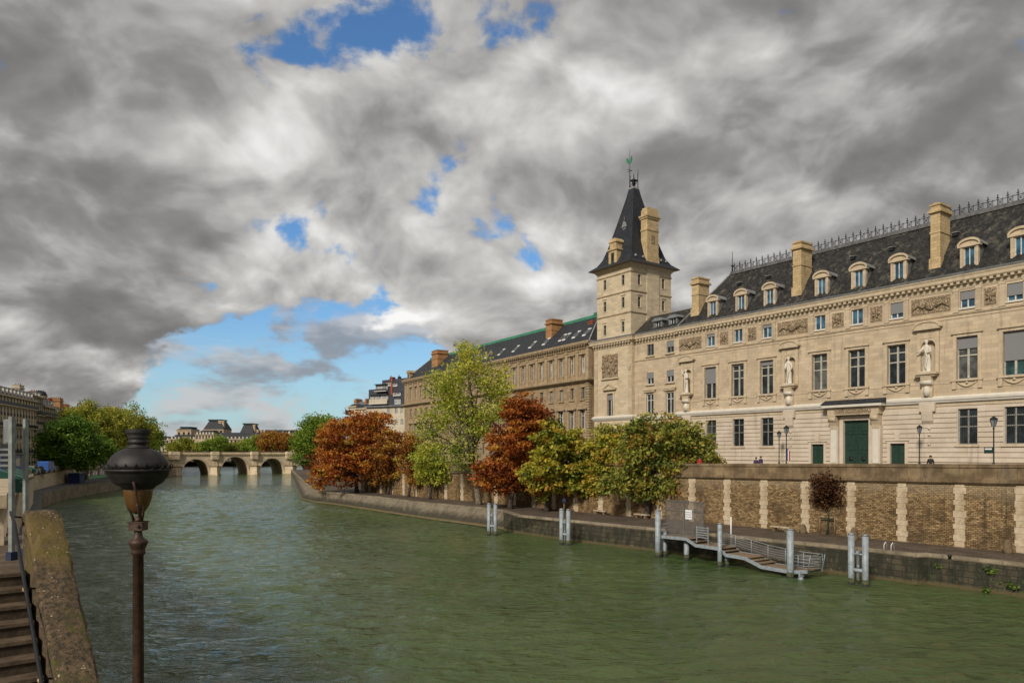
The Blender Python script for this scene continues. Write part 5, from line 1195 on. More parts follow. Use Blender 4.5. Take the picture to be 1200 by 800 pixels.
def simple_building(name, label, O_, ang, w_, d, z0, z1, roof_h, wallm, roofm, nx, rows, chim=(), setb=1.6, win=(1.0, 1.8), group=None, dorm=0, cat='building', band=None, end_open=True):
    """rectangular town house: wall with real openings on the front and the near end, cornice, mansard, dormers, chimneys"""
    R = empty(name, O_, ang, label, cat, group); O_ = Vector(O_)
    ops = []; step = w_ / nx
    for zz in rows:
        for k in range(nx): c = step * (k + .5); ops.append((c - win[0] / 2, c + win[0] / 2, zz, zz + win[1]))
    mb = MB(); mb.wall(0, w_, z0, z1, ops, 0, .3, wallm)
    mb.face([(0, 0, z0), (0, d, z0), (0, d, z1), (0, 0, z1)], wallm); mb.face([(w_, 0, z0), (w_, d, z0), (w_, d, z1), (w_, 0, z1)], wallm); mb.face([(0, d, z0), (w_, d, z0), (w_, d, z1), (0, d, z1)], wallm); mb.build('wall', R)
    for (a, b, c, e_) in ops:
        m = MB(); m.box(a, b, .2, .26, c, e_, 'glass'); m.box((a + b) / 2 - .05, (a + b) / 2 + .05, .14, .2, c, e_, 'framewhite'); m.box(a - .12, b + .12, -.12, .01, c - .16, c - .02, 'trim'); m.box(a, b, -.1, -.06, c, c + .7, 'iron') if end_open else None; m.build('window', R)
    mb = MB()
    for zz in (band or []): mb.box(-.1, w_ + .1, -.55, .0, zz, zz + .25, 'trim'); mb.box(-.1, w_ + .1, -.5, -.45, zz + .25, zz + 1.0, 'iron')
    mb.box(-.3, w_ + .3, -.5, .0, z1 - .25, z1 + .15, 'trim'); mb.box(-.3, -.0, -.5, d, z1 - .25, z1 + .15, 'trim'); mb.box(w_, w_ + .3, -.5, d, z1 - .25, z1 + .15, 'trim'); mb.build('cornice', R)
    s = setb; mb = MB(); zt = z1 + roof_h; b0 = [(0, 0), (w_, 0), (w_, d), (0, d)]; b1 = [(s * .3, s), (w_ - s * .3, s), (w_ - s * .3, d - s), (s * .3, d - s)]
    for k in range(4): j = (k + 1) % 4; mb.face([(*b0[k], z1 + .1), (*b0[j], z1 + .1), (*b1[j], zt), (*b1[k], zt)], roofm)
    ap = [(s, d / 2), (w_ - s, d / 2)]; zr = zt + 1.0
    mb.face([(*b1[0], zt), (*b1[1], zt), (*ap[1], zr), (*ap[0], zr)], 'zinc'); mb.face([(*b1[1], zt), (*b1[2], zt), (*ap[1], zr)], 'zinc'); mb.face([(*b1[2], zt), (*b1[3], zt), (*ap[0], zr), (*ap[1], zr)], 'zinc'); mb.face([(*b1[3], zt), (*b1[0], zt), (*ap[0], zr)], 'zinc'); mb.build('roof', R)
    for k in range(dorm):
        c = w_ * (k + .5) / dorm; m = MB(); m.box(c - .65, c + .65, .25, s + .4, z1 + .3, z1 + min(2.2, roof_h * .8), 'whitestone'); m.box(c - .42, c + .42, .2, .249, z1 + .55, z1 + min(2.0, roof_h * .7), 'glass'); m.box(c - .8, c + .8, .1, s + .5, z1 + min(2.2, roof_h * .8), z1 + min(2.35, roof_h * .9), 'zinc'); m.build('dormer', R)
    for (cx_, cw, cy_, cd, h, cm) in chim: chimney(R, cx_, cy_, cw, cd, z1, z1 + h, cm, 1)
    return R
p = at(408, 530, Y=262); simple_building('house', 'small ochre house end just left of the grey slate block, over the red trees', (p.x, p.y, 0), radians(-35), 4.6, 9, 6, 26.5, 1.0, 'parisA', 'slate_far', 2, [21.5, 17.5, 13], [(1.0, 1.2, 4, 3, 2.8, 'orangebrick')])
p = at(416, 530, Y=250); simple_building('house', 'low pale house tucked between the ochre house and the grey slate block', (p.x, p.y, 0), radians(-35), 9, 10, 6, 25.0, 1.6, 'parisB', 'slate_far', 4, [20.5, 16.5], [(2.0, .8, 4, 2, 3.4, 'orangebrick')])

# ---------------------------------------------------------------- left bank row
ua = Vector((-.30, .954, 0)).normalized(); AL = atan2(ua.y, ua.x)          # the row runs away from the camera
FO = Vector((-107, 136, 0)); na = Vector((ua.y, -ua.x, 0))
def fl(px):        # distance along the row where a picture column meets it
    r = (px - 600) / F; return (FO.x - FO.y * r) / (ua.y * r - ua.x)
def zl(px, py): return HC - (py - HZ) * (FO + ua * fl(px)).y / F
def lb(pa, pb, name, label, ytop, roof_h, wallm, roofm, nx, rows, chim, dorm, band, zb=5.5):
    # front looks towards the river: local x runs towards the camera so that local -y faces the river
    a, b = fl(pa), fl(pb); O_ = FO + ua * a; w_ = b - a
    return simple_building(name, label, (O_.x, O_.y, 0), AL, w_, 16, zb, ytop, roof_h, wallm, roofm, nx, rows, chim, 1.8, (.95, 1.9), None, dorm, 'building', band)
print('left', [round(fl(p_), 1) for p_ in (-40, 0, 42, 51, 65)], 'z', round(zl(0, 474), 1), round(zl(0, 461), 1), round(zl(0, 449), 1), round(zl(42, 480), 1), round(zl(42, 470), 1), round(zl(48, 475), 1), round(zl(55, 462), 1))

lb(-70, 42.3, 'corner_apartments', 'long limestone apartment house with dark mansard, nearest on the left bank', 23.2, 2.2, 'parisA', 'slate_far', 26, [7.0, 10.3, 13.4, 16.2, 18.6, 21.2], [(16, 3, 6, 1.6, 4.6, 'parisB'), (26, 3.5, 6, 1.6, 4.2, 'orangebrick'), (33, 3, 6, 1.6, 3.8, 'redbrick'), (8, 3, 6, 1.6, 4.4, 'parisB')], 22, [9.6, 15.9, 20.8])
lb(42.6, 50.4, 'narrow_apartments', 'narrow pale plastered house rising above the long limestone one', 24.6, 1.2, 'parisB', 'slate_far', 4, [8, 11.2, 14.4, 17.4, 20.3, 22.4], [(3, 3.6, 5, 1.6, 3.0, 'parisB')], 2, [10.6, 19.6])
lb(50.8, 64.5, 'domed_apartments', 'limestone house with a round topped pavilion and red chimney, left bank', 22.4, 2.0, 'parisA', 'slate_far', 6, [8, 11.4, 14.6, 17.6, 20.2], [], 5, [10.8, 19.8])
p_ = FO + ua * (fl(54.5)); R_ = empty('rooftop_pavilion', (p_.x, p_.y, 22.6), AL, 'round topped stone pavilion with dark dome on the left bank roofs', 'pavilion')
m = MB(); m.lathe([(1.7, 0), (1.7, 2.4), (1.9, 2.45), (1.9, 2.65)], 16, 'parisB', (1, 1.9)); m.build('wall', R_); m = MB(); m.lathe([(1.85, 2.65), (1.75, 3.2), (1.3, 3.8), (.6, 4.15), (.05, 4.25)], 16, 'slate_far', (1, 1.9)); m.build('dome', R_)
for k in range(7): a_ = -2.9 + k * .5; m = MB(); m.box(1 + 1.68 * cos(a_) - .12, 1 + 1.68 * cos(a_) + .12, 1.9 + 1.68 * sin(a_) - .12, 1.9 + 1.68 * sin(a_) + .12, .6, 2.0, 'glass'); m.build('window', R_)
lb(65, 78, 'red_chimney_house', 'dark roofed house with tall red party wall chimneys behind the left bank trees', 20.0, 3.2, 'parisB', 'slate_far', 5, [8, 11.4, 14.6, 17.4], [(2.2, 2.6, 5, 3.4, 7.2, 'redbrick'), (9, 3, 5, 3, 5.6, 'redbrick')], 4, [10.8])
lb(78.5, 96, 'tree_hidden_house', 'pale house mostly hidden by trees, with an orange brick chimney stack', 20.5, 2.5, 'parisA', 'slate_far', 7, [8, 11.4, 14.6, 17.4], [(8, 3.4, 5, 3, 6.0, 'orangebrick'), (15, 3, 5, 3, 4.5, 'redbrick')], 4, [10.8])
lb(97, 150, 'far_quay_houses', 'far end of the left bank row, pale house behind the yellowing trees', 20.0, 3.0, 'parisB', 'slate_far', 12, [8, 11.4, 14.6, 17.4], [(14, 3, 5, 3, 5.0, 'orangebrick')], 6, [10.8])

# ---------------------------------------------------------------- palace and pavilions far behind the bridge
def palace(label, pa, pb, Y, yt, yroof, wallm='far', rows=2, nx=10, kind='long', name='palace_wing', dome=None):
    k = Y / F; xa, xb = (pa - 600) * k, (pb - 600) * k; zt = HC - (yt - HZ) * k; zr = HC - (yroof - HZ) * k
    R = empty(name, (xa, Y, 6), 0, label, 'palace', None); w_ = xb - xa; st = w_ / nx; ops = []
    hh = (zt - 8) / rows
    for r_ in range(rows):
        for i in range(nx): c = st * (i + .5); ops.append((c - st * .22, c + st * .22, 2.5 + hh * r_ + hh * .2, 2.5 + hh * r_ + hh * .75))
    m = MB(); m.wall(0, w_, 0, zt - 6, ops, 0, .8, wallm); m.face([(w_, 0, 0), (w_, 20, 0), (w_, 20, zt - 6), (w_, 0, zt - 6)], wallm); m.face([(0, 0, 0), (0, 20, 0), (0, 20, zt - 6), (0, 0, zt - 6)], wallm); m.box(-.5, w_ + .5, -.8, 0, zt - 6.8, zt - 6, wallm)
    m.box(0.1, w_ - .1, .75, .85, 1, zt - 6.5, 'glass'); m.build('wall', R)
    m = MB(); s = min(7, w_ * .22) if kind != 'long' else 4
    b0 = [(0, 0), (w_, 0), (w_, 22), (0, 22)]; b1 = [(s, s), (w_ - s, s), (w_ - s, 22 - s), (s, 22 - s)]
    for i in range(4): j = (i + 1) % 4; m.face([(*b0[i], zt - 6), (*b0[j], zt - 6), (*b1[j], zr - 6), (*b1[i], zr - 6)], 'slate_far')
    m.face([(*c, zr - 6) for c in b1], 'slate_far')
    if kind != 'long': m.box(s - 1, w_ - s + 1, s - 1, 23 - s, zr - 6, zr - 4.8, 'slate_far')
    m.build('roof', R)
    if kind != 'long' and dome:
        for dx_ in dome: m = MB(); xx_ = w_ * dx_; zc_ = zr - 6 - (1 if dx_ > .7 else (zr - zt) * .55); m.box(xx_ - 1.1, xx_ + 1.1, 3, 6, zt - 7, zc_, 'far'); m.box(xx_ - 1.5, xx_ + 1.5, 2.6, 6.4, zc_, zc_ + .9, 'far'); m.build('chimney', R)
    if kind == 'long':
        for i in range(nx):
            c = st * (i + .5); m = MB(); m.box(c - .7, c + .7, .3, 3, zt - 6, zt - 4.3, 'whitestone'); m.box(c - .9, c + .9, .1, 3, zt - 4.3, zt - 4.0, wallm); m.build('dormer', R)
    return R
palace('far palace wing with white dormers, left end above the bridge', 199, 229, 690, 514, 509, 'far', 2, 7)
palace('tall far pavilion with a stepped dark roof and chimneys, above the first arch', 238, 262, 705, 503, 492.5, 'far', 3, 4, 'pav', 'palace_pavilion', (.9, .2, .75))
palace('far palace block with pale tall windows beside the stepped roof pavilion', 229, 250.6, 685, 508.5, 504, 'far', 3, 6)
palace('long far palace wing with a plain dark roof, over the middle arch', 251, 305, 690, 514, 506.5, 'far', 2, 12)
palace('square topped dark far pavilion in the middle of the palace skyline', 281, 297, 712, 507, 497, 'far', 2, 3, 'pav', 'palace_pavilion', (.95,))
palace('far palace wing behind the reddish tree with small chimneys', 305.5, 372, 700, 507.5, 503.5, 'far', 2, 9)
palace('low grey roofed far hall at the left of the palace skyline', 207, 224, 740, 503, 501, 'far', 2, 3, 'pav', 'palace_hall')
palace('distant low block glimpsed left of the palace, behind the lamp', 176, 198.5, 720, 515, 511, 'parisB', 2, 5)
for px_, lab_ in ((300, 'far roof chimney beside the square topped dark pavilion'), (304.5, 'slim far roof chimney at the left edge of the russet tree'), (311, 'far roof chimney above the left side of the russet tree'), (327, 'far roof chimney above the middle of the russet tree'), (342, 'rightmost far roof chimney, between the russet and bright green trees')):
    v = at(px_, 530, Y=704); m = MB(); zz_ = 31.5; m.box(-.9, .9, 4, 7, 20, zz_, 'far'); m.box(-1.3, 1.3, 3.6, 7.4, zz_ - .02, zz_ + .8, 'far')
    o = m.build('rooftop_chimney', None, (v.x, v.y, 0)); tag(o, lab_, 'chimney', 'chimneys on the far palace roofs')
# ================================================================== TREES
def leaf_mesh(name, centers, tints, n_per, spread, size, m, parent, rng, droop=0.3, flat=0.6, tj=0.22):
    C_ = np.repeat(np.array(centers), n_per, axis=0); T_ = np.repeat(np.array(tints), n_per); n = len(C_)
    g = rng.normal(0, 1, (n, 3)); g[:, 2] *= flat; ln = np.linalg.norm(g, axis=1, keepdims=True); g = g / ln * np.minimum(ln, 2.2)
    P_ = C_ + g * spread
    # leaf normals: mostly up, scattered
    N_ = rng.normal(0, 1, (n, 3)); N_[:, 2] = np.abs(N_[:, 2]) * 1.1 + .35; N_ /= np.linalg.norm(N_, axis=1, keepdims=True)
    A_ = rng.normal(0, 1, (n, 3)); A_[:, 2] -= droop; A_ -= N_ * (A_ * N_).sum(1, keepdims=True); A_ /= np.linalg.norm(A_, axis=1, keepdims=True)
    B_ = np.cross(N_, A_); s = size * rng.uniform(.6, 1.35, (n, 1))
    bend = N_ * s * -.18
    v = np.stack([P_ - A_ * s * .5, P_ + B_ * s * .38 + bend * .0, P_ + A_ * s * .6 + bend, P_ - B_ * s * .38 + bend * .0], axis=1).reshape(-1, 3)
    me = bpy.data.meshes.new(name); me.vertices.add(4 * n); me.vertices.foreach_set('co', v.astype(np.float32).ravel())
    me.loops.add(4 * n); me.loops.foreach_set('vertex_index', np.arange(4 * n, dtype=np.int32)); me.polygons.add(n)
    me.polygons.foreach_set('loop_start', np.arange(0, 4 * n, 4, dtype=np.int32)); me.polygons.foreach_set('loop_total', np.full(n, 4, dtype=np.int32))
    me.update(calc_edges=True)
    at_ = me.attributes.new('tint', 'FLOAT', 'FACE'); t = np.clip(T_ + rng.normal(0, tj, n), 0, 1).astype(np.float32); at_.data.foreach_set('value', t)
    me.materials.append(M[m]); o = bpy.data.objects.new(name, me); COL.objects.link(o); o.parent = parent; return o
GR = 1.16
def LB(px, py, rx, ry, Y, k=1.0):
    c = at(px, py, Y=Y); return (c, rx * GR * Y / F, rx * GR * Y / F * k, ry * GR * Y / F)
def tree(name, label, base, lobes, m, clumps=150, n_per=40, spread=.5, size=.3, trunk=.28, seed=1, tint=(.5, .2), fork=.45, bark='bark', flat=.6, shell=.35, lean=None, group=None, grad=0.0, cat='tree', limbs=12):
    rng = np.random.default_rng(seed); base = Vector(base); root = empty(name, base, 0, label, cat, group)
    vols = np.array([a * b * c for _, a, b, c in lobes]) ** .75; pr = vols / vols.sum(); cs = []; ts = []
    zmin = min(c.z - rz for c, _, _, rz in lobes); zmax = max(c.z + rz for c, _, _, rz in lobes)
    clumps = int(clumps * 1.3)
    for i in range(clumps):
        c, rx, ry, rz = lobes[rng.choice(len(lobes), p=pr)]
        d = rng.normal(0, 1, 3); d /= np.linalg.norm(d); r = (shell + (1 - shell) * rng.random()) ** .6 * rng.uniform(.82, 1.06)
        p = np.array([c.x + d[0] * rx * r, c.y + d[1] * ry * r, c.z + d[2] * rz * r]) - np.array(base); cs.append(p)
        h = (p[2] + base.z - zmin) / (zmax - zmin); ts.append(tint[0] + rng.normal(0, tint[1]) + grad * (h - .5))
    leaf_mesh('crown', cs, ts, n_per, spread, size, m, root, rng, flat=flat)
    b = MB(); top = Vector((sum((c.x for c, *_ in lobes)) / len(lobes), sum((c.y for c, *_ in lobes)) / len(lobes), 0)) - Vector((base.x, base.y, 0))
    zf = (zmin - base.z) + (zmax - zmin) * fork * .5; zt = (zmax - base.z) * .86
    f1 = Vector((top.x * .25, top.y * .25, zf)); f2 = Vector((top.x * .7, top.y * .7, (zf + zt) / 2)); f3 = Vector((top.x, top.y, zt))
    if lean: f1 = Vector(lean[0]) - base; f2 = Vector(lean[1]) - base; f3 = Vector(lean[2]) - base
    b.tube([(0, 0, -.1), (0.0, 0, .5), f1 * .5 + Vector((.08, 0, 0)), f1], [trunk * 1.5, trunk * 1.1, trunk, trunk * .85], 9, bark); b.tube([f1, f2, f3], [trunk * .85, trunk * .5, trunk * .12], 7, bark)
    rr_ = random.Random(seed)
    for i in range(limbs):
        tgt = Vector(cs[rng.integers(len(cs))]); t = rr_.random(); st = f1.lerp(f2, t) if i % 2 else f1.lerp(f2, t * .4)
        if tgt.z < st.z - 1: st = f1
        mid = st.lerp(tgt, .5) + Vector((rr_.uniform(-.4, .4), rr_.uniform(-.4, .4), (tgt - st).length * .10)); r0 = trunk * .48
        b.tube([st, st.lerp(mid, .5) + Vector((0, 0, .1)), mid, tgt], [r0, r0 * .75, r0 * .5, r0 * .12], 6, bark)
        near = sorted(cs, key=lambda c_: (Vector(c_) - mid).length)[:9]
        for c_ in rr_.sample(near, 5): c_ = Vector(c_); b.tube([mid.lerp(tgt, rr_.uniform(-.3, .5)), (mid + c_) / 2 + Vector((0, 0, .15)), c_], [r0 * .32, r0 * .2, r0 * .07], 4, bark)
    b.build('trunk', root)
    return root

def pb(px, py): v = at(px, py, 2.3); return v
# rust-red chestnuts near the tip of the quay
v = pb(418, 577.2); Y = v.y
tree('chestnut_tree', 'widest rust red chestnut, nearest the end of the right bank quay', v, [LB(415, 515, 40, 32, Y), LB(440, 510, 26, 30, Y), LB(388, 540, 25, 22, Y + 3), LB(375, 560, 14, 15, Y + 2), LB(402, 545, 26, 24, Y - 2), (at(435, 540, Y=Y - 3), 4.5, 4, 3.6)], 'L_red', 420, 56, .62, .42, .36, 1, (.42, .26), flat=.42, grad=.0, shell=.2, limbs=18)
v = pb(455, 579); Y = v.y
tree('chestnut_tree', 'smaller russet chestnut between the widest red one and the plane tree', v, [LB(462, 530, 24, 28, Y), LB(478, 545, 16, 20, Y), LB(448, 550, 14, 18, Y)], 'L_orange', 190, 48, .58, .38, .24, 2, (.42, .24), flat=.45, shell=.2)
v = pb(479, 582); Y = v.y
tree('chestnut_tree', 'thin russet and yellow chestnut left of the tall plane tree', v, [LB(484, 535, 15, 30, Y), LB(492, 556, 13, 12, Y)], 'L_orange', 90, 40, .6, .36, .2, 3, (.55, .25), flat=.5)
v = pb(504, 584.5); Y = v.y
tree('young_plane_tree', 'small lime green tree under the tall plane, with a dark bent trunk', v, [LB(505, 540, 19, 26, Y), LB(515, 552, 16, 14, Y), LB(498, 560, 9, 10, Y)], 'L_lime', 110, 42, .6, .34, .22, 4, (.6, .25))
v = pb(561, 591); Y = v.y
tree('plane_tree', 'tallest airy yellow green plane tree leaning over the quay wall', v, [LB(548, 432, 26, 22, Y), LB(520, 455, 24, 20, Y), LB(578, 452, 20, 18, Y), LB(505, 500, 18, 22, Y), LB(585, 480, 18, 22, Y), LB(556, 495, 24, 26, Y), LB(540, 530, 22, 20, Y), LB(530, 478, 24, 22, Y), LB(592, 445, 10, 18, Y), LB(548, 408, 12, 7, Y)], 'L_lime', 330, 34, .62, .34, .42, 5, (.58, .24), bark='planebark', flat=.8, shell=.15, lean=[at(554, 545, Y=Y), at(556, 495, Y=Y), at(548, 425, Y=Y)], grad=.35, limbs=26)
v = pb(598, 596); Y = v.y + 1
tree('chestnut_tree', 'deep red chestnut with layered foliage, right of the tall plane tree', v, [LB(615, 487, 26, 26, Y), LB(607, 520, 34, 28, Y), LB(590, 555, 32, 22, Y), LB(632, 510, 22, 30, Y + 1), LB(622, 555, 20, 22, Y)], 'L_red', 420, 56, .52, .36, .32, 6, (.34, .22), flat=.4, shell=.2, limbs=18)
v = pb(641, 599); Y = v.y - 1
tree('chestnut_tree', 'bright yellow and green chestnut over the second double mooring post', v, [LB(652, 520, 26, 28, Y), LB(640, 552, 26, 22, Y), LB(668, 540, 26, 34, Y), LB(685, 565, 17, 16, Y), LB(630, 570, 14, 12, Y), LB(690, 535, 14, 25, Y)], 'L_yellowgreen', 320, 44, .42, .44, .3, 7, (.58, .24), flat=.55, shell=.2, grad=-.25, limbs=16)
v = pb(709, 601.5); Y = v.y
tree('chestnut_tree', 'thinner brown and olive chestnut between the yellow one and the big olive one', v, [LB(715, 530, 20, 34, Y), LB(702, 560, 16, 20, Y), LB(728, 545, 16, 28, Y)], 'L_yellowgreen', 190, 36, .44, .38, .26, 8, (.62, .28), flat=.6, shell=.15, limbs=16)
v = pb(757, 607); Y = v.y
tree('chestnut_tree', 'big olive green chestnut with browning leaves, beside the gangway', v, [LB(770, 512, 34, 26, Y), LB(800, 515, 28, 26, Y), LB(745, 535, 24, 28, Y), LB(790, 550, 32, 28, Y), LB(818, 535, 22, 22, Y), LB(833, 545, 12, 14, Y), LB(757, 570, 20, 16, Y), LB(733, 562, 22, 16, Y), LB(745, 505, 18, 14, Y), LB(712, 572, 12, 9, Y), LB(798, 572, 22, 12, Y - 1), LB(820, 560, 14, 14, Y), LB(772, 578, 24, 9, Y)], 'L_olive', 620, 30, .42, .36, .34, 9, (.52, .24), flat=.6, shell=.2, limbs=26)
v = pb(969.5, 626); Y = v.y
tr = tree('young_tree', 'small dark reddish young tree held by a stake guard on the lower quay', v, [LB(966, 578, 13, 13, Y), LB(975, 574, 14, 15, Y), LB(984, 582, 11, 11, Y), LB(968, 563, 11, 9, Y)], 'L_brown', 95, 42, .34, .20, .07, 10, (.45, .25), flat=.7, bark='green_paint')
gd = empty('tree_guard', v, QA, 'yellowish wooden stakes with a cross bar around the young tree', 'tree guard')
for sx_ in (-.75, .75): m = MB(); m.tube([(sx_, 0, 0), (sx_, 0, 1.65)], .06, 6, 'wood'); m.build('stake', gd)
m = MB(); m.box(-.8, .8, -.03, .03, 1.45, 1.55, 'green_paint'); m.build('cross_bar', gd)
# trees by the bridge head and beyond
v = at(366, 530, Y=250); v.z = 2.3; Y = 250
tree('lime_tree', 'bright green tree at the bridge head, left of the widest red chestnut', v, [LB(368, 512, 19, 22, Y), LB(356, 525, 14, 18, Y), LB(376, 500, 13, 14, Y)], 'L_fargreen', 260, 46, .95, .62, .4, 11, (.5, .24), flat=.7)
v = at(386, 530, Y=238); v.z = 5
tree('plane_tree', 'dark green tree top peeping over the red chestnut, right of the bridge head', v, [LB(390, 506, 16, 16, 238)], 'L_green', 60, 40, .9, .6, .3, 12, (.7, .2))
v = at(326, 530, Y=430); v.z = 6
tree('chestnut_tree', 'large russet and olive tree standing beyond the right half of the bridge', v, [LB(318, 517, 14, 11, 430), LB(333, 518, 13, 10, 430), LB(309, 521, 7, 8, 430)], 'L_orange', 260, 40, 1.2, .9, .4, 13, (.55, .25), flat=.6)
for i, (px_, py_, r_, ry, Y, m_, lab) in enumerate([(292, 522, 7, 8, 520, 'L_fargreen', 'small yellow green tree just left of the far russet tree'), (284, 524, 6, 6.5, 530, 'L_yg2', 'small round tree beyond the middle arch'),
        (274, 525, 6, 5, 530, 'L_green', 'dark little tree above the left side of the middle arch'), (257, 520, 8, 9, 500, 'L_fargreen', 'brightest green far tree above the pier left of the middle arch'), (244, 522, 7, 7, 510, 'L_fargreen', 'lower bright green far tree below the stepped pavilion'),
        (233, 524, 6, 5, 520, 'L_yg2', 'small far tree above the crown of the left arch'), (217, 521, 8, 7.5, 520, 'L_yg2', 'olive yellow far tree in front of the white dormers'), (204, 525, 7, 6, 500, 'L_yg2', 'leftmost small far tree beside the lamp head'),
        (300, 521, 5, 9, 505, 'L_fargreen', 'narrow green far tree touching the russet one'), (268, 525, 5, 5, 515, 'L_yg2', 'tiny yellowing far tree in a gap of the palace front')]):
    v = at(px_, 530, Y=Y); v.z = 5
    tree('far_tree', lab, v, [LB(px_, py_, r_, ry, Y)], m_, 60, 34, 1.4, 1.0, .35, 20 + i, (.5, .25), group='small trees beyond the bridge', limbs=5)
v = at(283, 530, Y=440); v.z = 1
tree('riverside_tree', 'green riverside tree seen through the middle arch of the bridge', v, [LB(284, 540.5, 8, 5.5, 440), LB(276, 543, 4, 3, 440)], 'L_fargreen', 60, 36, 1.0, .8, .3, 40, (.5, .25), limbs=5)
# left bank trees
for i, (px_, Y, lobes, m_, cl, lab, tn) in enumerate([
        (84, 172, [(82, 520, 30, 26), (66, 528, 18, 18), (98, 530, 18, 18), (84, 503, 18, 13)], 'L_green', 430, 'round dark green tree on the left bank, nearest of its row', (.45, .25)),
        (104, 200, [(100, 492, 22, 20), (82, 492, 10, 14), (112, 505, 20, 20)], 'L_yg2', 330, 'airy yellow green tree behind the dark green one on the left bank', (.5, .28)),
        (133, 222, [(133, 505, 20, 24), (128, 490, 12, 14)], 'L_yg2', 230, 'yellowing tree between the two tall left bank crowns', (.6, .25)),
        (152, 238, [(150, 497, 22, 20), (160, 510, 22, 20), (146, 518, 16, 16)], 'L_yg2', 330, 'full yellow green tree behind the lamp head, left bank', (.48, .25)),
        (178, 270, [(178, 508, 11, 17), (184, 518, 8, 10), (170, 520, 10, 10)], 'L_fargreen', 160, 'slim green tree at the right end of the left bank row', (.42, .25)),
        (120, 185, [(118, 528, 16, 14)], 'L_green', 90, 'low dark tree under the yellow crowns of the left bank', (.7, .2))]):
    v = at(px_, 530, Y=Y); v.z = 6.3
    tree('bank_tree', lab, v, [LB(a, b, c, d, Y) for a, b, c, d in lobes], m_, cl, 44, .85, .5, .35, 50 + i, tn, flat=.7, group='trees along the left bank', limbs=14, shell=.25)

# ================================================================== RIVERSIDE THINGS
def dolphin(pxa, pxb, ya, yb, ytop, label):
    a = at(pxa, ya, 0); b = at(pxb, yb, 0); c = (a + b) / 2; zt = HC - (ytop - HZ) * c.y / F
    L = (b - a).length / 2; an = atan2(b.y - a.y, b.x - a.x)
    r = empty('mooring_post', (c.x, c.y, 0), an, label, 'mooring post', 'double steel mooring posts in the river')
    for s in (-1, 1):
        m = MB(); m.tube([(s * L, 0, -1.5), (s * L, 0, zt)], .23, 16, 'steel'); m.tube([(s * L, 0, -1.5), (s * L, 0, .20)], .240, 16, 'rubber'); m.tube([(s * L, 0, -1.5), (s * L, 0, .52)], .235, 16, 'tidemark'); o = m.build('pile', r)
        m = MB(); m.lathe([(.25, zt - .02), (.25, zt + .08), (.1, zt + .14)], 16, 'zinc', (s * L, 0)); m.build('pile_cap', o)
    m = MB(); m.tube([(-L, 0, zt * .62), (L, 0, zt * .62)], .07, 8, 'steel'); m.box(-.12, .12, -.12, .12, zt * .62, zt * .62 + .25, 'steel'); m.build('cross_bar', r)
    m = MB(); m.tube([(-L, 0, zt * .3), (L, 0, zt * .3)], .15, 8, 'steel'); m.lathe([(.08, zt * .3), (.08, zt * .3 + .3), (.14, zt * .3 + .36), (0, zt * .3 + .42)], 8, 'steel', (0, 0)); m.build('cross_bar', r)
    m = MB(); m.box(-.10, .10, -.05, .05, .4, zt * .6, 'steel_dark'); m.build('ladder_strip', r)
    return r
dolphin(573, 580.5, 626.5, 627, 590.5, 'farthest double grey mooring post, standing below the red chestnut')
dolphin(658, 666, 637.5, 638.5, 597, 'middle double grey mooring post, below the yellow green chestnut')
dolphin(997.5, 1014, 684.5, 687, 626.5, 'nearest double grey mooring post, right of the gangway')

# gangway: landing platform, screen and stepped ramp
gy = (qpx(771, 653, 0)[1] + qpx(926, 675, 0)[1]) / 2
print('gang y', qpx(771, 653, 0), qpx(844, 664, 0), qpx(926, 675, 0))
gx = lambda p: tx(p, gy); gz = lambda p, y: zat(p, y, gy)
GO = qw(gx(771), gy, 0)
G = empty('gangway', GO, QA, 'grey steel landing stage with mesh screen and a stepped ramp down to the river', 'gangway')
X_ = lambda p: gx(p) - gx(771)
edge = [(773, 626.5), (804, 629.5), (815, 637), (843, 641), (850, 648), (873, 652), (892, 662), (927, 668), (946, 667.5)]
pe = [(X_(p), gz(p, y)) for p, y in edge]
print('deck', [(round(a, 1), round(b, 1)) for a, b in pe]); DWd = 2.1
m = MB()
for (a, za), (b, zb) in zip(pe, pe[1:]):
    for y0, y1 in ((-.05, .1), (DWd - .1, DWd + .05)): m.prism([(a, y0), (b, y0), (b, y1), (a, y1)], [za - .28, zb - .28, zb - .28, za - .28], [za, zb, zb, za], 'steel')
m.build('side_beam', G)
m = MB()
for (a, za), (b, zb) in zip(pe, pe[1:]):
    if abs(za - zb) / max(.1, b - a) > .25:
        n = max(2, int(abs(za - zb) / .17))
        for k in range(n): xa, xb = a + (b - a) * k / n, a + (b - a) * (k + 1) / n; zz = za + (zb - za) * (k + .5) / n + .08; m.box(xa, xb + .04, .1, DWd - .1, zz - .05, zz, 'wood'); m.box(xa, xa + .04, .1, DWd - .1, zz - .2, zz - .06, 'rust')
    else: m.prism([(a, .1), (b, .1), (b, DWd - .1), (a, DWd - .1)], [za - .1, zb - .1, zb - .1, za - .1], [za - .02, zb - .02, zb - .02, za - .02], 'wood')
m.build('deck', G)
zw = lambda x: interp([(p[0], p[1]) for p in pe], x)
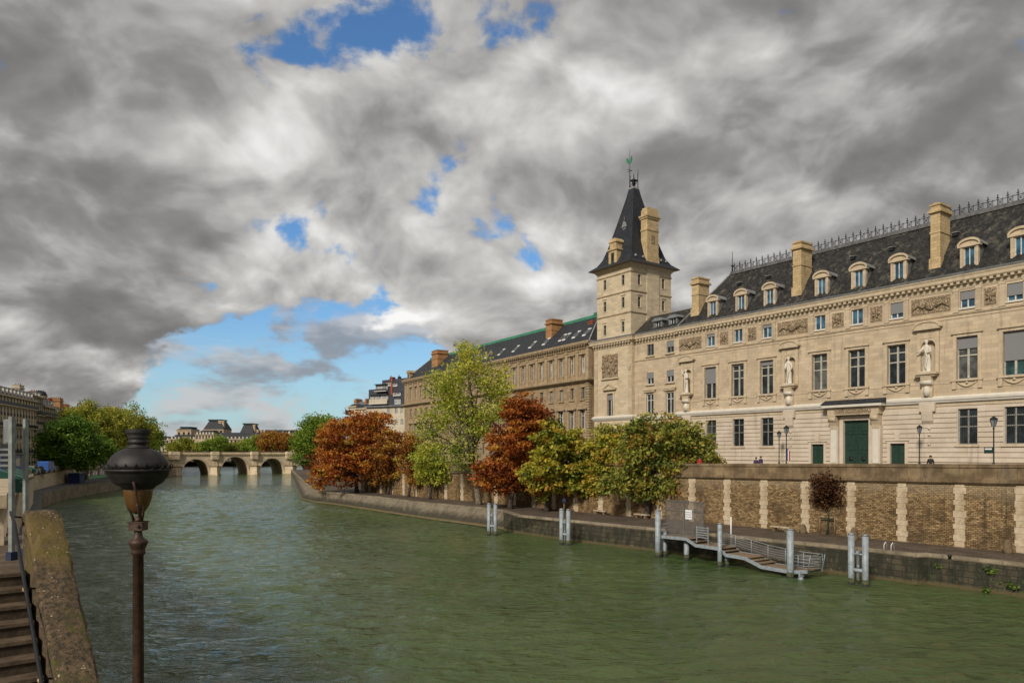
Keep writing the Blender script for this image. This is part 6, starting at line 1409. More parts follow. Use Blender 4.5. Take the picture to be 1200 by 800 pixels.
def rail(y_, x0, x1, mesh_=False, h=1.05, name='railing'):
    m = MB(); n = max(2, int((x1 - x0) / 1.5)); xsr = [x0 + (x1 - x0) * k / n for k in range(n + 1)]; rz_ = lambda x: zw(x0) + (zw(x1) - zw(x0)) * (x - x0) / (x1 - x0) if True else 0
    tz = lambda x: max(zw(x), rz_(x) - .0) if False else zs_(x)
    zs_ = lambda x: (zw(max(x0, x - 3)) + zw(max(x0, x - 1.5)) + zw(x) + zw(min(x1, x + 1.5)) + zw(min(x1, x + 3))) / 5
    for f_ in (1.0, .8, .62, .44, .26): m.tube([(x, y_, zs_(x) + h * f_) for x in xsr], .028 if f_ == 1 else .014, 5, 'steel')
    for x in xsr: m.tube([(x, y_, zw(x) - .1), (x, y_, zs_(x) + h)], .03, 5, 'steel')
    if mesh_:
        x = x0
        while x < x1: m.box(x, x + .025, y_ - .008, y_ + .008, zs_(x) + .1, zs_(x) + h * .85, 'screen'); x += .085
    m.build(name, G)
xe = pe[-1][0]
rail(DWd, X_(826), xe, True, 1.15); rail(0.0, X_(858), xe - 0.1, False, 1.05) if False else None
m = MB()                                                       # splayed end railing
for f_ in (1.0, .75, .5, .25): m.tube([(xe - 1.6, 0, pe[-1][1] + f_ * 1.05), (xe, 0.1, pe[-1][1] + f_ * 1.05), (xe + .35, .9, pe[-1][1] + f_ * 1.15), (xe, DWd, pe[-1][1] + f_ * 1.15)], .025, 5, 'steel')
for (x, y) in ((xe - 1.6, 0), (xe, .1), (xe, DWd), (xe - .8, 0.0)): m.tube([(x, y, pe[-1][1] - .1), (x + (.2 if x == xe else 0), y, pe[-1][1] + 1.1)], .03, 5, 'steel')
m.build('railing', G)
# light mesh screen on the platform
xs0, xs1 = X_(780.5), X_(824.5) ; sy = DWd * .55
xs0, xs1 = tx(780.5, gy + sy) - gx(771), tx(824.5, gy + sy) - gx(771); z0s = pe[0][1]; z1s = zat(800, 586.5, gy + sy)
m = MB(); x = xs0
while x < xs1: m.box(x, x + .035, sy - .01, sy + .01, z0s, z1s, 'screen'); x += .11
z = z0s
while z < z1s: m.box(xs0, xs1, sy + .013, sy + .03, z, z + .03, 'screen'); z += .11
scr = m.build('screen', G)
m = MB(); 
for x in (xs0, xs0 + (xs1 - xs0) * .5, xs0 + (xs1 - xs0) * .77, xs1): m.box(x - .03, x + .03, sy - .07, sy - .03, z0s, z1s, 'steel_dark')
for z_ in (z0s + .05, z0s + (z1s - z0s) * .72, z1s - .05): m.box(xs0, xs1, sy - .065, sy - .031, z_ - .03, z_ + .03, 'steel_dark')
m.build('screen_frame', G)
nx0, nx1 = tx(804, gy + sy) - gx(771), tx(811.5, gy + sy) - gx(771); m = MB(); nz0, nz1 = zat(807, 608, gy + sy), zat(807, 597, gy + sy)
m.box(nx0, nx1, sy - .10, sy - .072, nz0, nz1, 'paper')
for k in range(3): m.box(nx0 + .06, nx1 - .06, sy - .104, sy - .101, nz0 + (nz1 - nz0) * (.22 + k * .24), nz0 + (nz1 - nz0) * (.28 + k * .24), 'zinc')
m.build('notice', G)
m = MB()
for k in range(5): zz = z0s + .2 + k * .22; m.box(X_(815), X_(829), 0.12, .16, zz, zz + .07, 'steel')
m.box(X_(815), X_(815) + .06, .1, .18, z0s - .3, z0s + 1.25, 'steel'); m.box(X_(829) - .06, X_(829), .1, .18, z0s - .5, z0s + 1.25, 'steel'); m.build('gate', G)
m = MB()
for f_ in (.35, .7, 1.05): m.tube([(0.2, DWd, z0s + f_), (xs0 + .6, DWd, z0s + f_)], .025, 5, 'steel'); m.tube([(0.3, 0, z0s + f_), (0.3, DWd, z0s + f_)], .025, 5, 'steel')
m.tube([(.3, 0, z0s - .1), (.3, 0, z0s + 1.05)], .03, 5, 'steel'); m.tube([(.3, DWd, z0s - .1), (.3, DWd, z0s + 1.05)], .03, 5, 'steel'); m.build('railing', G)
for p_, ytop, r_, yy in ((771, 598, .27, -.3), (778.5, 622, .24, .8), (804.5, 630, .24, .7), (843.5, 613.5, .19, -.3), (852, 645, .2, .8), (926, 620.5, .27, -.3)):
    x = tx(p_, gy + yy) - gx(771); m = MB(); zt = zat(p_, ytop, gy + yy); m.tube([(x, yy, -1.5), (x, yy, zt)], r_, 14, 'steel'); m.tube([(x, yy, -1.5), (x, yy, .2)], r_ + .010, 14, 'rubber'); m.tube([(x, yy, -1.5), (x, yy, .5)], r_ + .005, 14, 'tidemark'); m.lathe([(r_ + .02, zt - .02), (r_ + .02, zt + .06), (.05, zt + .12)], 14, 'zinc', (x, yy)); m.build('pile', G)
m = MB(); x = X_(837); m.tube([(x, DWd + .2, 1.6), (x, DWd + .2, 4.2)], .06, 6, 'white'); m.build('marker_pole', G)
m = MB(); x = xe - .5; m.lathe([(0, -.3), (.2, -.12), (.24, .05), (.16, .2), (0, .28)], 10, 'steel', (x, -.1)); m.box(x - .06, x + .06, -.3, .3, .2, .6, 'steel'); m.build('float', G)

def bench(px, py, label):
    v = at(px, py, 2.3); b = empty('stone_bench', v, QA, label, 'bench', 'stone benches on the lower quay')
    m = MB(); m.box(-1.05, 1.05, -.28, .28, .38, .52, 'quoin'); m.build('seat', b)
    for s in (-.7, .7): m = MB(); m.box(s - .16, s + .16, -.2, .2, 0, .38, 'cap'); m.build('leg', b)
bench(915, 622.5, 'pale stone bench against the wall right of the gangway screen')
bench(752, 607, 'stone bench under the big olive chestnut')
bench(704, 602.5, 'stone bench in deep shade left of the big olive chestnut')
def guard_stone(px, py, label, h=.85):
    v = at(px, py, 2.3); m = MB(); m.lathe([(.36, -.05), (.33, .3), (.28, h * .8), (.16, h), (.02, h + .05)], 12, 'cap'); o = m.build('guard_stone', None, v); tag(o, label, 'guard stone', 'rounded guard stones at the foot of the quay wall')
guard_stone(1181, 648, 'rounded grey guard stone at the right edge of the quay wall', 1.0); guard_stone(898, 617.5, 'guard stone at the wall foot between the screen and the pale bench'); guard_stone(941, 624.5, 'guard stone at the wall foot just left of the young tree'); guard_stone(856, 612, 'guard stone behind the ramp railing')
guard_stone(1001, 632.5, 'guard stone behind the nearest double mooring post', 1.1)
v = at(1026, 647, 2.3); L_ = empty('quay_ladder', qw(q(v)[0], -24.75, 0), QA, 'recessed quay ladder with two looped white handles by the nearest mooring post', 'ladder')
for s in (-.28, .28): m = MB(); m.tube([(s, 0, 2.3), (s, 0, 2.75), (s + .07, .1, 2.95), (s, .35, 2.9), (s, .45, 2.35)], .03, 6, 'white'); m.tube([(s, -.05, -.3), (s, -.05, 2.3)], .03, 6, 'rust'); m.build('rail', L_)
for k in range(8): m = MB(); m.box(-.28, .28, -.07, -.03, .1 + k * .28, .14 + k * .28, 'rust'); m.build('rung', L_)
for px_, py_ in ((1113, 655),):
    v = at(px_, py_, 2.34); m = MB(); m.lathe([(.12, 0), (.1, .18), (.16, .22), (.14, .32), (.02, .36)], 10, 'iron'); o = m.build('mooring_bollard', None, v); tag(o, 'small black iron bollard on the quay edge near the right side', 'bollard')
v = at(661, 600.5, 2.3); bb = empty('notice_roundel', v, QA, 'dark round river sign on a short post behind the middle mooring post', 'sign'); m = MB(); m.tube([(0, 0, 0), (0, 0, 1.2)], .07, 6, 'wood'); m.build('post', bb)
m = MB(); m.lathe([(.02, -.06), (.36, -.06), (.36, .06), (.02, .06)], 18, 'navy'); 
m.v = [(a, c, b + 1.5) for a, b, c in m.v]; m.build('disc', bb)
# weeds growing from the wall
rng = np.random.default_rng(77)
for px_, py_, r_, lab_ in ((1100, 662, .5, 'weed tuft high on the river wall below the black bollard'), (1163, 667, .7, 'largest weed tuft near the top of the river wall at the right side'), (1185, 685, .6, 'round weed tuft low on the river wall at the right edge'), (1050, 652, .35, 'small weed tuft on the river wall just right of the ladder'), (1157, 690, .4, 'low straggling weed at the waterline near the right edge')):
    v = qw(tx(px_, -23.95), -23.95, 0); v.z = zat(px_, py_, -23.95); root = empty('wall_weed', v, QA, lab_, 'weed', 'weeds on the river wall')
    leaf_mesh('leaves', [(0, -.1, 0), (.3 * r_, -.08, -.1), (-.3 * r_, -.08, .05)], [.6, .7, .4], 24, r_ * .35, .16, 'L_green', root, rng)

# ---------------------------------------------------------------- street lamps and people on the upper quay
def street_lamp(px, ytop, y_loc, label):
    x = tx(px, y_loc); v = qw(x, y_loc, street_z(x)); zt = zat(px, ytop, y_loc) - v.z; k = zt
    r = empty('street_lamp', v, QA, label, 'street lamp', 'street lamps along the upper quay')
    m = MB(); m.lathe([(.2, 0), (.2, .25), (.12, .35), (.10, .9), (.13, .95), (.06, 1.1), (.045, k - 1.1), (.08, k - 1.05), (.05, k - .95), (.09, k - .88)], 10, 'iron'); m.build('post', r)
    m = MB(); m.lathe([(.13, k - .86), (.27, k - .32), (.27, k - .3)], 6, 'lampglass', smooth=False); lg = m.build('lantern', r)
    m = MB(); 
    for j in range(6): a = 2 * pi * j / 6; m.tube([(.135 * cos(a), .135 * sin(a), k - .87), (.28 * cos(a), .28 * sin(a), k - .30)], .018, 4, 'iron')
    m.build('frame', lg)
    m = MB(); m.lathe([(.33, k - .31), (.30, k - .24), (.16, k - .12), (.08, k - .08), (.10, k - .03), (0, k)], 6, 'iron', smooth=False); m.build('cap', r); return r
street_lamp(1164.5, 487, -16.0, 'nearest street lamp behind the quay parapet, at the right side')
street_lamp(1077.5, 497.5, -2.2, 'street lamp near the court building wall, right of the green portal')
street_lamp(921.5, 498, -15.8, 'taller street lamp left of the portal with flags low on its post')
street_lamp(913, 504.5, -2.2, 'shorter street lamp close beside the flagged one, left of the portal')
v_ = None
x = tx(922, -15.6); z_ = street_z(x); fl_ = empty('flag_bunch', qw(x, -15.6, z_ + 1.2), QA, 'small blue, white and red flag hanging on the tall lamp post', 'flag')
for k, mm in enumerate(('blue', 'white', 'redcloth')): m = MB(); m.prism([(.02 + k * .12, -.02), (.14 + k * .12, -.03), (.14 + k * .12, .01), (.02 + k * .12, .02)], 0.1 - k * .03, 1.3 - k * .1, mm); m.build('cloth', fl_)
x = tx(1157, -16.0); m = MB(); m.box(-.35, .3, -.05, .05, 0, .5, 'green_paint'); m.box(-.28, .23, -.06, -.051, .3, .42, 'white'); o = m.build('street_sign', None, qw(tx(1159, -16.0), -16.0, zat(1157, 531, -16.0)), QA); tag(o, 'small dark green sign board fixed beside the nearest street lamp', 'sign')

def skinned(name, vs, es, rs, m, parent, sub=2):
    me = bpy.data.meshes.new(name); me.from_pydata(vs, es, []); me.materials.append(M[m]); o = bpy.data.objects.new(name, me); COL.objects.link(o); o.parent = parent
    sk = o.modifiers.new('skin', 'SKIN'); 
    for i, r in enumerate(rs): me.skin_vertices[0].data[i].radius = (r, r) if not isinstance(r, tuple) else r; me.skin_vertices[0].data[i].use_root = (i == 0)
    sk.use_smooth_shade = True; ss = o.modifiers.new('sub', 'SUBSURF'); ss.levels = sub; ss.render_levels = sub
    return o
def person(loc, rz, label, top, legs, hair='hair', h=1.72, group=None, bend=0):
    r = empty('person', loc, rz, label, 'person', group); k = h / 1.72
    V_ = [(0, 0, .95), (0, 0, 1.15), (0, 0, 1.38), (0, 0, 1.48), (0, -.01, 1.56), (0, -.015, 1.66),      # pelvis..head
          (.10, 0, .90), (.11, -.01, .50), (.11, 0, .09), (.11, -.14, .04), (-.10, 0, .90), (-.11, .02, .50), (-.11, .05, .09), (-.11, -.09, .04),
          (.17, 0, 1.40), (.24, .02, 1.14), (.22, -.10, .92), (.21, -.15, .85), (-.17, 0, 1.40), (-.24, .02, 1.14), (-.22, -.10, .92), (-.21, -.15, .85)]
    E_ = [(0, 1), (1, 2), (2, 3), (3, 4), (4, 5), (0, 6), (6, 7), (7, 8), (8, 9), (0, 10), (10, 11), (11, 12), (12, 13), (2, 14), (14, 15), (15, 16), (16, 17), (2, 18), (18, 19), (19, 20), (20, 21)]
    R_ = [.13, .12, .13, .055, .085, .085, .085, .06, .04, .035, .085, .06, .04, .035, .06, .045, .033, .03, .06, .045, .033, .03]
    skinned('body', [(a * k, b * k, c * k) for a, b, c in V_], E_, [q_ * k for q_ in R_], 'skin', r)
    jk = [0, 1, 2, 3, 14, 15, 16, 18, 19, 20]; mp = {v: i for i, v in enumerate(jk)}
    skinned('jacket', [tuple(c * k for c in V_[i]) for i in jk], [(mp[a], mp[b]) for a, b in E_ if a in mp and b in mp], [(R_[i] + .028) * k if i != 3 else .06 * k for i in jk], top, r)
    tr_ = [0, 6, 7, 8, 10, 11, 12]; mp = {v: i for i, v in enumerate(tr_)}
    skinned('trousers', [tuple(c * k for c in V_[i]) for i in tr_], [(mp[a], mp[b]) for a, b in E_ if a in mp and b in mp], [(R_[i] + .022) * k for i in tr_], legs, r)
    m = MB(); m.lathe([(.06, 1.56 * k), (.105, 1.62 * k), (.112, 1.69 * k), (.085, 1.76 * k), (.02, 1.79 * k)], 12, hair, (0, .015)); m.build('hair', r)
    for s in (-1, 1): m = MB(); m.box(s * .11 * k - .05, s * .11 * k + .05, -.19 * k, .08 * k, 0, .09 * k, 'rubber'); m.build('shoe', r)
    m = MB(); m.lathe([(.0, -.02), (.016, 0), (0, .02)], 6, 'skin', (0, -.115)); m.v = [(a, b, c + 1.635 * k) for a, b, c in m.v]; m.build('nose', r)
    return r
def pers(px, y_loc, rz, label, top, legs, h, **kw):
    x = tx(px, y_loc); return person(qw(x, y_loc, street_z(x)), QA + rz, label, top, legs, h=h, **kw)
pers(886, -16.4, .3, 'shorter person in purple leaning behind the parapet, left of the lamps', 'purple', 'navy', 1.62)
pers(891.5, -16.3, -.2, 'taller person in dark purple close beside the shorter one behind the parapet', 'purple', 'darkcloth', 1.74)
pers(820, -16.5, 1.0, 'person in a red jacket half hidden by the chestnut leaves', 'redcloth', 'navy', 1.72)
pers(1090.5, -16.3, .5, 'person in black seen from the chest up behind the parapet, right of the portal', 'darkcloth', 'darkcloth', 1.66)
# a few walkers on the bridge
BWP = ['leftmost walker, above the middle arch', 'second walker from the left, near the middle arch', 'walker above the pier right of the middle arch', 'walker in red or purple just right of that pier', 'walker over the left side of the right arch', 'walker over the crown of the right arch', 'rightmost walker near the end of the bridge']
for i, px_ in enumerate((279, 288, 301, 309, 316, 323, 331)):
    s_ = bx(px_); p_ = BO + BX * s_ + BY * 1.2; person((p_.x, p_.y, 9.15 + .35), BA + i, BWP[i].replace('in red or purple ', ''), ['darkcloth', 'navy', 'purple', 'redcloth'][i % 4], 'darkcloth', h=1.75, group='walkers on the bridge')

# ---------------------------------------------------------------- left bank vehicles, book boxes and site things
def van(loc, rz, label, paint='blue', L=5.2, H=2.3, name='van'):
    r = empty(name, loc, rz, label, 'van' if name == 'van' else 'car'); w_ = .95
    pr = [(-L / 2, .35), (L / 2, .35), (L / 2, 1.0), (L / 2 - .15, 1.15), (L / 2 - 1.0, 1.35), (L / 2 - 1.6, H - .1), (L / 2 - 1.9, H), (-L / 2 + .15, H), (-L / 2, H - .2)]
    if name == 'car': pr = [(-L / 2, .3), (L / 2, .3), (L / 2, .75), (L / 2 - .9, .9), (L / 2 - 1.6, 1.42), (-L / 2 + 1.1, 1.46), (-L / 2 + .2, .95), (-L / 2, .85)]
    m = MB(); m.extrude_y(pr, -w_, w_, paint); b = m.build('body', r)
    m = MB()
    zt = H - .25 if name == 'van' else 1.36
    for s in (-1, 1): m.box(L / 2 - 2.7 if name == 'van' else -L / 2 + 1.2, L / 2 - 1.65, s * w_ - .012, s * w_ + .012, zt - .65 if name == 'van' else .95, zt, 'glass')
    x0 = L / 2 - 1.02 if name == 'van' else L / 2 - .92; z0 = 1.38 if name == 'van' else .92; x1 = L / 2 - 1.58; z1 = H - .15 if name == 'van' else 1.4
    m.face([(x0 + .03, -w_ * .9, z0), (x0 + .03, w_ * .9, z0), (x1 + .03, w_ * .9, z1), (x1 + .03, -w_ * .9, z1)], 'glass'); m.build('windows', r)
    for s in (-1, 1):
        for x in (-L / 2 + .95, L / 2 - .95):
            m = MB(); m.lathe([(.2, -.11), (.34, -.11), (.36, 0), (.34, .11), (.2, .11)], 16, 'rubber'); m.v = [(x + a, s * (w_ - .08) + c, .34 + b_) for a, b_, c in m.v]; wl_ = m.build('wheel', r)
        m = MB(); m.box(L / 2 - .02, L / 2 + .02, s * .7 - .18, s * .7 + .18, .72, .92, 'lampglass'); m.build('headlight', r)
    return r
def lq(px, Y, dz_=0):           # a place on the left street
    v = at(px, 530, Y=Y); i = max(j for j in range(len(LW) - 1) if LW[j][1] <= max(Y, 14)); f_ = (Y - LW[i][1]) / (LW[i + 1][1] - LW[i][1]); v.z = lz(i) + (lz(i + 1) - lz(i)) * max(0, min(1, f_)) + dz_; return v
van(lq(55, 150), AL, 'bright blue van parked under the dark green left bank tree'); van(lq(3, 60), AL, 'blue van at the far left edge behind the grey posts')
van(lq(176, 300, 1.0), AL, 'white van on the street at the left end of the bridge', 'white')
van(lq(42, 128), AL, 'dark parked car in front of the limestone houses', 'darkcloth', 4.3, 1.45, 'car'); van(lq(35, 118), AL, 'grey parked car left of the dark one', 'zinc', 4.3, 1.45, 'car')
# green bookseller boxes on the left quay parapet
for i, Yb in enumerate((31, 38, 46, 56, 69, 84, 100, 112, 124)):
    k = max(j for j in range(len(LW) - 1) if LW[j][1] <= Yb); f_ = (Yb - LW[k][1]) / (LW[k + 1][1] - LW[k][1]); c = Vector(LW[k]).lerp(Vector(LW[k + 1]), f_); zz = lz(k) + (lz(k + 1) - lz(k)) * f_ + .42
    an = atan2(LW[k + 1][1] - LW[k][1], LW[k + 1][0] - LW[k][0])
    b = empty('book_box', (c.x, c.y, zz), an, 'green bookseller box on the left bank parapet, ' + ['nearest, behind the grey posts','second nearest','third nearest','fourth nearest','middle','fourth from the far end','third from the far end','second from the far end','farthest, by the blue van'][i], 'book box', 'green bookseller boxes on the left bank parapet')
    m = MB(); m.box(-1.0, 1.0, -.35, .4, 0, .55, 'box_green'); m.build('case', b)
    m = MB(); m.prism([(-1.05, -.4), (1.05, -.4), (1.05, .45), (-1.05, .45)], [.56, .56, .56, .56], [.62, .62, .95, .95], 'box_green'); m.build('lid', b)
# site things on the left lower quay
def wallpt(px, z, off=0.8):       # on the lower quay, just river side of the left wall
    best = None
    for a, b in zip(LW[3:], LW[4:]):
        for t in range(21):
            p = Vector(a).lerp(Vector(b), t / 20); pxx = 600 + F * (p.x + off) / p.y
            if best is None or abs(pxx - px) < best[0]: best = (abs(pxx - px), p, atan2(b[1] - a[1], b[0] - a[0]))
    return Vector((best[1].x + off, best[1].y, z)), best[2]
v, an = wallpt(90, 2.6, 2.2); c_ = empty('site_container', v, an, 'dark blue covered container on the left lower quay, under the trees', 'container')
m = MB(); m.box(-3.6, 3.6, -1.2, 1.2, .1, 2.3, 'deepblue'); [m.box(x - .05, x + .05, -1.24, -1.2, .1, 2.3, 'navy') for x in (-3.5, -2.3, -1.1, .1, 1.3, 2.5, 3.5)]; m.build('body', c_); m = MB(); m.box(-3.7, 3.7, -1.3, 1.3, 2.3, 2.42, 'blue'); m.build('lid', c_)
v, an = wallpt(116, 2.6, 1.4); c_ = empty('painted_hoarding', v, an, 'graffiti covered hoarding in white, orange and green on the left lower quay', 'hoarding')
m = MB(); m.box(-14, 13, -.08, .08, 0, 3.1, 'cap'); m.build('panel', c_)
rr = random.Random(2)
for k in range(16): x = -13 + k * 1.65; mm = ['white', 'deepblue', 'orange', 'white', 'parisB'][k % 5]; m = MB(); m.extrude_y([(x, 1.1), (x + 1.3, 1.0), (x + 1.6, 1.9 + rr.random() * .8), (x + .7, 2.3 + rr.random() * .5), (x + .1, 1.8)], -.12, -.085, mm); m.build('painted_shape', c_)
m = MB(); m.box(-12.5, 12.8, -.13, -.09, .15, .95, 'litegreen'); m.build('green_band', c_)

# ================================================================== FOREGROUND
FR, NRr = Vector((-7.24, 11.5, 9.09)), Vector((-5.28, 9.2, 7.08)); dS = (NRr - FR); dS2 = Vector((dS.x, dS.y)).normalized(); SL = (7.08 - 9.09) / Vector((dS.x, dS.y)).length
nS = Vector((dS2.y, -dS2.x))                                     # to the left of the picture
if nS.x > 0: nS = -nS
sw = empty('stair_parapet', (FR.x, FR.y, 6.0), 0, 'lichen stained stone parapet sloping down beside the steps, bottom left', 'parapet')
Lw = 7.6; NS = 38
prof = [(-.02, -9.0), (-.02, -.16), (-.06, -.14), (-.06, -.03), (-.02, 0.0), (.10, .02), (.28, .02), (.38, 0.0), (.42, -.03), (.42, -.14), (.38, -.16), (.38, -9.0)]
m = MB(); rng_ = random.Random(9); rings = []
for i in range(NS + 1):
    s = -.35 + (Lw + .35) * i / NS; zz = 9.09 + SL * max(0, s) - 6.0 - (.10 * max(0, -.12 - s) / .2) * 1; c = dS2 * s; ring = []
    for (u, h) in prof:
        j = .012 if h > -.2 else 0; p = c + nS * (u + rng_.uniform(-j, j)); ring.append((p.x, p.y, (zz + h + rng_.uniform(-j, j)) if h > -5 else -7.0))
    rings.append(ring)
for a, b in zip(rings, rings[1:]):
    for k in range(len(prof) - 1): m.face([a[k], b[k], b[k + 1], a[k + 1]], 'mossy')
m.face(rings[0], 'mossy'); m.face(rings[-1][::-1], 'mossy'); m.build('stonework', sw)
m = MB(); hp = []
for i in range(12): s = -.25 + 5.2 * i / 11; p = dS2 * s + nS * .56; hp.append((p.x, p.y, 9.09 + SL * max(0, s) - 6.0 - .02))
m.tube(hp, .024, 8, 'iron'); hr = m.build('handrail', sw)
for s in (-.1, 1.35, 2.75, 4.1):
    m = MB(); p = dS2 * s + nS * .43; p2 = dS2 * s + nS * .56; z_ = 9.09 + SL * max(0, s) - 6.0 - .04; m.tube([(p.x, p.y, z_ - .06), (p2.x, p2.y, z_ - .04), (p2.x, p2.y, z_)], .014, 6, 'iron'); m.lathe([(0, z_ - .1), (.035, z_ - .07), (.035, z_ - .04), (0, z_ - .02)], 8, 'chimney', (p2.x * .96 + p.x * .04, p2.y)); m.build('bracket', hr)
# steps
M['steps'] = M['mossy']
st = empty('stone_stairs', (FR.x, FR.y, 8.2), 0, 'worn brown stone steps going down behind the lichened parapet, bottom left', 'stairs')
tread = .29; rise = tread * -SL
for k in range(22):
    s0 = .05 + k * tread; m = MB(); z1 = -rise * k; pts = []
    for (s, u) in ((s0, .44), (s0 + tread + .03, .44), (s0 + tread + .03, 3.4), (s0, 3.4)): p = dS2 * s + nS * u; pts.append((p.x, p.y))
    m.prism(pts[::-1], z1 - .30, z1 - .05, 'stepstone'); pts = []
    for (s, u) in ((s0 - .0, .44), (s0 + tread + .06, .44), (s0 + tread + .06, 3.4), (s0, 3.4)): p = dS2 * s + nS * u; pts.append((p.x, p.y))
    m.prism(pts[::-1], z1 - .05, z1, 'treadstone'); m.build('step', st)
m = MB(); pts = []
for (s, u) in ((.05, .44), (.05, 3.4), (-.0, 9), (-6, 9), (-6, -.3), (-.34, -.3), (-.34, .44)): p = dS2 * s + nS * u; pts.append((p.x, p.y))
m.prism(pts, -2.5, 0, 'treadstone'); m.build('landing', st)
m = MB(); pts = []
for (s, u) in ((-.4, 3.4), (7, 3.4), (7, 4.0), (-.4, 4.0)): p = dS2 * s + nS * u; pts.append((p.x, p.y))
m.prism(pts[::-1], [-.0, -5, -5, 0], [.9, .9 + SL * 7, .9 + SL * 7, .9], 'mossy'); m.build('side_wall', st)
# sign posts
sp_ = empty('sign_post', (-8.38, 12.15, 8.2), radians(-20), 'pair of pale grey steel posts carrying a small panel at the stair head', 'sign post')
for x, y, zt, w_ in ((.0, 0, 2.4, .042), (-.15, .35, 2.38, .032)):
    m = MB(); m.box(x - w_, x + w_, y - .03, y + .03, 0.06, zt, 'palesteel'); po = m.build('post', sp_); m = MB(); m.box(x - w_ - .02, x + w_ + .02, y - .06, y + .06, 0, .14, 'navy'); m.build('foot', po)
m = MB(); m.box(-.22, -.06, .02, .12, 1.95, 2.36, 'palesteel'); m.box(-.20, -.08, .0, .02, 1.97, 2.34, 'zinc'); pn = m.build('panel', sp_)
m = MB(); m.box(-.3, -.062, .02, .10, 1.52, 1.94, 'iron'); [m.box(-.3, -.07, .005, .02, 1.56 + k * .09, 1.6 + k * .09, 'steel_dark') for k in range(4)]; m.build('louvre_box', sp_)
# foreground lamp
LX, LY = -438 / F * 8.0, 8.0; k = 8.0 / F
sdist = (Vector((LX, LY)) - Vector((FR.x, FR.y))).dot(dS2); zb_ = 9.09 + SL * sdist - .02
lm = empty('quay_lamp', (LX, LY, zb_), 0, 'rusty old quay lamp with a sooty domed lantern, in the left foreground', 'street lamp')
zz = lambda py: HC - (py - HZ) * k - zb_
m = MB(); N_ = 24; pr = [(.16, -.05), (.16, .12), (.12, .16), (.10, .34), (.075, .4), (6.2 * k, .5), (5.6 * k, zz(650)), (7.4 * k, zz(649)), (8.0 * k, zz(646)), (7.2 * k, zz(643.5)), (8 * k, zz(642)), (10.2 * k, zz(636.5)), (10.6 * k, zz(634)), (9.4 * k, zz(632.5)), (5.2 * k, zz(629)), (4.2 * k, zz(624)), (4.4 * k, zz(621))]
base = 0
m.lathe(pr, N_, 'rust')
for i, (x_, y_, z_) in enumerate(m.v):
    j = i % N_; r_i = i // N_
    if r_i in (5, 6): f_ = .93 if j % 2 else 1.03; m.v[i] = (x_ * f_, y_ * f_, z_)
m.build('post', lm)
m = MB(); m.box(-8 * k, 8 * k, -7 * k, 7 * k, zz(621), zz(610.5), 'rust'); m.lathe([(5 * k, zz(610.5)), (3 * k, zz(607)), (1 * k, zz(604))], 10, 'rust')
m.lathe([(0, zz(618)), (2.4 * k, zz(616)), (0, zz(613.5))], 8, 'lampiron', (4 * k, -8 * k)); m.box(-9 * k, 9 * k, -8 * k, 8 * k, zz(612), zz(610.5), 'rust'); m.build('socket_block', lm)
for sg, x0, x1 in ((-1, -4.5, -8.5), (1, 4.5, 8.5)):
    m = MB(); m.tube([(x0 * k * .9, -.01, zz(611)), (x1 * k * .8, -.02, zz(602)), (x1 * k * 1.1, -.06, zz(592)), (x1 * k * 1.25, -.09, zz(575)), (x1 * k * 1.5, -.1, zz(568))], [1.9 * k, 1.6 * k, 1.3 * k, 1.2 * k, 1.4 * k], 8, 'rust'); m.build('lantern_arm', lm)
m = MB(); m.tube([(9 * k, -11 * k, zz(607)), (8 * k, -17 * k, zz(592)), (7 * k, -19 * k, zz(575)), (8.5 * k, -27 * k, zz(563))], [1.9 * k, 1.7 * k, 1.5 * k, 1.5 * k], 8, 'rust'); m.lathe([(0, zz(578)), (2.4 * k, zz(575)), (0, zz(572))], 8, 'rust', (7 * k, -19 * k)); m.lathe([(0, zz(593)), (2.2 * k, zz(590)), (0, zz(588))], 8, 'rust', (8 * k, -17.5 * k)); m.build('lantern_arm', lm)
m = MB(); m.lathe([(3 * k, zz(602)), (7 * k, zz(599.5)), (11.5 * k, zz(593)), (14.5 * k, zz(584)), (15.8 * k, zz(574)), (15.8 * k, zz(571))], 28, 'amber'); m.build('globe', lm)
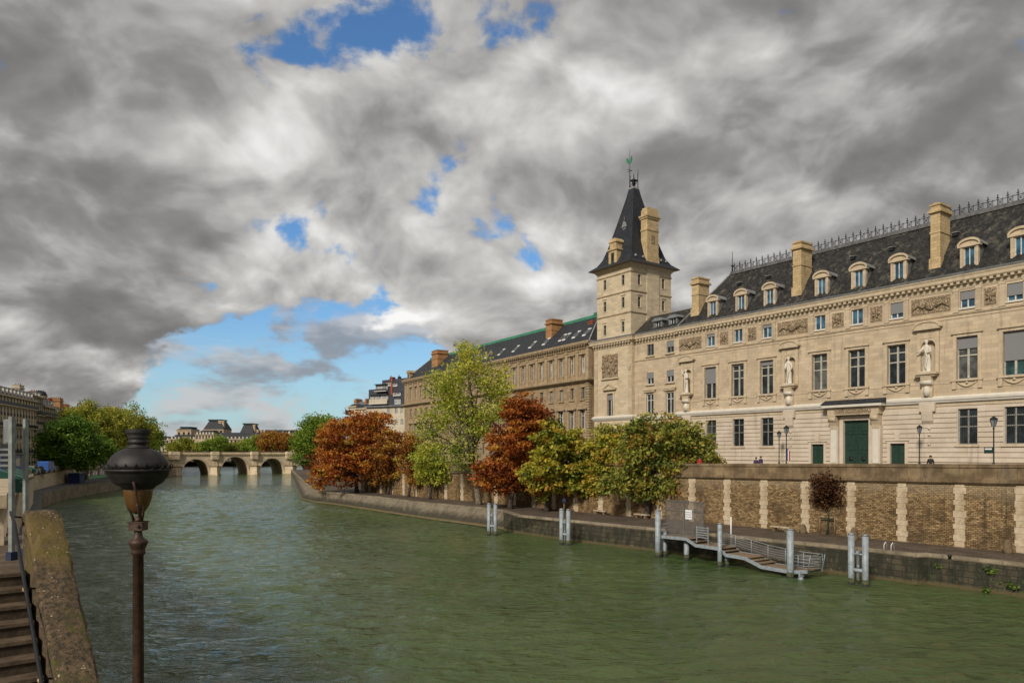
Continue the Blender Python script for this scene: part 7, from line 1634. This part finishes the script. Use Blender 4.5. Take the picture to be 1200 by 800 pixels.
m = MB(); m.lathe([(14 * k, zz(573.5)), (17 * k, zz(572.5)), (18.5 * k, zz(570)), (25.5 * k, zz(566)), (28 * k, zz(563.5)), (28.6 * k, zz(561.8)), (31.5 * k, zz(559)), (32 * k, zz(557.6)), (32.8 * k, zz(556.8)), (33.2 * k, zz(552.5)), (35.4 * k, zz(551.6)), (35.8 * k, zz(549.8)), (33.5 * k, zz(548.8)), (31 * k, zz(548.5))], 36, 'lampiron'); m.build('reflector_bowl', lm)
m = MB(); m.lathe([(32.3 * k, zz(549)), (32.6 * k, zz(545)), (31.4 * k, zz(540.5)), (28.6 * k, zz(535.5)), (24.5 * k, zz(531)), (19 * k, zz(527.3)), (13 * k, zz(525)), (11 * k, zz(524.2))], 36, 'lampiron'); dm = m.build('dome', lm)
m = MB()
for j in range(22):
    a = 2 * pi * j / 22; r0, r1 = 33.8 * k, 39.0 * k; w_ = .125; cs_ = lambda r, aa, z_: (r * cos(aa), r * sin(aa), z_)
    m.face([cs_(r0, a - w_, zz(551)), cs_(r0, a + w_, zz(551)), cs_(r0 + 3 * k, a + w_ * .5, zz(547)), cs_(r1, a, zz(542)), cs_(r0 + 3 * k, a - w_ * .5, zz(547))], 'lampiron')
    m.face([cs_(r0 - .006, a + w_, zz(551)), cs_(r0 - .006, a - w_, zz(551)), cs_(r0 + 2.4 * k, a - w_ * .5, zz(547)), cs_(r1, a, zz(542)), cs_(r0 + 2.4 * k, a + w_ * .5, zz(547))], 'lampiron')
m.build('leaf_crown', dm)
m = MB(); m.lathe([(12.6 * k, zz(525)), (13 * k, zz(523.5)), (9.5 * k, zz(522.3)), (9 * k, zz(520)), (11.2 * k, zz(519)), (11.4 * k, zz(517)), (10.0 * k, zz(516)), (10.2 * k, zz(514)), (11.6 * k, zz(512.6)), (11.0 * k, zz(511.6)), (12.4 * k, zz(508)), (13.6 * k, zz(506.4)), (12.8 * k, zz(505.4)), (13.8 * k, zz(504)), (13.4 * k, zz(503)), (9 * k, zz(503)), (8.5 * k, zz(505))], 24, 'lampiron'); m.build('vent_cap', lm)
